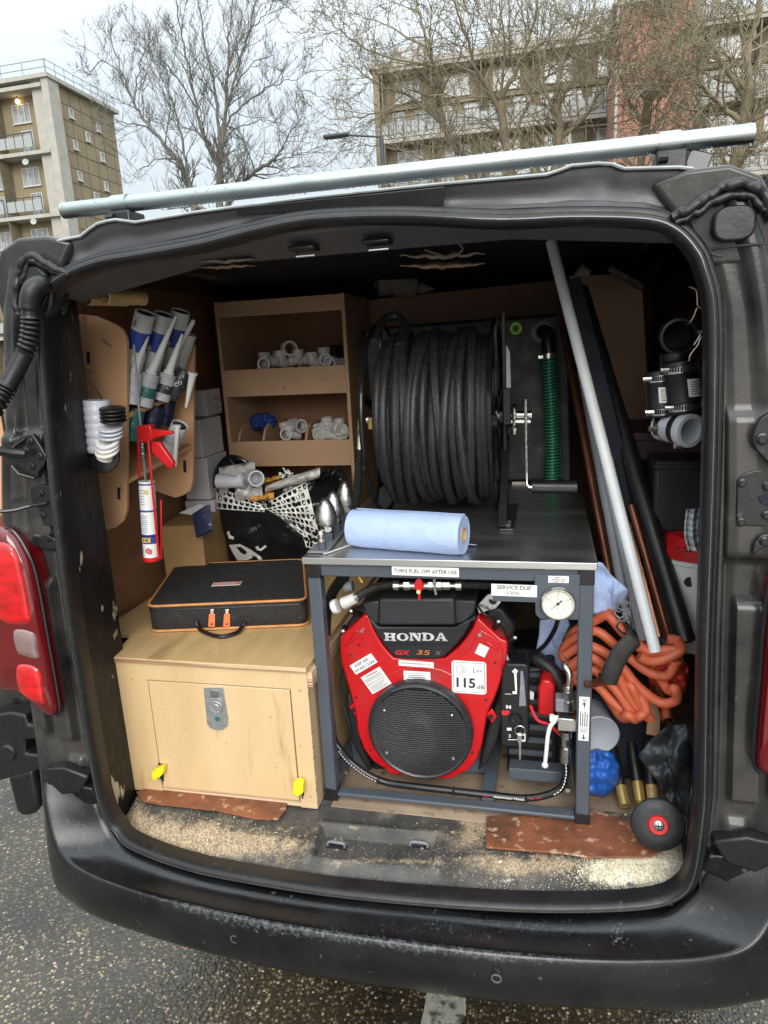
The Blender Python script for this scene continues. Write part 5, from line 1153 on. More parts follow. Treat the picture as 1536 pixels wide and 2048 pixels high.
shelf((254, 700), (384, 672)); shelf((254, 828), (384, 775)); shelf((254, 960), (384, 888))
MB().bb((-.829, .327, 1.26), (-.822, .56, 1.84)).build('rack_back', 'ply_dark', rack)
def cart(b, t, r_, label, body, band, Y, mode='tube', dark='ink', name_='sealant_cartridge'):
    """cartridge seen from base pixel b to top pixel t"""
    A, B = P(*b, Y=Y[0]), P(*t, Y=Y[1]); ax = (B-A).normalized(); L = (B-A).length
    o = thing(name_, label, 'cartridge', A, group='sealant cartridges in the wall rack')
    MB().lathe([(1e-4, .004), (r_*.86, .004), (r_*.9, 0), (r_, 0), (r_, L*.93), (r_*1.02, L*.935), (r_*1.02, L*.99), (r_*.9, L), (r_*.35, L*1.01)], A, ax, 24).build('tube', body, o, ang=40)
    MB().lathe([(r_*1.004, L*.28), (r_*1.006, L*.281), (r_*1.006, L*.60), (r_*1.004, L*.601)], A, ax, 24).build('label_band', band, o)
    MB().lathe([(1e-4, .003), (r_*.84, .003)], A, ax, 24).build('base_disc', dark, o)
    return o, A, B, ax, L
def noz(o, a, b, Ya, Yb, r0_=.011, r1_=.003):
    A, B = P(*a, Y=Ya), P(*b, Y=Yb); ax = (B-A).normalized(); L = (B-A).length
    MB().lathe([(1e-4, 0), (r0_*1.3, 0), (r0_*1.3, .006), (r0_, .007), (r0_*.75, L*.45), (r1_*1.3, L*.95), (r1_, L), (1e-4, L)], A, ax, 14).build('nozzle', 'white_plastic', o)
# top row, bases up
def word(o, c, t, h, wd, m='ink_blue'): MB().text(t, c, UX, V(.18, 0, 1), h, wd, .01).build('print', m, o, smooth=False)
for (b, t, Y, lab) in (((291, 625), (262, 745), .36, 'upturned blue and white sealant cartridge, leftmost on the top rack shelf'), ((328, 628), (300, 745), .42, 'upturned blue and white sealant cartridge in the middle of the top rack shelf'), ((362, 622), (338, 735), .49, 'upturned blue and white sealant cartridge, rightmost on the top rack shelf')):
    o, A, B, ax, L = cart(b, t, .0245, lab, 'white_dirty', 'ink_blue', (Y, Y+.02)); c = A+ax*L*.18+V(0, -.0252, 0)
    pr = MB(); rr_ = .0250
    def cq(a0, a1, t0, t1, mi): pr.add([A+ax*L*t_+V(rr_*math.sin(q), -rr_*math.cos(q), 0) for q, t_ in ((a0, t0), (a1, t0), (a1, t1), (a0, t1))], [(0, 1, 2, 3)], mi)
    cq(-.75, -.15, .10, .24, 1); cq(-.68, -.22, .12, .22, 2)
    for q9 in range(5): cq(.0, .7-.12*(q9 % 3), .10+q9*.032, .118+q9*.032, 0)
    for q9 in range(6): cq(-.7, .6-.15*(q9 % 2), .64+q9*.035, .655+q9*.035, 0)
    pr.build('print', ['ink', 'ink_red', 'ink_blue'], o, smooth=False)
# second row, nozzles up
for (b, t, n1, Y, lab, body) in (((262, 808), (268, 745), (296, 672), .352, 'grey sealant cartridge with a white nozzle, leftmost in the second rack row', 'cart_grey'),
                              ((288, 812), (302, 748), (352, 632), .385, 'green and grey cartridge with a long white nozzle leaning right', 'cart_teal'),
                              ((322, 800), (337, 748), (365, 668), .43, 'dark grey cartridge with a capped white nozzle in the second rack row', 'cart_dark')):
    o, A, B, ax, L = cart(b, t, .0215, lab, 'cart_grey', body, (Y, Y+.01))
    noz(o, (t[0], t[1]-1), n1, Y+.008, Y+.012)
    MB().lathe([(.008, 0), (.0085, .0005), (.0085, .0025)], A+ax*L*.35+V(0, -.024, 0), V(0, -1, 0), 16).build('print', 'sticker_white', o)
o, A, B, ax, L = cart((340, 790), (372, 742), .0215, 'black adhesive cartridge whose white nozzle hangs down over the shelf', 'cart_dark', 'cart_dark', (.46, .48)); noz(o, (386, 745), (372, 815), .46, .46, .010, .003)
MB().text('CT1', P(356, 768, Y=.432), V(1, 0, .3), V(-.3, 0, 1), .010, .022, .01).build('print', 'sticker_white', o, smooth=False)
o, A, B, ax, L = cart((378, 668), (352, 745), .020, 'white tube with a nozzle pointing at the ceiling, far end of the rack', 'white_dirty', 'white_dirty', (.53, .53)); noz(o, (352, 705), (388, 640), .50, .50, .009, .0045)
# third row
for (b, t, Y, lab, body) in (((262, 880), (272, 820), .36, 'green cartridge at the left end of the third rack row', 'cart_teal'), ((298, 868), (312, 812), .42, 'dark labelled cartridge in the third rack row behind the gun', 'navy_print'), ((326, 850), (336, 800), .48, 'dark blue cartridge at the back of the third rack row', 'navy_print')):
    cart(b, t, .0225, lab, body, body, (Y, Y+.01))
o, A, B, ax, L = cart((360, 850), (335, 905), .0225, 'upturned white cartridge in the third rack row with nozzle hanging down', 'white_dirty', 'cart_grey', (.44, .46)); noz(o, (355, 850), (349, 932), .42, .42, .0075, .0055)
# ------------------------------------------------------------------ caulking gun
gun = thing('caulking_gun', 'red caulking gun loaded with a white sealant tube, hanging by its plunger rod', 'caulking gun', P(300, 1120, Y=.27))
gy = .27
A, B = P(303, 1118, Y=gy), P(293, 962, Y=gy+.01)
ax = (B-A).normalized(); L = (B-A).length; r_ = .0195
tb = MB().lathe([(1e-4, .002), (r_, .002), (r_, L), (r_*.85, L), (1e-4, L-.004)], A, ax, 28).build('loaded_cartridge', 'sticker_white', gun)
for z0, z1, m in ((.10, .30, 'ink_blue'), (.62, .645, 'ink_blue'), (.955, .975, 'ink_blue'), (.30, .335, 'ink_blue')):
    if z0 == .10: z0, z1 = .215, .33
    MB().lathe([(r_*1.01, L*z0), (r_*1.012, L*z0+.0002), (r_*1.012, L*z1-.0002), (r_*1.01, L*z1)], A, ax, 28).build('label_band', m, tb)
def onA(t, dx=0, d=.0008): return A+ax*L*t+V(dx, -r_-d, 0)
pm = MB()
pm.text('C', onA(.272, -.006, .0006), UX, ax, .013, .010, .04, 1).text('1', onA(.272, .011, .0006), UX, ax, .013, .004, .04, 1)
pm.lathe([(.0035, 0), (.0065, 0)], onA(.272, .003, .0008), V(0, -1, 0), 16, 1)
for k in range(9): c = onA(.58-k*.027, -.002+.001*(k % 3)); pm.box(c, (.020-.004*(k % 3), .0003, .0011), None, 0)
for k in range(6): c = onA(.90-k*.035, -.003+.001*(k % 2)); pm.box(c, (.014-.003*(k % 2), .0003, .0010), None, 0)
pm.lathe([(.0025, 0), (.0055, 0)], onA(.88, .008), V(0, -1, 0), 16, 1); pm.lathe([(1e-4, 0), (.0085, 0)], onA(.13, .006), V(0, -1, 0), 20, 2)
for k in range(3): pm.box(onA(.10+.03*k, .006, .0012), (.012, .0002, .0012), Matrix.Rotation(.5, 3, 'Y'), 3)
for k in range(4): pm.box(onA(.17-.03*k, -.010), (.008, .0003, .001), None, 0)
pm.build('print', ['ink_blue', 'ink_yellow', 'ink_red', 'sticker_white'], tb, smooth=False)
for xa, xb in (((276, 862), (279, 955)), ((296, 880), (318, 1118))):
    MB().bar(P(*xa, Y=gy-.012), P(*xb, Y=gy-.024 if xa[0] > 290 else gy), .006, .003, (0, 1, 0)).build('gun_rail', 'red_plastic', gun, bevel=.001)
MB().bar(P(322, 1000, Y=gy+.004), P(323, 1118, Y=gy), .0045, .003, (0, 1, 0)).build('gun_rail', 'red_plastic', gun, bevel=.001)
MB().lathe([(1e-4, -.003), (r_*1.1, -.003), (r_*1.14, 0), (r_*1.12, .008), (r_*1.06, .008)], A, ax, 24).build('gun_cup', 'red_plastic', gun)
MB().prism([P(a, b, Y=gy-.008) for a, b in ((272, 852), (300, 850), (304, 868), (300, 886), (276, 884))], V(0, .022, 0)).build('gun_head', 'red_plastic', gun, bevel=.003)
MB().prism([P(a, b, Y=gy-.006) for a, b in ((298, 858), (344, 862), (346, 868), (312, 876), (300, 884))], V(0, .010, 0)).build('gun_handle', 'red_plastic', gun, bevel=.003)
MB().prism([P(a, b, Y=gy-.012) for a, b in ((300, 884), (318, 884), (347, 925), (345, 938), (334, 936), (302, 905))], V(0, .014, 0)).build('gun_trigger', 'red_plastic', gun, bevel=.004)
MB().tube([P(268, 690, Y=gy+.01), P(275, 780, Y=gy+.006), P(281, 850, Y=gy), P(288, 925, Y=gy), P(291, 962, Y=gy+.008)], .0028, 8).build('plunger_rod', 'rail_grey', gun)
MB().tube([P(286, 870+i*.9, Y=gy-.002)+V(.0055*math.cos(i*.9), .0055*math.sin(i*.9), 0) for i in range(58)], .0012, 5).build('gun_spring', 'steel', gun)
# ------------------------------------------------------------------ pan connectors and rings on a wire
hx_ = thing('connector_stack', 'stack of translucent white ribbed pipe connectors hanging by the left pillar', 'pipe connectors', P(190, 860, Y=.22))
A, B = P(192, 800, Y=.17), P(200, 905, Y=.17); ax = (B-A).normalized(); L = (B-A).length; pf = [(1e-4, 0)]
for k in range(7): pf += [(.029+.001*(k % 2), L*k/7), (.031+.001*k*.3, L*(k+.35)/7), (.028, L*(k+.9)/7)]
MB().lathe(pf, A, ax, 28).build('ribbed_sleeve', 'trans_ring', hx_, ang=70)
wr = thing('washer_string', 'black and white rubber rings threaded on a copper wire', 'rubber rings', P(220, 860, Y=.20))
def disc(c, t, r_, th, m, name='rubber_ring', ri=.0):
    ax = V(*t).normalized(); 
    mb = MB().lathe([(max(ri, 1e-4), 0), (r_*.96, 0), (r_, th*.3), (r_, th*.7), (r_*.96, th), (max(ri, 1e-4), th)], c, ax, 32, closed=ri > 0)
    return mb.build(name, m, wr, ang=50)
for k in range(4): disc(P(225+k*.8, 820+k*7.5, Y=.145), (.12, -.15, 1), .0285, .0042, 'rubber')
for k in range(3): disc(P(222, 858+k*8, Y=.145), (.12, -.25, 1), .0265, .0045, 'trans_ring')
for k in range(3): disc(P(216-k*.5, 886+k*9, Y=.14), (.10, -.55, 1), .0270, .006, 'white_plastic' if k < 2 else 'gauge_face', ri=.018)
MB().cyl(P(214, 888, Y=.14), P(209, 918, Y=.145), .017, 20).build('spigot', 'gauge_face', wr)
disc(P(206, 912, Y=.165), (.25, -1, .25), .040, .006, 'rubber')
MB().tube(cr([P(171, 748, Y=.20), P(182, 768, Y=.20), P(200, 790, Y=.19), P(210, 814, Y=.185)], 5), .0012, 5).build('copper_wire', 'wire', wr)
MB().tube(cr([P(178, 752, Y=.21), P(168, 762, Y=.20), P(172, 772, Y=.20), P(166, 740, Y=.21), P(184, 745, Y=.21)], 5), .0014, 5).build('copper_wire', 'wire', wr)
# brass couplers top left
for k, (a, b, a2, b2, lab) in enumerate(((174, 596, 196, 593, 'dull brass tube end, the left one of the pair under the roof'), (210, 594, 232, 592, 'dull brass tube end, the right one of the pair under the roof'))):
    A = P(a, b, Y=.13); B = A+V(.035, .10, .0)
    o = MB().lathe([(.0135, 0), (.0155, .001), (.0155, .012), (.0150, .013), (.0150, .10), (1e-4, .10), (1e-4, .06), (.0125, .05), (.0125, .004)], A, B-A, 24).build('brass_coupler', 'brass_dull', None, ang=40); tag(o, lab, 'pipe fitting', 'brass tube ends under the roof')
# ------------------------------------------------------------------ shelf unit
SY = 1.0
su = thing('shelf_unit', 'open plywood shelf unit with deep retaining boards and white plumbing fittings', 'shelf unit', (-.49, 1.1, 1.1))
xl, xr = lambda z: lerp([(1.1, -.705), (1.88, -.712)], z), None
SX0, SX1 = -.712, -.282
def zz_(px, py): return P(px, py, Y=SY).z
zt = zz_(560, 596)
MB().bb((SX0-.012, SY, 1.02), (SX0, SY+.30, zt+.002)).build('side_board', 'ply_shelf', su, bevel=.001)
MB().bb((SX1, SY, 1.02), (SX1+.012, SY+.30, zt+.002)).build('side_board', 'ply_shelf', su, bevel=.001)
MB().bb((SX0-.012, SY+.30, 1.02), (SX1+.012, SY+.306, zt)).build('back_board', 'ply_dark', su)
MB().bb((SX0, SY-.001, zz_(560, 628)), (SX1, SY+.011, zt)).build('retaining_board', 'ply_shelf', su, bevel=.001)
MB().bb((SX0, SY-.001, zz_(575, 790)), (SX1, SY+.011, zz_(575, 735))).build('retaining_board', 'ply_shelf', su, bevel=.001)
MB().bb((SX0, SY-.001, zz_(585, 932)), (SX1, SY+.011, zz_(585, 881))).build('retaining_board', 'ply_shelf', su, bevel=.001)
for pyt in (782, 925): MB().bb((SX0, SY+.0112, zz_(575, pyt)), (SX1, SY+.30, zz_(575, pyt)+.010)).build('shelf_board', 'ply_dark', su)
MB().bb((SX0, SY+.0112, zt-.012), (SX1, SY+.30, zt-.001)).build('shelf_board', 'ply_shelf', su)
def divider(px, Y0, Y1, zb, zt_): MB().prism([V(px, Y0, zb), V(px, Y0, zb+(zt_-zb)*.45), V(px, Y0+.03, zb+(zt_-zb)*.85), V(px, Y0+.07, zt_), V(px, Y1, zt_), V(px, Y1, zb)], V(.009, 0, 0)).build('divider', 'ply_shelf', su, bevel=.001)
zb2 = zz_(575, 915); zb1 = zz_(575, 772)
for px in (503, 588): divider(P(px, 735, Y=SY).x, SY+.02, SY+.29, zb1, zb1+.085)
for px in (468, 518, 604): divider(P(px, 880, Y=SY).x, SY+.02, SY+.29, zb2, zb2+.11)
c = P(568, 777, Y=SY-.0012); MB().cyl(c, c+V(0, -.0006, 0), .003, 8).build('screw', 'ink', su)
# white fittings on the shelves
def pipe_part(mb, a, b, r_, n=18): mb.lathe([(r_*.78, 0), (r_*1.12, 0), (r_*1.12, (b-a).length*.28), (r_, (b-a).length*.3), (r_, (b-a).length*.97), (r_*.78, (b-a).length*.97)], a, b-a, n)
def fitting(c, kind, yaw, label, grp, s=1.0, m='pvc_fit', roll=0):
    o = thing('pipe_fitting', label, 'pipe fitting', c, yaw, grp); Wm = WM[o.name]; r_ = .019*s
    def w(*p): 
        q = Matrix.Rotation(roll, 4, 'X') @ Vector(p); return Wm @ q
    mb = MB()
    z0 = r_*1.15
    if kind == 'elbow':
        pts = [w(0, -.034*s, z0), w(0, -.012*s, z0), w(0, 0, z0+.004*s), w(0, .006*s, z0+.014*s), w(0, .006*s, z0+.036*s)]
        mb.tube(cr(pts, 5), r_*.92, 16, cap=False)
        mb2 = MB(); mb2.ring(w(0, -.036*s, z0), w(0, -.020*s, z0), r_*1.14, r_*.86, 18); mb2.ring(w(0, .006*s, z0+.022*s), w(0, .006*s, z0+.038*s), r_*1.14, r_*.86, 18)
    elif kind == 'tee':
        mb.tube([w(0, -.034*s, z0), w(0, .034*s, z0)], r_*.92, 16, cap=False); mb.tube([w(0, 0, z0), w(0, 0, z0+.036*s)], r_*.92, 16, cap=False)
        mb2 = MB(); mb2.ring(w(0, -.036*s, z0), w(0, -.020*s, z0), r_*1.14, r_*.86, 18).ring(w(0, .020*s, z0), w(0, .036*s, z0), r_*1.14, r_*.86, 18).ring(w(0, 0, z0+.024*s), w(0, 0, z0+.040*s), r_*1.14, r_*.86, 18)
    else:
        mb.tube([w(0, -.026*s, z0), w(0, .026*s, z0)], r_*.95, 16, cap=False)
        mb2 = MB(); mb2.ring(w(0, -.030*s, z0), w(0, -.012*s, z0), r_*1.15, r_*.86, 18).ring(w(0, .012*s, z0), w(0, .030*s, z0), r_*1.15, r_*.86, 18)
    mb.build('pipe_body', m, o, solid=.0025); mb2.build('socket_rim', m, o)
    return o
up_ = 'white pipe fittings on the upper shelf'; lo_ = 'white pipe fittings on the lower shelf'
for px, py, k, yw, s, lab in ((530, 733, 'elbow', .3, 1.0, 'white elbow fitting at the left end of the upper shelf heap'), (553, 728, 'socket', 1.2, 1.0, 'white pipe socket lying low in the upper shelf heap'), (578, 705, 'socket', .5, 1.15, 'white socket perched highest on the upper shelf heap'), (566, 733, 'elbow', 2.6, 1.1, 'white elbow fitting in front of the perched socket'),
                         (628, 733, 'elbow', 1.4, 1.0, 'white elbow just right of the upper shelf divider'), (650, 725, 'tee', .4, 1.0, 'white tee fitting near the right end of the upper shelf'), (670, 733, 'socket', -.3, 1.1, 'white hexagon ended socket at the far right of the upper shelf'), (598, 725, 'tee', 2.0, .9, 'small white tee beside the upper shelf divider')):
    c = P(px, py, Y=SY+.06); c.z = max(zb1+.002, c.z-.012); fitting(c, k, yw, lab, up_, s)
bk = fitting(P(672, 716, Y=SY+.075), 'socket', .8, 'black threaded fitting on top of the white ones, upper shelf right end', up_, 1.0, 'rubber')
for px, py, k, yw, s, lab in ((572, 872, 'elbow', .4, 1.0, 'white elbow fitting at the front left of the lower shelf heap'), (594, 858, 'socket', .9, 1.1, 'white socket leaning on the lower shelf divider'), (582, 874, 'elbow', 2.2, .9, 'small white elbow in the middle of the lower shelf heap'),
                         (640, 872, 'socket', .2, 1.0, 'white socket right of the lower shelf divider'), (658, 862, 'elbow', 1.2, 1.0, 'white elbow wrapped in clear film on the lower shelf'), (680, 862, 'tee', .6, .9, 'white tee at the far right end of the lower shelf')):
    c = P(px, py, Y=SY+.06); c.z = max(zb2+.012, c.z-.012); fitting(c, k, yw, lab, lo_, s)
# crumpled clear film over the right-hand compartment
def blob(px0, px1, py0, py1, Y, amp, n=22, f=None, seed=0, bulge=.03):
    rows = []
    for j in range(n):
        row = []
        for i in range(n):
            u, v_ = i/(n-1), j/(n-1); qx, qy = 2*u-1, 2*v_-1; ex, ey = qx*math.sqrt(1-qy*qy*.42), qy*math.sqrt(1-qx*qx*.42); wb = 1+.12*noise.noise(Vector((ex*2.2, ey*2.2, seed+3))); px = (px0+px1)/2+(px1-px0)/2*ex*wb; py = (py0+py1)/2+(py1-py0)/2*ey*wb
            s_ = math.sin(math.pi*u)**.5*math.sin(math.pi*v_)**.5 if 0 < u < 1 and 0 < v_ < 1 else 0
            row.append(P(px, py, Y=Y-bulge*s_+amp*noise.noise(Vector((u*6, v_*6, seed)))))
        rows.append(row)
    return MB().grid(rows)
o = blob(622, 700, 842, 885, SY+.055, .012, bulge=.02).build('plastic_film', 'clear_film', None, solid=.001); tag(o, 'crumpled clear plastic film over fittings at the right of the lower shelf', 'plastic film')
o = blob(500, 552, 826, 860, SY+.12, .02, seed=4).build('blue_cloth', 'ink_blue', None, solid=.002); tag(o, 'dark blue cloth stuffed at the left of the lower shelf', 'cloth')
# pale bulkhead board above the tank, pipe lagging on top of it
o = MB().prism([P(736, 600, Y=1.34), P(1115, 560, Y=1.34), P(1115, 700, Y=1.34), P(736, 700, Y=1.34)], V(0, .015, 0)).build('partition_board', 'ply_back', van)
lg = thing('pipe_lagging', 'pale grey ribbed pipe offcuts resting on top of the partition board', 'pipe offcuts', P(790, 580, Y=1.3))
MB().lathe([(.03, 0), (.048, .005), (.046, .07), (.040, .12), (.038, .12)], P(752, 565, Y=1.28), V(.9, .35, .08), 18).build('offcut_sleeve', 'foam', lg, solid=.004)
MB().lathe([(1e-4, 0), (.034, 0), (.038, .03), (.034, .08), (1e-4, .09)], P(790, 572, Y=1.29), V(1, .1, -.15), 16).build('offcut_cap', 'foam', lg)
MB().lathe([(1e-4, 0), (.016, .01), (.018, .05), (1e-4, .09)], P(820, 576, Y=1.30), V(1, 0, -.1), 12).build('offcut_end', 'foam', lg)
# ------------------------------------------------------------------ boxes between rack and shelves
def carton(name, c, d, rz, m, label, cat='box', grp=None, flap=None):
    o = thing(name, label, cat, c, rz, grp); Wm = WM[o.name]; rot = Matrix.Rotation(rz, 3, 'Z')
    MB().box(Wm @ V(0, 0, d[2]/2), d, rot).build('carton', m, o, bevel=.002)
    return o
carton('cardboard_box', V(-.725, .70, BT+.0005), (.13, .20, .205), .12, 'cardboard', 'brown cardboard box standing behind the black tool case')
o = MB().prism([P(a, b, Y=.57) for a, b in ((384, 1028), (412, 1010), (420, 1060), (392, 1075))], V(.01, .006, 0)).build('leaflet', 'navy_print', None, bevel=.0005); tag(o, 'dark blue printed leaflet hanging over the cardboard box', 'leaflet')
o = MB().prism([P(a, b, Y=.60) for a, b in ((358, 1026), (400, 1008), (412, 1012), (384, 1030))], V(0, .002, -.001)).build('box_flap', 'white_box', None); tag(o, 'pale paper sheet lying flat on the cardboard box', 'paper')
carton('white_carton', V(-.655, .93, BT+.0006), (.06, .10, .25), .05, 'white_box', 'tall white carton standing left of the patterned carrier bag', 'box', 'cartons beside the shelf unit')
sp_ = [carton('white_carton', V(-.745, .86, 1.255), (.085, .16, .135), .05, 'white_box', 'long white carton, lowest of the pile left of the shelf unit', 'box', 'cartons beside the shelf unit'),
       carton('white_carton', V(-.755, .86, 1.392), (.090, .15, .120), .0, 'white_box', 'white carton with a printed symbol, middle of the pile by the shelf unit', 'box', 'cartons beside the shelf unit'),
       carton('white_carton', V(-.762, .93, 1.515), (.07, .12, .085), .06, 'white_box', 'small white carton on top of the pile by the shelf unit', 'box', 'cartons beside the shelf unit')]
c = P(438, 808, Y=.783)
MB().lathe([(.010, 0), (.0115, 0)], c, V(0, -1, 0), 16).box(c+V(-.008, 0, .018), (.016, .0006, .012)).build('carton_print', 'grey_liner', sp_[1])
carton('purple_carton', V(-.735, .83, BT+.0007), (.11, .12, .155), .1, 'purple', 'purple printed carton half hidden behind the cardboard box')
carton('white_carton', V(-.745, .84, BT+.158), (.10, .12, .085), .1, 'white_box', 'white carton lying on the purple carton', 'box', 'cartons beside the shelf unit')
# ------------------------------------------------------------------ patterned carrier bag
bag = thing('carrier_bag', 'crumpled black carrier bag with white net print, stuffed with pipe fittings', 'bag', (-.47, .85, BT))
outl = [(430, 960), (438, 935), (450, 918), (470, 912), (500, 925), (540, 950), (575, 958), (612, 965), (650, 942), (672, 935), (690, 945), (700, 975), (690, 1010), (660, 1040), (640, 1075), (622, 1112), (600, 1124), (480, 1124), (462, 1105), (446, 1060), (436, 1010)]
bcx, bcy = 555, 1040
def bagpt(px, py, off=0):
    # superellipse-like belly
    dx, dy = (px-bcx)/140, (py-bcy)/105; q = min(1, dx*dx*.8+dy*dy*.8)
    n_ = noise.noise(Vector((px*.022, py*.022, 2)))*.030+abs(noise.noise(Vector((px*.05, py*.05, 7))))*.020
    return P(px, py, Y=.845-.115*math.sqrt(max(0, 1-q))+n_-off)
def inside(px, py, poly):
    c_ = False; n = len(poly)
    for i in range(n):
        (x1, y1), (x2, y2) = poly[i], poly[i-1]
        if (y1 > py) != (y2 > py) and px < (x2-x1)*(py-y1)/(y2-y1)+x1: c_ = not c_
    return c_
op = [(p.x, p.z) for p in cr([V(a, 0, b) for a, b in outl], 4, closed=True)]
bm_ = MB(); rr = [1, .95, .88, .78, .66, .52, .36, .18]
rows = [[P(bcx+(a-bcx)*1.0, bcy+(b-bcy)*1.0, Y=.95) for a, b in op], [P(a, b, Y=.89) for a, b in op]]+[[bagpt(bcx+(a-bcx)*s_, bcy+(b-bcy)*s_) for a, b in op] for s_ in rr]
for row in rows:
    for p_ in row: p_.z = max(p_.z, BT+.002)
bm_.grid(rows, closed=True); bm_.add(rows[-1], [list(range(len(op)))]); bm_.build('bag_body', 'bag_black', bag, ang=80)
# white printed bands with black cells
def band(cells, quad, nx, ny):
    (x0, y0), (x1, y1), (x2, y2), (x3, y3) = quad
    def m_(u, v_):
        px = (x0*(1-u)+x1*u)*(1-v_)+(x3*(1-u)+x2*u)*v_; py = (y0*(1-u)+y1*u)*(1-v_)+(y3*(1-u)+y2*u)*v_; return px, py
    mb = MB(); K = 24
    mb.grid([[bagpt(*m_(i/K, j/K), off=.007) for i in range(K+1)] for j in range(K+1)], 0)
    for j in range(ny):
        for i in range(nx):
            uc, vc = (i+.5+.25*(j % 2))/nx, (j+.5)/ny
            if uc > .97: continue
            w_, h_ = .36/nx, .34/ny; w_ *= rnd.uniform(.85, 1.15)
            pts = [(-.9, -1), (.9, -1), (1, -.2), (.8, .7), (.3, 1), (-.3, 1), (-.8, .7), (-1, -.2)]
            mb.add([bagpt(*m_(uc+a*w_, vc+b*h_), off=.0085) for a, b in pts], [tuple(range(8))], 1)
    return mb.build('net_print', ['bag_print', 'bag_black'], bag, ang=80)
band(0, [(430, 972), (532, 1012), (528, 1024), (434, 1018)], 9, 3)
band(0, [(522, 1012), (612, 963), (640, 1074), (560, 1034)], 9, 7)
band(0, [(560, 1034), (640, 1066), (622, 1095), (606, 1072)], 5, 3)
band(0, [(606, 1072), (640, 1076), (628, 1098), (612, 1094)], 3, 2)
# letters on the lower bag
pl_ = MB()
for pts in ([(453, 1064), (459, 1062), (460, 1070), (468, 1074), (467, 1079), (458, 1077)], [(510, 1094), (516, 1092), (520, 1098), (530, 1090), (534, 1093), (522, 1102), (514, 1100)], [(458, 1090), (480, 1088), (500, 1098), (520, 1112), (525, 1119), (475, 1121), (468, 1110)]):
    pl_.add([bagpt(a, b, off=.009) for a, b in pts], [tuple(range(len(pts)))])
pl_.build('bag_lettering', 'bag_print', bag, smooth=False)
MB().add([bagpt(a, b, off=.0105) for a, b in [(472, 1094), (482, 1094), (494, 1104), (490, 1110), (482, 1106)]], [(0, 1, 2, 3, 4)]).build('bag_lettering', 'bag_black', bag, smooth=False)
# rolled inner film and black rim
MB().tube(cr([P(a, b, Y=.80) for a, b in ((430, 975), (430, 950), (440, 928), (456, 914), (480, 916), (500, 932))], 6), .006, 8).build('bag_rim', 'bag_black', bag)
rows = []
def film(px0, py0, px1, py1, h0, h1, Y, name, m, lab, cat, seed, parent=None):
    rows = []
    for i in range(20):
        t = i/19; row = []
        for j in range(9):
            s_ = j/8; px = px0+(px1-px0)*t; py = py0+(py1-py0)*t+(s_-.5)*(h0+(h1-h0)*t); row.append(P(px, py, Y=Y-.030*math.sin(math.pi*s_)+.018*noise.noise(Vector((t*5, s_*4, seed)))))
        rows.append(row)
    o = MB().grid(rows).build(name, m, parent, solid=.0012, ang=70)
    if parent is None: tag(o, lab, cat)
    return o
film(438, 965, 510, 950, 60, 55, .79, 'plastic_sheet', 'clear_film', 'grey clear plastic sheet bulging from the left of the carrier bag', 'plastic sheet', 3)
film(470, 985, 525, 985, 40, 42, .765, 'plastic_sheet', 'clear_film', 'crumpled clear wrapper under the grey pipe fitting in the bag', 'plastic sheet', 9)
film(530, 978, 640, 945, 16, 22, .74, 'plastic_sheet', 'clear_film', 'long twisted clear wrapper lying across the carrier bag', 'plastic sheet', 5)
film(498, 1000, 548, 992, 10, 22, .755, 'orange_net', 'net_orange', 'orange netting poking out of the carrier bag', 'netting', 6)
film(525, 965, 560, 955, 18, 10, .78, 'orange_net', 'net_orange', 'ochre crumpled netting behind the clear wrapper in the bag', 'netting', 8)
tg = MB()
for k in range(9):
    p0_ = P(558+rnd.uniform(0, 26), 942+rnd.uniform(0, 18), Y=.77); tg.tube(cr([p0_, p0_+V(rnd.uniform(-.015, .015), rnd.uniform(-.01, .01), rnd.uniform(-.015, .015)), p0_+V(rnd.uniform(-.02, .02), 0, rnd.uniform(-.02, .02))], 4), .0022, 5)
tag(tg.build('packing_strip', 'bag_print', None), 'curly white packing strips on top of the carrier bag', 'packing')
f1 = thing('waste_pipe_tee', 'pale grey plastic tee pipe lying on the open carrier bag', 'pipe fitting', P(480, 960, Y=.72))
Yp = .725
A, B = P(437, 962, Y=Yp), P(490, 963, Y=Yp)
MB().tube([A, P(455, 963, Y=Yp), B], .0200, 18).ring(A+V(-.001, 0, 0), P(456, 963, Y=Yp), .0235, .017, 20).ring(P(480, 960, Y=Yp), P(488, 960, Y=Yp), .0235, .019, 20).build('pipe_body', 'pvc_grey', f1)
MB().lathe([(.0205, 0), (.0205, -.05), (.0245, -.05), (.0245, -.09), (.0200, -.09), (.0190, -.03), (1e-4, -.03)], P(500, 952, Y=Yp+.01), (P(500, 952, Y=Yp+.01)-P(515, 958, Y=Yp-.075)), 22).build('pipe_branch', 'pvc_grey', f1)
# ------------------------------------------------------------------ long pipes leaning at the right
def pole(name, a, b, Ya, Yb, r_, m, label, cat='pipe', grp='long pipes leaning at the right', hollow=True, n=18, r2=None):
    A, B = P(*a, Y=Ya), P(*b, Y=Yb); L = (B-A).length; ax = B-A; ri = r_*.78
    pf = [(ri, .05), (ri, 0), (r_, 0), (r2 or r_, L), (1e-4, L)] if hollow else [(1e-4, 0), (r_, 0), (r2 or r_, L), (1e-4, L)]
    o = MB().lathe(pf, A, ax, n).build(name, m, None, ang=40); return tag(o, label, cat, grp)
pole('plastic_pipe', (1311, 1304), (1102, 484), .24, .56, .0128, 'pvc_white', 'long thin white plastic pipe, frontmost, its open end resting on the orange hose')
pole('plastic_pipe', (1290, 1282), (1150, 620), .33, .74, .0160, 'pvc_grey', 'long pale grey plastic pipe just behind the thin white one')
pole('plastic_pipe', (1268, 1290), (1165, 740), .38, .78, .0150, 'pvc_grey', 'second pale grey pipe, half hidden between white and copper pipes')
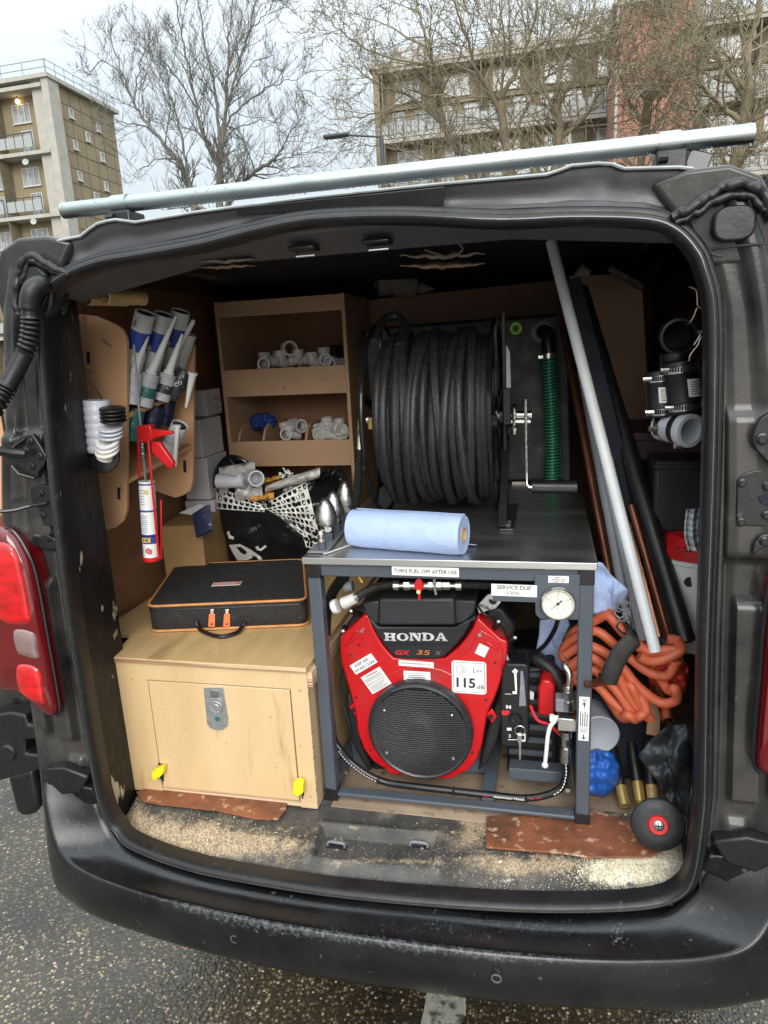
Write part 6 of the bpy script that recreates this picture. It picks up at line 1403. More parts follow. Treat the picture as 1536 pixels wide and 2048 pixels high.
pole('copper_pipe', (1222, 1165), (1118, 620), .44, .85, .0085, 'copper_dark', 'thin dark copper pipe closest to the machine')
pole('copper_pipe', (1262, 1220), (1150, 740), .42, .82, .0125, 'copper_dark', 'thick dark copper pipe left of the grey pipes')
pole('copper_pipe', (1318, 1275), (1190, 770), .36, .75, .0110, 'copper', 'brighter copper pipe right of the white pipe', )
pole('copper_pipe', (1342, 1290), (1262, 1010), .34, .46, .008, 'copper_dark', 'short reddish copper pipe beside the black soil pipe')
pole('black_pipe', (1372, 1285), (1160, 580), .30, .80, .0225, 'black_plastic', 'thick black plastic pipe leaning left of the wipes tub')
o = MB().bar(P(1300, 1180, Y=.50), P(1140, 560, Y=.60), .048, .02, (0, 1, 0)).build('black_batten', 'ceiling', None, bevel=.002); tag(o, 'flat black trunking strip behind the white pipe', 'trunking')
o = MB().bar(P(1240, 990, Y=.75), P(1218, 735, Y=.80), .02, .012, (0, 1, 0)).build('grey_strut', 'grey_liner', None, bevel=.004); tag(o, 'narrow grey strip standing against the plywood board at the right', 'strip')
o = MB().prism([P(a, b, Y=.95) for a, b in ((1138, 552), (1236, 548), (1285, 580), (1300, 850), (1240, 856), (1180, 800), (1150, 700))], V(0, .012, 0)).build('plywood_board', 'ply_back', None, bevel=.001); tag(o, 'brown plywood offcut leaning upright behind the pipes at the right', 'board')
o = MB().bar(P(1215, 535, Y=.60), P(1285, 575, Y=.62), .016, .02, (0, 1, 0)).build('black_tube', 'black_plastic', None, bevel=.003); tag(o, 'short black tube under the roof above the plywood offcut', 'tube')
blb = thing('torch', 'small dusty clear lamp body lying above the plywood offcut', 'lamp', P(1175, 545, Y=.93))
MB().tube([P(1150, 553, Y=.93), P(1165, 541, Y=.93), P(1180, 548, Y=.93)], [.008, .02, .012], 12).build('lamp_body', 'foam', blb)
for k, (p_, q_, Y, m, lab) in enumerate((((1248, 858), (1402, 905), .62, 'ink', 'dark bag lump lying on the wheel arch at the right'),)):
    pass
def darkbox(px0, py0, px1, py1, Y, dep, lab, m='ceiling', nm='dark_crate'):
    A, B = P(px0, py1, Y=Y), P(px1, py0, Y=Y); o = thing(nm, lab, 'crate', V((A.x+B.x)/2, Y+dep/2, A.z), 0, 'dark crates on the wheel arch'); mb = MB().bb(V(A.x, Y, A.z), V(B.x, Y+dep, B.z)); mb.build('crate_body', m, o, bevel=.008, seg=3)
    MB().bb(V(A.x-.003, Y-.004, B.z-.02), V(B.x+.003, Y+dep+.003, B.z-.008)).build('crate_rim', m, o, bevel=.003)
mat('crate_black', (.022, .018, .022), .5, var=.3, vs_=10); mat('crate_maroon', (.045, .014, .016), .6, var=.3, vs_=6)
darkbox(1305, 920, 1425, 1065, .44, .20, 'black plastic crate standing beneath the hanging couplings', 'crate_black')
darkbox(1244, 862, 1420, 925, .56, .30, 'dark maroon crate behind the black one under the couplings', 'crate_maroon')
darkbox(1240, 925, 1330, 1200, .62, .25, 'dark maroon crate low down behind the pipes', 'crate_maroon')
# ------------------------------------------------------------------ couplings hanging on wires
cw = thing('hanging_wire', 'twisted copper wires holding the rubber couplings on the right pillar', 'wire', P(1400, 600, Y=.22))
for pts in ([(1378, 574), (1392, 580), (1395, 600), (1396, 612), (1410, 618), (1420, 606)], [(1394, 616), (1388, 632), (1380, 645), (1372, 648)], [(1416, 668), (1402, 676), (1396, 690), (1388, 700), (1380, 712), (1379, 722)], [(1395, 662), (1400, 670), (1388, 690)]):
    MB().tube(cr([P(a, b, Y=.20)+V(0, noise.noise(Vector((a, b, 0)))*.01, 0) for a, b in pts], 5), .0014, 6).build('wire_strand', 'wire', cw)
MB().box(P(1404, 664, Y=.20), (.016, .008, .006)).build('wire_terminal', 'zinc', cw)
def coupling(A, B, r_, m, label, clamps=(.12, .85), lbl=True, hollow=True, grp='rubber pipe couplings hanging at the right'):
    ax = (B-A).normalized(); L = (B-A).length; o = thing('pipe_coupling', label, 'pipe coupling', A, 0, grp)
    MB().lathe([(r_*.80, L*.5), (r_*.80, 0), (r_*.97, 0), (r_, L*.02), (r_, L*.26), (r_*.97, L*.3), (r_*.97, L*.7), (r_, L*.74), (r_, L*.98), (r_*.97, L), (r_*.8, L), (r_*.8, L*.5)], A, ax, 32).build('coupling_sleeve', m, o, ang=50)
    for t in clamps:
        cl_ = MB().lathe([(r_*1.0, L*t-.006), (r_*1.03, L*t-.006), (r_*1.03, L*t+.006), (r_*1.0, L*t+.006)], A, ax, 40).build('band_clamp', 'steel', o)
        x_, y_, _ = frame_of(ax, (0, 1, 0)); s_ = MB()
        for k in range(14):
            a = R(-150+k*8); c = A+ax*L*t+(V(math.cos(a), math.sin(a), 0))*r_*1.035; s_.box(c, (.0008, .0035, .009), Matrix.Rotation(a, 3, 'Z'))
        s_ = s_.build('clamp_slots', 'ceiling', o, smooth=False); s_['kind'] = 'stuff'
        c = A+ax*L*t+V(-.7, -.75, 0).normalized()*r_*1.12; MB().cyl(c-V(.012, 0, 0), c+V(.004, -.0, 0), .0045, 8).build('clamp_screw', 'zinc', o)
    if lbl:
        mb = MB(); n = 8; rows = []
        for k in range(n):
            a = R(-105+k*9+(lbl if lbl is not True else 0)); rows.append([A+ax*L*(t_)+(V(math.cos(a), math.sin(a), 0))*r_*1.012 for t_ in (.32, .66)])
        mb.grid(rows, 0)
        for j in range(6):
            for k in range(1, n-2-((j*2) % 3)):
                a, a2 = [R(-105+q*9+(lbl if lbl is not True else 0)) for q in (k, k+1)]; z_ = .37+j*.046; mb.add([A+ax*L*q+V(math.cos(b), math.sin(b), 0)*r_*1.02 for q, b in ((z_, a), (z_, a2), (z_+.014, a2), (z_+.014, a))], [(0, 1, 2, 3)], 1)
        mb.build('coupling_label', ['sticker_white', 'ink'], o)
    return o
A = P(1357, 672, Y=.26)
o = thing('coupling_ring', 'black rubber coupling hanging end on, its dark bore facing out', 'pipe coupling', A, 0, 'rubber pipe couplings hanging at the right')
MB().lathe([(.027, .05), (.027, -.012), (.029, -.015), (.034, -.014), (.0355, -.010), (.0355, .05)], A, V(.1, 1, .05), 32).build('coupling_sleeve', 'rubber', o, ang=50); MB().cyl(A+V(0, .045, 0), A+V(0, .05, 0), .03, 24).build('coupling_back', 'ceiling', o)
coupling(P(1352, 770, Y=.275), P(1352, 705, Y=.275), .031, 'rubber', 'black rubber coupling with paper label, partly behind the two clamped ones', clamps=(), lbl=10)
coupling(P(1324, 832, Y=.25), P(1318, 742, Y=.25), .0285, 'rubber', 'black rubber coupling with two steel clamps, the left one of the hanging pair')
coupling(P(1368, 824, Y=.235), P(1357, 722, Y=.235), .0345, 'rubber', 'larger black rubber coupling with two steel clamps and a label, right of the pair', lbl=25)
A, B = P(1382, 862, Y=.205), P(1326, 850, Y=.27)
o = thing('pipe_coupling', 'pale grey rubber coupling hanging lowest, open end toward the viewer', 'pipe coupling', A, 0, 'rubber pipe couplings hanging at the right')
ax = (B-A).normalized(); L = (B-A).length
MB().lathe([(.0235, L*.9), (.0245, 0), (.0325, 0), (.033, .003), (.033, .018)], A, ax, 32).lathe([(.0315, .030), (.031, .035), (.031, L), (.025, L)], A, ax, 32).build('coupling_sleeve', 'pvc_grey', o)
MB().lathe([(.0335, .017), (.034, .018), (.034, .030), (.0335, .031)], A, ax, 32).build('coupling_groove', 'rubber', o)
MB().lathe([(.0318, L*.72), (.0325, L*.725), (.0325, L*.9), (.0318, L*.91)], A, ax, 32).build('band_clamp', 'steel', o)
for a, b in ((1307, 858), (1358, 892)): c = P(a, b, Y=.21); MB().cyl(c-V(.008, 0, 0), c+V(.008, .004, 0), .0055, 8).build('clamp_screw', 'zinc', o)
# ------------------------------------------------------------------ wipes tub, striped glove, crates
A = P(1362, 1235, Y=.42)
tub = thing('wipes_tub', 'white wipes tub with a red lid, tucked behind the right pillar', 'tub', A)
zt_ = P(1350, 1128, Y=.36).z; rb = .085; tc_ = V(A.x+.035, .445, 0)
MB().lathe([(1e-4, zt_-.22), (rb*.9, zt_-.22), (rb, zt_-.01), (rb+.003, zt_-.008), (rb+.003, zt_+.002), (rb, zt_+.003)], tc_, UZ, 36).build('tub_body', 'sticker_white', tub, ang=40)
MB().lathe([(rb+.002, zt_+.004), (rb+.007, zt_+.004), (rb+.007, zt_+.022), (rb, zt_+.030), (rb*.8, zt_+.052), (rb*.5, zt_+.056), (1e-4, zt_+.056)], tc_, UZ, 36).build('tub_lid', 'red_plastic', tub, ang=40)
tm = MB()
for s_, px, py, h, w_ in (('es', 1348, 1181, .011, None), ('and T', 1357, 1198, .008, None)):
    c = P(px, py, Y=.375); dx_ = c.x-tc_.x; c.y = .445-math.sqrt(max(1e-6, .0875**2-dx_*dx_))-.001; t_ = V(-(c.y-.445), dx_, 0).normalized(); tm.text(s_, c+V(dx_*.02, -.001, 0), t_, UZ, h, w_, .02)
MB().lathe([(1e-4, 0), (.012, 0)], P(1379, 1164, Y=.366), V(0, -1, 0), 20).build('tub_print', 'ink', tub)
tm.build('tub_lettering', 'ink', tub, smooth=False)
gl = MB(); rows = []
for i in range(16):
    t = i/15; row = []
    for j in range(8):
        s_ = j/7; px = 1374+s_*26-(4*math.sin(t*3)); py = 1018+t*84; px += (t-.7)*14 if t > .7 else 0; row.append(P(px, py, Y=.24+.012*math.sin(s_*9)+.01*noise.noise(Vector((t*4, s_*3, 1)))))
    rows.append(row)
mat('stripe_cloth', (.55, .58, .60), .9, var=.1, vs_=40, col2=(.25, .28, .32), cs=60, thr=.5, soft=.02, stretch=(.05, .05, 2.2))
o = gl.grid(rows).build('striped_cloth', 'stripe_cloth', None, solid=.003); tag(o, 'pale blue striped cloth hanging at the edge of the right pillar', 'cloth')
o = blob(1352, 1392, 1075, 1106, .27, .01, seed=3, bulge=.02).build('red_film', 'red_plastic', None, solid=.001); tag(o, 'scrap of translucent red film on the lid of the tub', 'film')
# ------------------------------------------------------------------ orange hose bundle
oh = thing('orange_hose_bundle', 'bundle of orange rubber hose tied with a wide black strap', 'hose', P(1245, 1345, Y=.27))
runs = [
 ([(1136, 1282), (1150, 1262), (1188, 1242), (1215, 1232), (1240, 1258), (1270, 1290)], .33, .25),
 ([(1128, 1298), (1145, 1278), (1190, 1262), (1230, 1290), (1262, 1318), (1300, 1345), (1335, 1350), (1352, 1322)], .31, .24),
 ([(1132, 1310), (1165, 1290), (1200, 1300), (1240, 1330), (1275, 1372), (1320, 1405), (1352, 1400), (1350, 1378)], .29, .225),
 ([(1140, 1335), (1175, 1312), (1215, 1338), (1250, 1368), (1280, 1395), (1292, 1420), (1280, 1432)], .28, .23),
 ([(1150, 1350), (1185, 1340), (1215, 1362), (1240, 1390), (1262, 1425), (1270, 1438), (1256, 1430)], .27, .235),
 ([(1270, 1290), (1300, 1303), (1330, 1300), (1358, 1296), (1356, 1282), (1335, 1278)], .25, .25),
 ([(1278, 1312), (1300, 1322), (1330, 1318), (1362, 1300), (1352, 1280)], .235, .245),
 ([(1190, 1236), (1215, 1225), (1238, 1248), (1262, 1280), (1290, 1296)], .32, .27),
 ([(1140, 1366), (1150, 1356), (1165, 1372), (1190, 1368), (1222, 1400), (1255, 1432)], .30, .26),
 ([(1130, 1290), (1125, 1310), (1138, 1328), (1160, 1322), (1186, 1330)], .35, .30),
 ([(1236, 1350), (1262, 1400), (1300, 1438), (1282, 1412), (1262, 1372)], .25, .245)]
for pts, Ya, Yb in runs:
    n = len(pts); q3 = [P(a, b, Y=Ya+(Yb-Ya)*i/(n-1)) for i, (a, b) in enumerate(pts)]
    if pts[-1][1] > 1370: ex_, ey_ = pts[-1]; q3 += [P(ex_-12, ey_+2, Y=Yb+.02), P(ex_-30, ey_-22, Y=Yb+.045), P(ex_-60, ey_-70, Y=Yb+.07)]
    MB().tube(cr(q3, 8), .0108, 12).build('hose_run', 'orange_hose', oh)
rows = []
sp = cr([P(1268, 1278, Y=.215), P(1244, 1302, Y=.205), P(1226, 1336, Y=.205), P(1216, 1366, Y=.215)], 5)
for i, p_ in enumerate(sp):
    t_ = (sp[min(i+1, len(sp)-1)]-sp[max(i-1, 0)]).normalized(); n_ = t_.cross(V(0, -1, 0)).normalized(); w_ = .019+.002*noise.noise(p_*40); rows.append([p_-n_*w_, p_-n_*w_*.4+V(0, -.004, 0), p_+n_*w_*.4+V(0, -.004, 0), p_+n_*w_])
rows = [[p_+V(0, .07, 0) for p_ in rows[0]]]+rows+[[p_+V(0, .07, 0) for p_ in rows[-1]]]
MB().grid(rows).build('strap', 'black_strap', oh, solid=.003, ang=70)
def stub(a, b, Ya, Yb, r_, label, m='copper'):
    A, B = P(*a, Y=Ya), P(*b, Y=Yb); L = (B-A).length
    o = MB().lathe([(r_*.82, L*.8), (r_*.82, 0), (r_, 0), (r_, L), (1e-4, L)], A, B-A, 24).build('copper_pipe', m, None, ang=50); return tag(o, label, 'pipe', 'copper pipe stubs by the orange hose')
stub((1174, 1369), (1215, 1362), .165, .24, .0085, 'short dark copper pipe poking out left past the machine frame post', 'copper_dark')
stub((1337, 1442), (1315, 1370), .215, .30, .0125, 'bright copper pipe end below the orange hose bundle')
o = MB().bar(P(1305, 1470, Y=.30), P(1312, 1380, Y=.34), .028, .012, (0, 1, 0)).build('wood_offcut', 'ply_rack', None, bevel=.001); tag(o, 'strip of light wood standing behind the copper pipe end', 'wood offcut')
rb_ = blob(1296, 1378, 1305, 1395, .31, .03, n=26, seed=12, bulge=.05).build('red_bag', 'red_bag', None, solid=.001, ang=80); tag(rb_, 'shiny red plastic bag crumpled behind the orange hose', 'plastic bag')
# tangle of grey wire and a drill bit
tgl = thing('wire_tangle', 'knot of grey wire and cord lying on top of the orange hose', 'wire', P(1245, 1235, Y=.26))
r4 = random.Random(3)
for k in range(7):
    c = P(1246+r4.uniform(-9, 9), 1222+r4.uniform(-10, 12), Y=.265); a0 = r4.uniform(0, 6); rr_ = r4.uniform(.008, .015)
    MB().tube([c+V(rr_*math.cos(a0+t), .004*math.sin(2*t+k), rr_*.8*math.sin(a0+t)*(1+.3*math.sin(t))) for t in [q*.35 for q in range(15)]], .0016, 5).build('wire_coil', 'rail_grey', tgl)
for pts in ([(1240, 1240), (1234, 1252), (1242, 1262), (1256, 1272)], [(1258, 1232), (1262, 1250), (1263, 1268)]):
    MB().tube(cr([P(a, b, Y=.245) for a, b in pts], 4), .0024, 6).build('wire_tail', 'steel', tgl)
# blue paper sheets
def sheet(name, px, Y, label, m='blue_paper', seed=0, amp=.012, cat='paper', tilt=0):
    poly = px; cx = sum(p[0] for p in px)/len(px); cy = sum(p[1] for p in px)/len(px)
    dense = []
    for i in range(len(px)):
        a, b = px[i], px[(i+1) % len(px)]
        for k in range(6): dense.append((a[0]+(b[0]-a[0])*k/6, a[1]+(b[1]-a[1])*k/6))
    def f(a, b): return P(a, b, Y=Y+amp*2*noise.noise(Vector((a*.03, b*.03, seed)))+amp*noise.noise(Vector((a*.08, b*.02, seed+4)))+tilt*(b-cy)/100)
    rows = [[f(cx+(a-cx)*s_, cy+(b-cy)*s_) for a, b in dense] for s_ in (1, .85, .7, .55, .4, .25, .1)]
    mb = MB().grid(rows, closed=True); mb.add(rows[-1], [list(range(len(dense)))]); o = mb.build(name, m, None, solid=.0015, ang=80); return tag(o, label, cat)
sheet('blue_paper_sheet', [(1185, 1122), (1205, 1126), (1222, 1150), (1257, 1180), (1255, 1192), (1236, 1215), (1225, 1236), (1185, 1228)], .30, 'folded blue paper towel hanging over the right edge of the machine')
sheet('blue_paper_sheet', [(1080, 1240), (1135, 1236), (1140, 1250), (1124, 1280), (1124, 1300), (1138, 1340), (1120, 1340), (1090, 1310), (1072, 1300), (1078, 1270)], .42, 'blue paper towel crumpled inside the machine frame behind the gauge hose', seed=5)
# ------------------------------------------------------------------ lower right corner
A = P(1190, 1470, Y=.30)
lid = thing('bucket', 'grey round bucket lying on its side right of the machine frame', 'bucket', A)
MB().lathe([(1e-4, .004), (.040, .004), (.045, 0), (.048, .002), (.048, .010), (.045, .012), (.042, .15), (1e-4, .15)], P(1197, 1471, Y=.27), V(-.15, 1, .0), 36).build('bucket_body', 'grey_lid', lid, ang=40)
bb_ = blob(1150, 1240, 1498, 1592, .275, .014, n=30, seed=21, bulge=.045).build('blue_bag', 'blue_bag', None, solid=.001, ang=80); tag(bb_, 'bright blue crumpled bag below the grey bucket', 'bag')
for k, (a, b, a2, b2, yv, lab) in enumerate(((1250, 1612, 1212, 1440, .185, 'black rod with a hollow brass end, leftmost of the three'), (1281, 1604, 1252, 1420, .20, 'black rod with a stepped brass end, middle of the three'), (1307, 1612, 1290, 1430, .215, 'black rod with a brass end, rightmost, partly behind the disc'))):
    B0 = P(a, b, Z=.655+.004*k); B1 = P(a2, b2, Y=B0.y+.18); ax = (B1-B0).normalized()
    t = thing('drain_rod', lab, 'drain rod', B0, 0, 'drain rods with brass ends')
    MB().lathe([(.0092, .01), (.0092, 0), (.0125, 0), (.0125, .045), (.0115, .046)], B0, ax, 20).build('brass_ferrule', 'brass' if k < 2 else 'brass_dull', t, ang=40)
    if k == 1: MB().lathe([(.0072, -.012), (.0092, -.010), (.0105, -.002), (.0105, .004)], B0, ax, 6).build('brass_nut', 'brass', t, ang=20)
    MB().cyl(B0+ax*.01, B0+ax*.012, .0095, 16).build('ferrule_bore', 'brass_dull', t)
    MB().lathe([(.0118, .044), (.0125, .045), (.0125, (B1-B0).length), (1e-4, (B1-B0).length)], B0, ax, 16).build('rod', 'black_plastic', t)
DC = P(1316, 1648, Y=.115); dn = V(-.05, -1, .32).normalized()
dk = thing('rubber_disc', 'black rubber disc with a red centre and a galvanised screw, leaning in the corner', 'disc', DC)
MB().lathe([(1e-4, -.002), (.050, -.002), (.0535, 0), (.0535, .003), (.050, .006), (.030, .0075), (1e-4, .0075)], DC, dn, 48).build('disc_plate', 'disc_dark', dk, ang=50)
MB().lathe([(.011, .0105), (.018, .0105), (.0205, .008), (.021, .006)], DC, dn, 32).build('disc_ring', 'red_plastic', dk)
MB().lathe([(1e-4, .0128), (.008, .0125), (.0105, .011), (.011, .008)], DC, dn, 24).build('disc_screw', 'galv', dk)
x_, y_, _ = frame_of(dn); MB().bar(DC+dn*.0129-x_*.007, DC+dn*.0129+x_*.007, .002, .0008, dn).bar(DC+dn*.0129-y_*.007, DC+dn*.0129+y_*.007, .002, .0008, dn).build('screw_slot', 'ceiling', dk)
sheet('dark_sheet', [(1338, 1450), (1372, 1448), (1384, 1500), (1380, 1640), (1340, 1606), (1312, 1560), (1276, 1512), (1300, 1480)], .205, 'dark grey plastic sheet draped beside the right pillar', m='dark_sheet', seed=9, amp=.014, cat='plastic sheet')
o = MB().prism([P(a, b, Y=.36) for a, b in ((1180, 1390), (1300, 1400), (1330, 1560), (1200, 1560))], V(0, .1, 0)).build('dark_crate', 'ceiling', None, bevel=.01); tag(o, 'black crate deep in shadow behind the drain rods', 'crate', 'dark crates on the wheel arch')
# ------------------------------------------------------------------ dirt, sawdust and plaster on the sill
r5 = random.Random(5)
def grains(name, m, n, dens, rr, label, zf):
    mb = MB(); k = 0; tries = 0
    while k < n and tries < n*30:
        tries += 1
        px, py = r5.uniform(225, 1400), r5.uniform(1560, 1790)
        p_ = P(px, py, Z=.640)
        if p_.y < sill_y(p_.x)+.012 or abs(p_.x) > .635 or p_.y > .24: continue
        if r5.random() > dens(px, py): continue
        s_ = r5.uniform(*rr); z0 = zf(p_); pts = [p_+V(r5.uniform(-1, 1)*s_, r5.uniform(-1, 1)*s_, 0) for _ in range(3)]
        for q in pts: q.z = z0
        ap = p_.copy(); ap.z = z0+s_*r5.uniform(.5, 1.1); mb.add(pts+[ap], [(0, 1, 3), (1, 2, 3), (2, 0, 3)]); k += 1
    o = mb.build(name, m, None, smooth=False); return tag(o, label, 'debris', kind='stuff')
def g_(px, py, cx, cy, sx, sy): return math.exp(-((px-cx)/sx)**2-((py-cy)/sy)**2)
def nz2(px, py, s_, sd): return .5+.9*noise.noise(Vector((px*s_, py*s_, sd)))
def zf(p_):
    y0 = sill_y(p_.x)+.004
    if p_.y > .235: return .640
    z = .612+.024*sst(0, .10, p_.y-y0)
    if tr0.x-.03 < p_.x < tr1.x+.04:
        e1 = sst(tr0.x-.03, tr0.x, p_.x)*(1-sst(tr1.x, tr1.x+.04, p_.x)); z += .012*e1*sst(.03, .048, p_.y-y0)*(1-sst(.150, .172, p_.y-y0))
        z -= .030*sst(tr0.x, tr0.x+.012, p_.x)*(1-sst(tr1.x-.012, tr1.x, p_.x))*sst(.055, .063, p_.y-y0)*(1-sst(.136, .146, p_.y-y0))
    return z+.0006
def dd(px, py):
    e = P(px, py, Z=.62); ed = e.y-sill_y(e.x)
    d = .95*g_(px, py, 360, 1665, 160, 45)+.8*g_(px, py, 520, 1690, 150, 30)+.7*g_(px, py, 260, 1620, 50, 60)+1.0*g_(px, py, 950, 1650, 50, 55)+.9*g_(px, py, 1080, 1725, 160, 28)+.8*g_(px, py, 1360, 1690, 60, 70)+.25*g_(px, py, 840, 1690, 60, 40)+.2*g_(px, py, 700, 1740, 400, 22)+.5*g_(px, py, 1230, 1640, 60, 30)
    return d*max(0, nz2(px, py, .03, 3))*1.2
grains('sawdust', 'dirt', 9000, dd, (.0008, .0021), 'tan sawdust and grit scattered over the load sill', zf)
grains('plaster_dust', 'plaster', 6000, lambda px, py: (1.6*g_(px, py, 1260, 1735, 95, 32)+1.0*g_(px, py, 1345, 1715, 50, 35)+.5*g_(px, py, 1270, 1693, 30, 10)+.12*g_(px, py, 450, 1665, 120, 25)+.25*g_(px, py, 1000, 1760, 60, 12))*max(0, nz2(px, py, .045, 8))*1.2, (.0010, .0026), 'cream plaster crumbs heaped at the right corner of the sill', zf)
# larger peeled flakes of paint, rust and plaster
fk = MB()
for k in range(420):
    px, py = r5.uniform(240, 1395), r5.uniform(1590, 1785); p_ = P(px, py, Z=.63)
    if p_.y < sill_y(p_.x)+.010 or abs(p_.x) > .64 or p_.y > .235: continue
    if r5.random() > min(1, dd(px, py)*1.2+.9*g_(px, py, 1260, 1730, 130, 40)+.04): continue
    s_ = r5.uniform(.0015, .0052); z0 = zf(p_)+.0006; n = r5.randint(4, 6); a0 = r5.uniform(0, 6)
    q_ = [p_+V(s_*r5.uniform(.5, 1.2)*math.cos(a0+i*6.283/n), s_*r5.uniform(.4, 1.0)*math.sin(a0+i*6.283/n), 0) for i in range(n)]
    for i, v_ in enumerate(q_): v_.z = z0+r5.uniform(0, s_*.5)
    fk.prism(q_, V(0, 0, .0005), (2 if px > 1150 and r5.random() < .7 else r5.choice((0, 0, 1, 2))))
tag(fk.build('paint_flakes', ['dirt', 'brown_mat', 'plaster'], None, smooth=False), 'curled flakes of cream plaster and brown coating on the load sill', 'debris', kind='stuff')
# dust film: stained area of the sill liner, stored per vertex
def dirt_highlight_mix(o, base, dust, plaster, fa=None, fb=None):
    me = o.data; at = me.color_attributes.new('stain_highlight', 'FLOAT_COLOR', 'POINT')
    inv = WM[o.name]
    for k, v in enumerate(me.vertices):
        q = inv @ v.co; d_ = q-CAM; f_ = d_.dot(fw); px = 768+FPX*d_.dot(rt)/f_; py = 1024-FPX*d_.dot(up)/f_
        pl2 = 1.5*g_(px, py, 1260, 1738, 95, 30)+1.0*g_(px, py, 1345, 1720, 45, 35)+.4*g_(px, py, 1000, 1762, 60, 12)
        at.data[k].color = (min(1, (fa or dd0)(px, py)), min(1, fb(px, py) if fb else pl2), 0, 1)
    m = base.copy(); m.name = 'stain_highlight_mat'; nt = m.node_tree; N, L = nt.nodes, nt.links; b = N['Principled BSDF']
    a = N.new('ShaderNodeAttribute'); a.attribute_name = 'stain_highlight'; sp = N.new('ShaderNodeSeparateColor'); L.new(a.outputs['Color'], sp.inputs[0])
    tc = N.new('ShaderNodeTexCoord')
    col = b.inputs['Base Color'].links[0].from_socket
    for ch, c_, sc1 in ((0, dust, 26), (1, plaster, 34)):
        n1 = N.new('ShaderNodeTexNoise'); n1.inputs['Scale'].default_value = sc1*(4 if o.name == 'bumper' else 1); n1.inputs['Detail'].default_value = 10; n1.inputs['Roughness'].default_value = .8; L.new(tc.outputs['Object'], n1.inputs[0])
        ga = N.new('ShaderNodeMath'); ga.operation = 'MULTIPLY_ADD'; L.new(n1.outputs[0], ga.inputs[0]); ga.inputs[1].default_value = 2.2; ga.inputs[2].default_value = -.60
        ad = N.new('ShaderNodeMath'); ad.operation = 'ADD'; L.new(sp.outputs[ch], ad.inputs[0]); L.new(ga.outputs[0], ad.inputs[1])
        mr_ = N.new('ShaderNodeMapRange'); mr_.inputs['From Min'].default_value = .92; mr_.inputs['From Max'].default_value = 1.22; L.new(ad.outputs[0], mr_.inputs['Value'])
        n2 = N.new('ShaderNodeTexNoise'); n2.inputs['Scale'].default_value = 220; n2.inputs['Detail'].default_value = 3; L.new(tc.outputs['Object'], n2.inputs[0])
        rp = N.new('ShaderNodeValToRGB'); L.new(n2.outputs[0], rp.inputs[0]); rp.color_ramp.elements[0].position = .35; rp.color_ramp.elements[0].color = (*[x*.45 for x in c_], 1); rp.color_ramp.elements[1].position = .62; rp.color_ramp.elements[1].color = (*[min(1, x*1.25) for x in c_], 1)
        q = N.new('ShaderNodeMix'); q.data_type = 'RGBA'; L.new(mr_.outputs[0], q.inputs[0]); L.new(col, q.inputs[6]); L.new(rp.outputs[0], q.inputs[7]); col = q.outputs[2]
    if o.name == 'bumper':  # pale crease band: scuffing plus the crease highlight, put into the colour
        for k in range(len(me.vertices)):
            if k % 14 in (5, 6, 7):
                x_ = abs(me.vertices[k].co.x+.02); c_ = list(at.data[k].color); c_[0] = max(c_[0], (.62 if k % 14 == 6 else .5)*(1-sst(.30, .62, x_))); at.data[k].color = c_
    L.new(col, b.inputs['Base Color']); me.materials.clear(); me.materials.append(m)
def dd0(px, py):
    return .75*g_(px, py, 360, 1668, 150, 45)+.65*g_(px, py, 520, 1690, 150, 28)+.55*g_(px, py, 260, 1620, 45, 60)+.8*g_(px, py, 950, 1655, 45, 50)+.7*g_(px, py, 1080, 1728, 160, 26)+.7*g_(px, py, 1360, 1690, 55, 70)+.25*g_(px, py, 840, 1690, 60, 40)+.30*g_(px, py, 700, 1742, 400, 18)+.45*g_(px, py, 680, 1655, 120, 8)+.4*g_(px, py, 750, 1722, 160, 7)+.35*g_(px, py, 680, 1690, 20, 14)+.5*g_(px, py, 1230, 1640, 60, 30)
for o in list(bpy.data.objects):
    if o.name == 'bumper': dirt_highlight_mix(o, M['bumper'], (.10, .105, .11), (.45, .45, .42), lambda px, py: .40*g_(px, py, 170, 1690, 50, 60)+.32*g_(px, py, 760, 1860, 500, 30)+.30*g_(px, py, 1440, 1880, 60, 60)+.12*g_(px, py, 1100, 1850, 300, 50), lambda px, py: .45*g_(px, py, 1235, 1875, 26, 45)+.30*g_(px, py, 180, 1700, 25, 40)+.2*g_(px, py, 1450, 1890, 40, 30))
    if o.name == 'load_sill': dirt_highlight_mix(o, M['floor_liner'], (.42, .32, .21), (.78, .72, .56))
# ------------------------------------------------------------------ roof bar
tube_ = thing('roof_rack', 'galvanised steel tube roof bar carried on two black brackets', 'roof rack', (.03, .15, 1.95))
A, B = P(128, 427, Y=.15), P(1507, 260, Y=.15); A.z = B.z = (A.z+B.z)/2
L = (B-A).length
MB().lathe([(.0135, .05), (.0135, 0), (.0158, 0), (.0158, L), (.0135, L), (.0135, L-.05)], A, B-A, 28).build('steel_tube', 'galv', tube_, ang=50)
dr = MB(); r6 = random.Random(9)
for k in range(260):
    x = r6.uniform(A.x, B.x); a = r6.choice([r6.uniform(-2.0, -1.1), r6.uniform(.2, 2.6)]); s_ = r6.uniform(.0008, .0022); c = V(x, .15-math.cos(a)*.0158, A.z+math.sin(a)*.0158)
    dr.sphere(c, s_, 6, 0, (1, 1, 1.3))
mat('water', (.9, .95, 1), .02, trans=1, var=0, rv=0)
o = dr.build('rain_drops', 'water', tube_); o['kind'] = 'stuff'
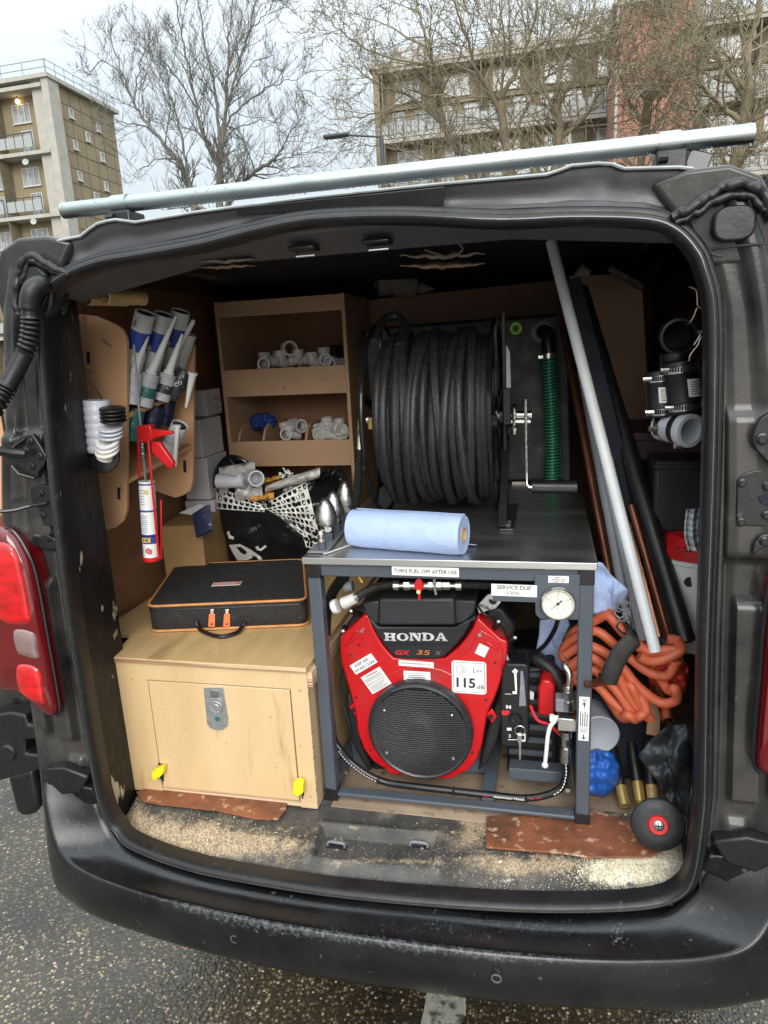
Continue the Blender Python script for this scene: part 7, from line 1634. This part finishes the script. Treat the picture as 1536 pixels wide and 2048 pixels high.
for px, py in ((243, 412), (1338, 280)):
    c = P(px, py, Y=.15); x = c.x
    MB().ring(V(x-.017, .15, A.z), V(x+.017, .15, A.z), .0185, .0159, 28).build('tube_clamp', 'rail_grey' if False else 'galv', tube_)
    MB().bb((x-.022, .13, 1.952), (x+.028, .19, A.z-.0145)).build('support_bracket', 'black_plastic', tube_, bevel=.004)
    MB().cyl(V(x-.020, .125, A.z-.028), V(x-.004, .125, A.z-.028), .0075, 8).build('clamp_bolt', 'black_plastic', tube_)
MB().bar(V(.60, .16, 1.95), V(.618, .16, 2.0), .04, .02, (0, 1, 0)).build('bracket_leg', 'header_paint', tube_, bevel=.003)
# raindrops over the bumper and header
# ------------------------------------------------------------------ apartment blocks
_sh = {}
def inst(key, make):
    if key not in _sh: _sh[key] = make(); return _sh[key], True
    return _sh[key], False
def window_at(parent, c, w_, h_, facing, m_frame='window_white', mull=1, sill=True, curtain=False):
    """window with pane; shared meshes; facing 'f' looks to -Y, 'r' looks to +X"""
    key = (round(w_, 2), round(h_, 2), facing, m_frame, mull, WM[parent.name].to_translation().to_tuple(1))
    def rotv(x, y, z): return V(x, y, z) if facing == 'f' else V(-y, x, z)
    if key not in _sh:
        t = .07; mb = MB()
        def b(x0, z0, x1, z1, y0=-.03, y1=.10):
            p0, p1 = rotv(x0, y0, z0), rotv(x1, y1, z1); mb.bb((min(p0.x, p1.x), min(p0.y, p1.y), min(p0.z, p1.z)), (max(p0.x, p1.x), max(p0.y, p1.y), max(p0.z, p1.z)))
        b(-w_/2, h_/2-t, w_/2, h_/2); b(-w_/2, -h_/2, w_/2, -h_/2+t); b(-w_/2, -h_/2+t, -w_/2+t, h_/2-t); b(w_/2-t, -h_/2+t, w_/2, h_/2-t)
        for k in range(mull): x = -w_/2+w_*(k+1)/(mull+1); b(x-.04, -h_/2+t, x+.04, h_/2-t)
        if sill: b(-w_/2-.08, -h_/2-.08, w_/2+.08, -h_/2-.002, -.12, .05)
        f = mb.build('window', m_frame, None, smooth=False)
        p = MB(); q0, q1 = rotv(-w_/2+t, .03, -h_/2+t), rotv(w_/2-t, .05, h_/2-t)
        p.bb((min(q0.x, q1.x), min(q0.y, q1.y), q0.z), (max(q0.x, q1.x), max(q0.y, q1.y), q1.z)); g_ = p.build('pane', 'pane', None, smooth=False)
        cu = MB(); 
        for s_ in (-1, 1):
            q0, q1 = rotv(s_*w_*.5-s_*t, .06, -h_/2+t), rotv(s_*w_*.12, .07, h_/2-t); cu.bb((min(q0.x, q1.x), min(q0.y, q1.y), q0.z), (max(q0.x, q1.x), max(q0.y, q1.y), q1.z))
        cc2 = cu.build('curtain', 'window_white', None, smooth=False) if curtain else None
        _sh[key] = (f.data, g_.data, cc2.data if cc2 else None)
        for o in (f, g_, cc2):
            if o: bpy.data.objects.remove(o)
    fd, gd, cd = _sh[key]; L0 = WM[parent.name].to_translation()
    f = bpy.data.objects.new('window', fd); COL.objects.link(f); f.parent = parent; f.location = Vector(c)-L0
    g2 = bpy.data.objects.new('pane', gd); COL.objects.link(g2); g2.parent = f
    if cd: g3 = bpy.data.objects.new('curtain', cd); COL.objects.link(g3); g3.parent = f
    return f
bl = thing('apartment_block', 'buff brick tower block with balconies and small end wall windows, left of the bare trees', 'apartment block', (-47, 66, 0))
X1, Y0_, H_ = -43.5, 60.0, 27.0
# side (end) wall faces +X, runs along +Y ; front faces -Y
MB().bb((X1-14, Y0_+1.2, 0), (X1-.25, Y0_+10.2, H_)).build('wall', 'brick_buff', bl, smooth=False)
MB().bb((X1-.6, Y0_-.3, 0), (X1+.1, Y0_+1.2, H_)).build('corner_pier', 'concrete', bl, smooth=False)
MB().bb((X1-1.9, Y0_+.02, 0), (X1-.61, Y0_+1.1, H_)).build('corner_pier', 'concrete', bl, smooth=False)
MB().bb((X1-14.5, Y0_-.5, H_), (X1+.25, Y0_+10.6, H_+.35)).build('roof_edge', 'concrete', bl, smooth=False)
for k in range(10):
    z = H_-(k)*2.75
    MB().bb((X1-.25, Y0_+1.21, z-.06), (X1-.22, Y0_+10.2, z)).build('panel_joint', 'joint', bl, smooth=False)
    MB().bb((X1-.25, Y0_+1.21, z-1.43), (X1-.225, Y0_+10.2, z-1.38)).build('panel_joint', 'joint', bl, smooth=False)
for k in range(6):
    y = Y0_+1.4+k*1.6; MB().bb((X1-.25, y, .2), (X1-.224, y+.05, H_)).build('panel_joint', 'joint', bl, smooth=False)
for row in range(9):
    z = H_-2.0-row*2.75
    window_at(bl, (X1-.18, Y0_+3.0, z),   .62, .85, 'r', mull=0); window_at(bl, (X1-.18, Y0_+7.2, z-.1),   .62, .85, 'r', mull=0)
    if row % 2 == 0: window_at(bl, (X1-.18, Y0_+5.2, z-1.5),   .62, .85, 'r', mull=0)
for k in range(5):
    z = H_-.35-k*5.45
    MB().bb((X1-14, Y0_-.4, z-.32), (X1-.61, Y0_+1.2, z)).build('slab_edge', 'concrete', bl, smooth=False)
    for j in range(3):
        x = X1-4.2-j*4.2
        window_at(bl, (x, Y0_+1.15, z-1.75), 1.9, 1.6, 'f', mull=2, curtain=True)
        window_at(bl, (x+.3, Y0_+1.15, z-4.2), 1.2, 2.0, 'f', mull=1, curtain=True)
        rl = MB().bb((x-1.9, Y0_-.42, z-5.1), (x+1.9, Y0_-.38, z-4.15)).build('balcony_panel', 'railing', bl, smooth=False)
        rb2 = MB(); rb2.bb((x-1.95, Y0_-.46, z-3.95), (x+1.95, Y0_-.38, z-3.88))
        for q in range(5): rb2.bb((x-1.95+q*.96, Y0_-.45, z-5.1), (x-1.9+q*.96, Y0_-.39, z-3.95))
        rb2.build('balcony_rail', 'lamp_post', rl, smooth=False)
        MB().bb((x-2.1, Y0_-.35, z-5.1), (x-2.05, Y0_+1.2, z-.33)).build('party_wall', 'brick_dark', bl, smooth=False)
    MB().bb((X1-14, Y0_-.4, z-2.9), (X1-.61, Y0_-.1, z-2.55)).build('brick_band', 'brick_buff', bl, smooth=False) if False else None
rl = MB()
for z in (.5, 1.1):
    rl.tube([(X1-14, Y0_-.3, H_+.35+z), (X1+.1, Y0_-.3, H_+.35+z), (X1+.1, Y0_+10.3, H_+.35+z)], .035, 5)
for k in range(9): rl.tube([(X1+.1, Y0_-.3+k*1.3, H_+.3), (X1+.1, Y0_-.3+k*1.3, H_+1.5)], .03, 5)
for k in range(6): rl.tube([(X1-k*2.3, Y0_-.3, H_+.3), (X1-k*2.3, Y0_-.3, H_+1.5)], .03, 5)
rl.build('roof_railing', 'rail_grey', bl)
mat('lamp_glow', (1, .8, .5), .5, emis=((1, .72, .35), 5))
lm = thing('balcony_lamp', 'lit warm lamp on a balcony of the left tower block', 'lamp', P(35, 203, Y=Y0_+.9)); c = P(35, 203, Y=Y0_+.9); MB().sphere(c, .2, 12).build('lamp_globe', 'lamp_glow', lm); MB().cyl(c+V(0, 0, .26), c+V(0, 0, .5), .05, 8).build('lamp_stem', 'lamp_post', lm)
for a, b in ((52, 325), (68, 444)):
    c = P(a, b, Y=Y0_-.5); o = MB().lathe([(1e-4, .0), (.2, .03), (.29, .11), (.29, .13), (1e-4, .04)], c, V(.3, -1, .3), 20).tube([c, c+V(0, .6, -.2)], .03, 5).build('satellite_dish', 'railing', None); tag(o, 'small white satellite dish on the '+('upper' if b < 400 else 'lower')+' balcony of the left block', 'satellite dish')
# long block behind the right trees
rb0 = thing('apartment_block', 'long buff brick block with balcony rows behind the right hand trees', 'apartment block', (2, 64, 0))
XA, XB, YF, HR = P(746, 130, Y=60).x, 24.0, 60.0, P(900, 122, Y=60).z
MB().bb((XA, YF+1.2, 0), (XB, YF+12, HR)).build('wall', 'brick_buff', rb0, smooth=False)
MB().bb((XA-.3, YF-.5, HR), (XB, YF+12.3, HR+.45)).build('roof_edge', 'concrete', rb0, smooth=False)
for k, x in enumerate((-11, -3, 3.2)):
    MB().bb((x-1.6, YF+3, HR+.45), (x+1.8, YF+7, HR+2.6)).build('roof_housing', 'concrete_pale', rb0, smooth=False)
rr7 = MB(); 
for z in (.6, 1.1): rr7.tube([(XA, YF-.3, HR+.45+z), (XB, YF-.3, HR+.45+z)], .03, 4)
for k in range(20): rr7.tube([(XA+k*1.9, YF-.3, HR+.4), (XA+k*1.9, YF-.3, HR+1.6)], .03, 4)
rr7.build('roof_railing', 'rail_grey', rb0)
MB().bb((XA, YF-.4, 0), (XA+.5, YF+1.2, HR)).build('corner_pier', 'brick_dark', rb0, smooth=False)
for k in range(5):
    z = HR-k*5.2
    MB().bb((XA+.5, YF-.4, z-.30), (XB, YF+1.2, z-.005)).build('slab_edge', 'concrete', rb0, smooth=False)
    MB().bb((XA+.5, YF+.9, z-2.75), (XB, YF+1.19, z-.31)).build('wall_band', 'brick_dark', rb0, smooth=False)
    MB().bb((XA+.5, YF-.4, z-5.15), (XB, YF+1.0, z-4.85)).build('walkway', 'concrete_pale', rb0, smooth=False)
    pn = MB().bb((XA+.5, YF-.44, z-4.84), (XB, YF-.40, z-4.0)).build('balcony_panel', 'railing', rb0, smooth=False)
    bars = MB(); 
    for q in range(60): bars.bb((XA+.5+q*.62, YF-.5, z-4.9), (XA+.56+q*.62, YF-.45, z-3.7))
    bars.bb((XA+.5, YF-.52, z-3.75), (XB, YF-.44, z-3.68)); bars.build('balcony_rail', 'lamp_post', pn, smooth=False)
    for j in range(9):
        x = XA+2.6+j*4.0
        window_at(rb0, (x, YF+.86, z-1.5), 2.1, 1.5, 'f', mull=2, curtain=True)
        window_at(rb0, (x+1.2, YF+1.15, z-3.8), 1.3, 2.0, 'f', mull=1, curtain=True)
        window_at(rb0, (x-.9, YF+1.15, z-3.6), 1.0, 1.5, 'f', mull=1)
        MB().bb((x-1.95, YF-.3, z-4.85), (x-1.85, YF+1.19, z-.31)).build('party_wall', 'brick_dark', rb0, smooth=False)
tw = thing('stair_tower', 'tall plain red brown brick tower in front of the long block', 'tower', (8, 52, 0))
tx0, tx1 = P(1238, 20, Y=50).x, P(1345, 20, Y=50).x; th = P(1250, 12, Y=50).z
MB().bb((tx0, 50, 0), (tx1+1.5, 58, th)).build('wall', 'brick_red', tw, smooth=False)
MB().bb((tx0-.3, 49.7, th), (tx1+1.8, 58.3, th+.5)).build('roof_edge', 'concrete', tw, smooth=False)
MB().tube([(tx0-.05, 49.9, 0), (tx0-.05, 49.9, th)], .09, 8).build('downpipe', 'concrete_pale', tw)
# low house roof behind the left tube end
lh = thing('low_house', 'low house with a pale gable seen just over the van roof', 'house', (-9.5, 24, 0))
c = P(400, 415, Y=24); hxm = P(400, 420, Y=24).x; hx0, hx1 = hxm-4.6, hxm+4.6; zt2 = P(400, 414, Y=24).z
MB().prism([V(hx0, 24, 0), V(hx1, 24, 0), V(hx1, 24, zt2-2.9), V((hx0+hx1)/2, 24, zt2-.05), V(hx0, 24, zt2-2.9)], V(0, 6, 0)).build('wall', 'concrete', lh, smooth=False)
MB().grid([[V(hx0-.2, 23.8, zt2-3), V(hx0-.2, 30.2, zt2-3)], [V((hx0+hx1)/2, 23.8, zt2), V((hx0+hx1)/2, 30.2, zt2)], [V(hx1+.2, 23.8, zt2-3), V(hx1+.2, 30.2, zt2-3)]]).build('roof', 'roof_low', lh, solid=.08)
# street lamp
sl_ = thing('street_lamp', 'dark street lamp with a long arm above the roof bar', 'street lamp', (P(765, 330, Y=20).x, 20, 0))
tp = P(763, 274, Y=20); hd = P(672, 272, Y=20)
MB().tube([V(tp.x, 20, 0), V(tp.x, 20, tp.z*.5), tp+V(0, 0, .02)], [.09, .075, .055], 10).build('lamp_column', 'lamp_post', sl_)
MB().tube([tp, V(hd.x+.25, 20, hd.z)], .028, 8).build('lamp_arm', 'lamp_post', sl_); MB().box(V(hd.x, 20, hd.z), (.75, .26, .09)).build('lamp_head', 'lamp_post', sl_, bevel=.03)
# ------------------------------------------------------------------ bare trees
def tree(label, limbs, Y, m_trunk, m_twig, seed, tw_n, spread, r0_, dens=1.0, levels=3, droop=.0, name='bare_tree', r_twig=.008, lenf=1.0):
    """limbs: traced limb polylines (pixels at depth Y + depth offset); secondary branches and twigs grow from them"""
    rg = random.Random(seed); root = P(*limbs[0][0][0], Y=Y); t = thing(name, label, 'tree', V(root.x, Y, 0), 0)
    tr = MB(); cr_ = MB(); seeds = []
    for i, (pts, dy, ra, rb) in enumerate(limbs):
        n = len(pts); q = [P(a, b, Y=Y+dy*(k/(n-1))**1.2) for k, (a, b) in enumerate(pts)]
        if i == 0 or pts[0][1] > 395: q = [V(q[0].x, Y, -.1)]+q
        q = cr(q, 6); N = len(q); q = [p_+V(rg.uniform(-1, 1), rg.uniform(-1, 1), rg.uniform(-1, 1))*.05*(1 if k > 3 else 0) for k, p_ in enumerate(q)]
        rs = [(ra+(rb-ra)*(k/(N-1))**.6)*(.78 if m_twig == 'bark' else 1.05) for k in range(N)]
        (tr if ra > r0_*.6 else cr_).tube(q, rs, 7, cap=False)
        for k in range(N//5, N): seeds.append((q[k], (q[min(k+1, N-1)]-q[k-1]).normalized(), rs[k], k/N))
    def sub(p_, d, L, r_, lv):
        n = 4 if lv > 1 else 3; pts = [p_]; dd_ = d.copy()
        for k in range(n):
            dd_ = (dd_+V(rg.uniform(-.24, .24), rg.uniform(-.24, .24), rg.uniform(-.18, .26)-droop*.3)).normalized(); pts.append(pts[-1]+dd_*L/n)
        cr_.tube(pts, [r_*(1-.6*k/n) for k in range(n+1)], 4 if lv > 1 else 3, cap=False)
        if lv > 0:
            m_ = int(tw_n[lv-1]*rg.uniform(.7, 1.3))
            for k in range(m_):
                t_ = rg.uniform(.2, 1); i_ = min(n-1, int(t_*n)); b_ = pts[i_].lerp(pts[i_+1], t_*n-i_); a = rg.uniform(0, 6.283); x_, y_, z_ = frame_of(dd_)
                nd = (dd_*rg.uniform(.5, 1.1)+(x_*math.cos(a)+y_*math.sin(a))*rg.uniform(.5, 1.0)+V(0, 0, .18-droop)).normalized()
                sub(b_, nd, L*rg.uniform(.4, .72), r_*.5 if r_*.5 > r_twig else r_twig, lv-1)
    for p_, d, r_, t_ in seeds:
        for _ in range(1 if rg.random() < dens else 0):
            a = rg.uniform(0, 6.283); x_, y_, z_ = frame_of(d)
            nd = (d*rg.uniform(.4, 1)+(x_*math.cos(a)+y_*math.sin(a))*rg.uniform(.6, 1.1)+V(0, 0, .15-droop)).normalized()
            sub(p_, nd, spread*(1.15-.6*t_)*rg.uniform(.6, 1.2)*lenf, max(r_twig*1.5, min(r_*.45, .035)), levels-1)
    tr.build('trunk', m_trunk, t, ang=60); o = cr_.build('crown', m_twig, t, ang=60); return t, len(cr_.f)
cnt = []
cnt.append(tree('tall bare tree with an upright fan of branches, centre left behind the roof bar', [
 ([(443, 440), (440, 380), (438, 330), (441, 300)], 0, .20, .15), ([(441, 300), (450, 230), (455, 150), (460, 60), (472, -40)], 1.5, .13, .02), ([(438, 330), (415, 290), (392, 215), (378, 140), (362, 60), (345, -30)], -1.5, .11, .02),
 ([(440, 310), (458, 240), (500, 200), (545, 170), (590, 160)], -1, .08, .015), ([(440, 305), (432, 190), (412, 100), (400, 20), (396, -40)], 2, .10, .02), ([(442, 290), (462, 180), (490, 90), (510, 0), (525, -50)], 1, .09, .02), ([(452, 150), (480, 80), (530, 30), (545, 0)], -1, .05, .012),
 ([(415, 290), (390, 260), (350, 240), (320, 150)], 1.6, .06, .012), ([(448, 250), (475, 255), (520, 240), (560, 250)], 1.6, .05, .012), ([(392, 215), (350, 150), (320, 120), (280, 90)], -2, .05, .012), ([(455, 200), (500, 130), (548, 110)], 2.2, .05, .012)],
 25, 'bark', 'bark', 3, (5, 5, 3), 1.5, .13, dens=1.1, droop=-.22, r_twig=.0065))
cnt.append(tree('bare leaning tree with spreading branches, left of the tall upright one', [
 ([(392, 440), (385, 410), (378, 365), (352, 318)], 0, .18, .12), ([(352, 318), (300, 255), (268, 205), (245, 150), (215, 60)], 1.0, .11, .02), ([(382, 390), (368, 310), (352, 230), (322, 150), (285, 70)], -1.5, .09, .015),
 ([(300, 255), (255, 245), (215, 245)], -1, .05, .012), ([(268, 205), (280, 130), (300, 80)], 1, .045, .012), ([(352, 318), (310, 320), (265, 350)], 1, .05, .012), ([(245, 150), (205, 120), (180, 150), (168, 140)], 1, .04, .01), ([(330, 290), (340, 200), (330, 130)], -1, .04, .01)],
 24, 'bark', 'bark', 5, (5, 5, 3), 1.25, .11, dens=1.0, droop=-.15, r_twig=.0065))
cnt.append(tree('small dark tree leaning right beside the street lamp', [
 ([(455, 440), (475, 385), (505, 350), (548, 322)], 0, .15, .09), ([(548, 322), (572, 280), (600, 240), (612, 215)], 1, .06, .012), ([(505, 350), (555, 345), (600, 330)], -1, .05, .012), ([(548, 322), (590, 310), (625, 300)], 1, .04, .012), ([(490, 365), (500, 320), (495, 280)], 1, .04, .01)],
 27, 'bark', 'bark', 6, (4, 4, 3), 1.5, .09, dens=1.0))
R1 = [([(955, 400), (930, 330), (888, 250), (878, 190)], 0, .20, .12), ([(878, 190), (862, 100), (835, 20), (820, -60)], 1, .10, .02), ([(888, 250), (830, 200), (760, 170), (700, 130)], -1, .08, .015), ([(930, 330), (870, 330), (800, 300), (720, 290)], 1, .07, .015), ([(862, 100), (790, 60), (720, 30)], 1.5, .06, .012), ([(878, 190), (920, 110), (950, 20)], -1, .06, .012), ([(830, 200), (740, 230), (660, 240)], 1.5, .05, .012), ([(860, 130), (760, 110), (680, 60), (640, 20)], -1, .05, .012)]
cnt.append(tree('twiggy bare tree in front of the left end of the long block', R1, 26, 'bark_mid', 'twig_olive', 8, (6, 5, 4), 2.2, .13, dens=1.1, droop=.12, r_twig=.010))
R2 = [([(1015, 420), (1020, 340), (1005, 240), (1000, 200)], 0, .19, .13), ([(1000, 200), (1040, 120), (1070, 40), (1085, -50)], 1, .10, .02), ([(1005, 230), (960, 150), (930, 70), (900, -20)], -1, .09, .02), ([(1020, 300), (1060, 200), (1110, 130), (1150, 60)], 1, .08, .015), ([(1000, 200), (1010, 100), (1000, 0)], -1.5, .07, .015), ([(1015, 280), (960, 240), (900, 230)], 1, .06, .012), ([(1040, 120), (1100, 80), (1150, 90)], -1, .05, .012), ([(960, 150), (900, 130), (850, 140)], 1, .05, .012)]
cnt.append(tree('multi stemmed bare tree in the middle of the right hand group', R2, 24, 'bark_mid', 'twig_olive', 9, (6, 5, 4), 2.1, .13, dens=1.0, droop=.08, r_twig=.009))
R3 = [([(1105, 420), (1110, 340), (1118, 260), (1110, 200)], 0, .17, .12), ([(1110, 200), (1130, 110), (1180, 40), (1200, -40)], 1, .08, .02), ([(1118, 280), (1170, 230), (1220, 150), (1240, 80)], -1, .09, .02), ([(1112, 230), (1085, 160), (1095, 80), (1110, 0)], 1, .07, .015), ([(1170, 230), (1215, 200), (1260, 190)], 1, .05, .012)]
cnt.append(tree('bare tree with forked stems beside the red brown tower', R3, 23, 'bark_mid', 'twig_olive', 10, (5, 5, 4), 1.9, .12, dens=1.0, droop=.05, r_twig=.009))
R4 = [([(1455, 420), (1470, 330), (1490, 250), (1498, 180)], 0, .22, .16), ([(1498, 180), (1500, 100), (1520, 20), (1530, -60)], 1, .12, .02), ([(1490, 250), (1430, 200), (1380, 150), (1330, 100)], -1, .09, .02), ([(1495, 200), (1440, 120), (1400, 40), (1370, -30)], 1, .09, .02), ([(1480, 290), (1410, 270), (1340, 240), (1290, 200)], 1.5, .07, .015), ([(1470, 330), (1530, 280), (1580, 220)], -1, .07, .015), ([(1430, 200), (1380, 220), (1310, 170)], -1.5, .05, .012), ([(1380, 150), (1320, 60), (1290, 0)], 1, .05, .012), ([(1440, 120), (1360, 90), (1300, 60)], 1, .05, .012)]
cnt.append(tree('large gnarled bare tree at the right edge of the view', R4, 20, 'bark_mid', 'twig_olive', 12, (6, 6, 4), 2.0, .15, dens=1.2, droop=.10, r_twig=.009))
R5 = [([(1290, 430), (1285, 340), (1290, 250), (1300, 180)], 0, .14, .1), ([(1300, 180), (1330, 90), (1350, 0)], 1, .07, .015), ([(1290, 250), (1250, 180), (1235, 90), (1250, 0)], -1, .07, .015), ([(1288, 280), (1340, 220), (1400, 190)], 1, .06, .012), ([(1290, 300), (1340, 310), (1400, 300)], -1, .05, .012)]
cnt.append(tree('slim bare tree between the tower and the gnarled tree', R5, 22, 'bark_mid', 'twig_olive', 14, (5, 5, 4), 1.6, .1, dens=.9, droop=.1, r_twig=.009))
print('TREE FACES', [c[1] for c in cnt])
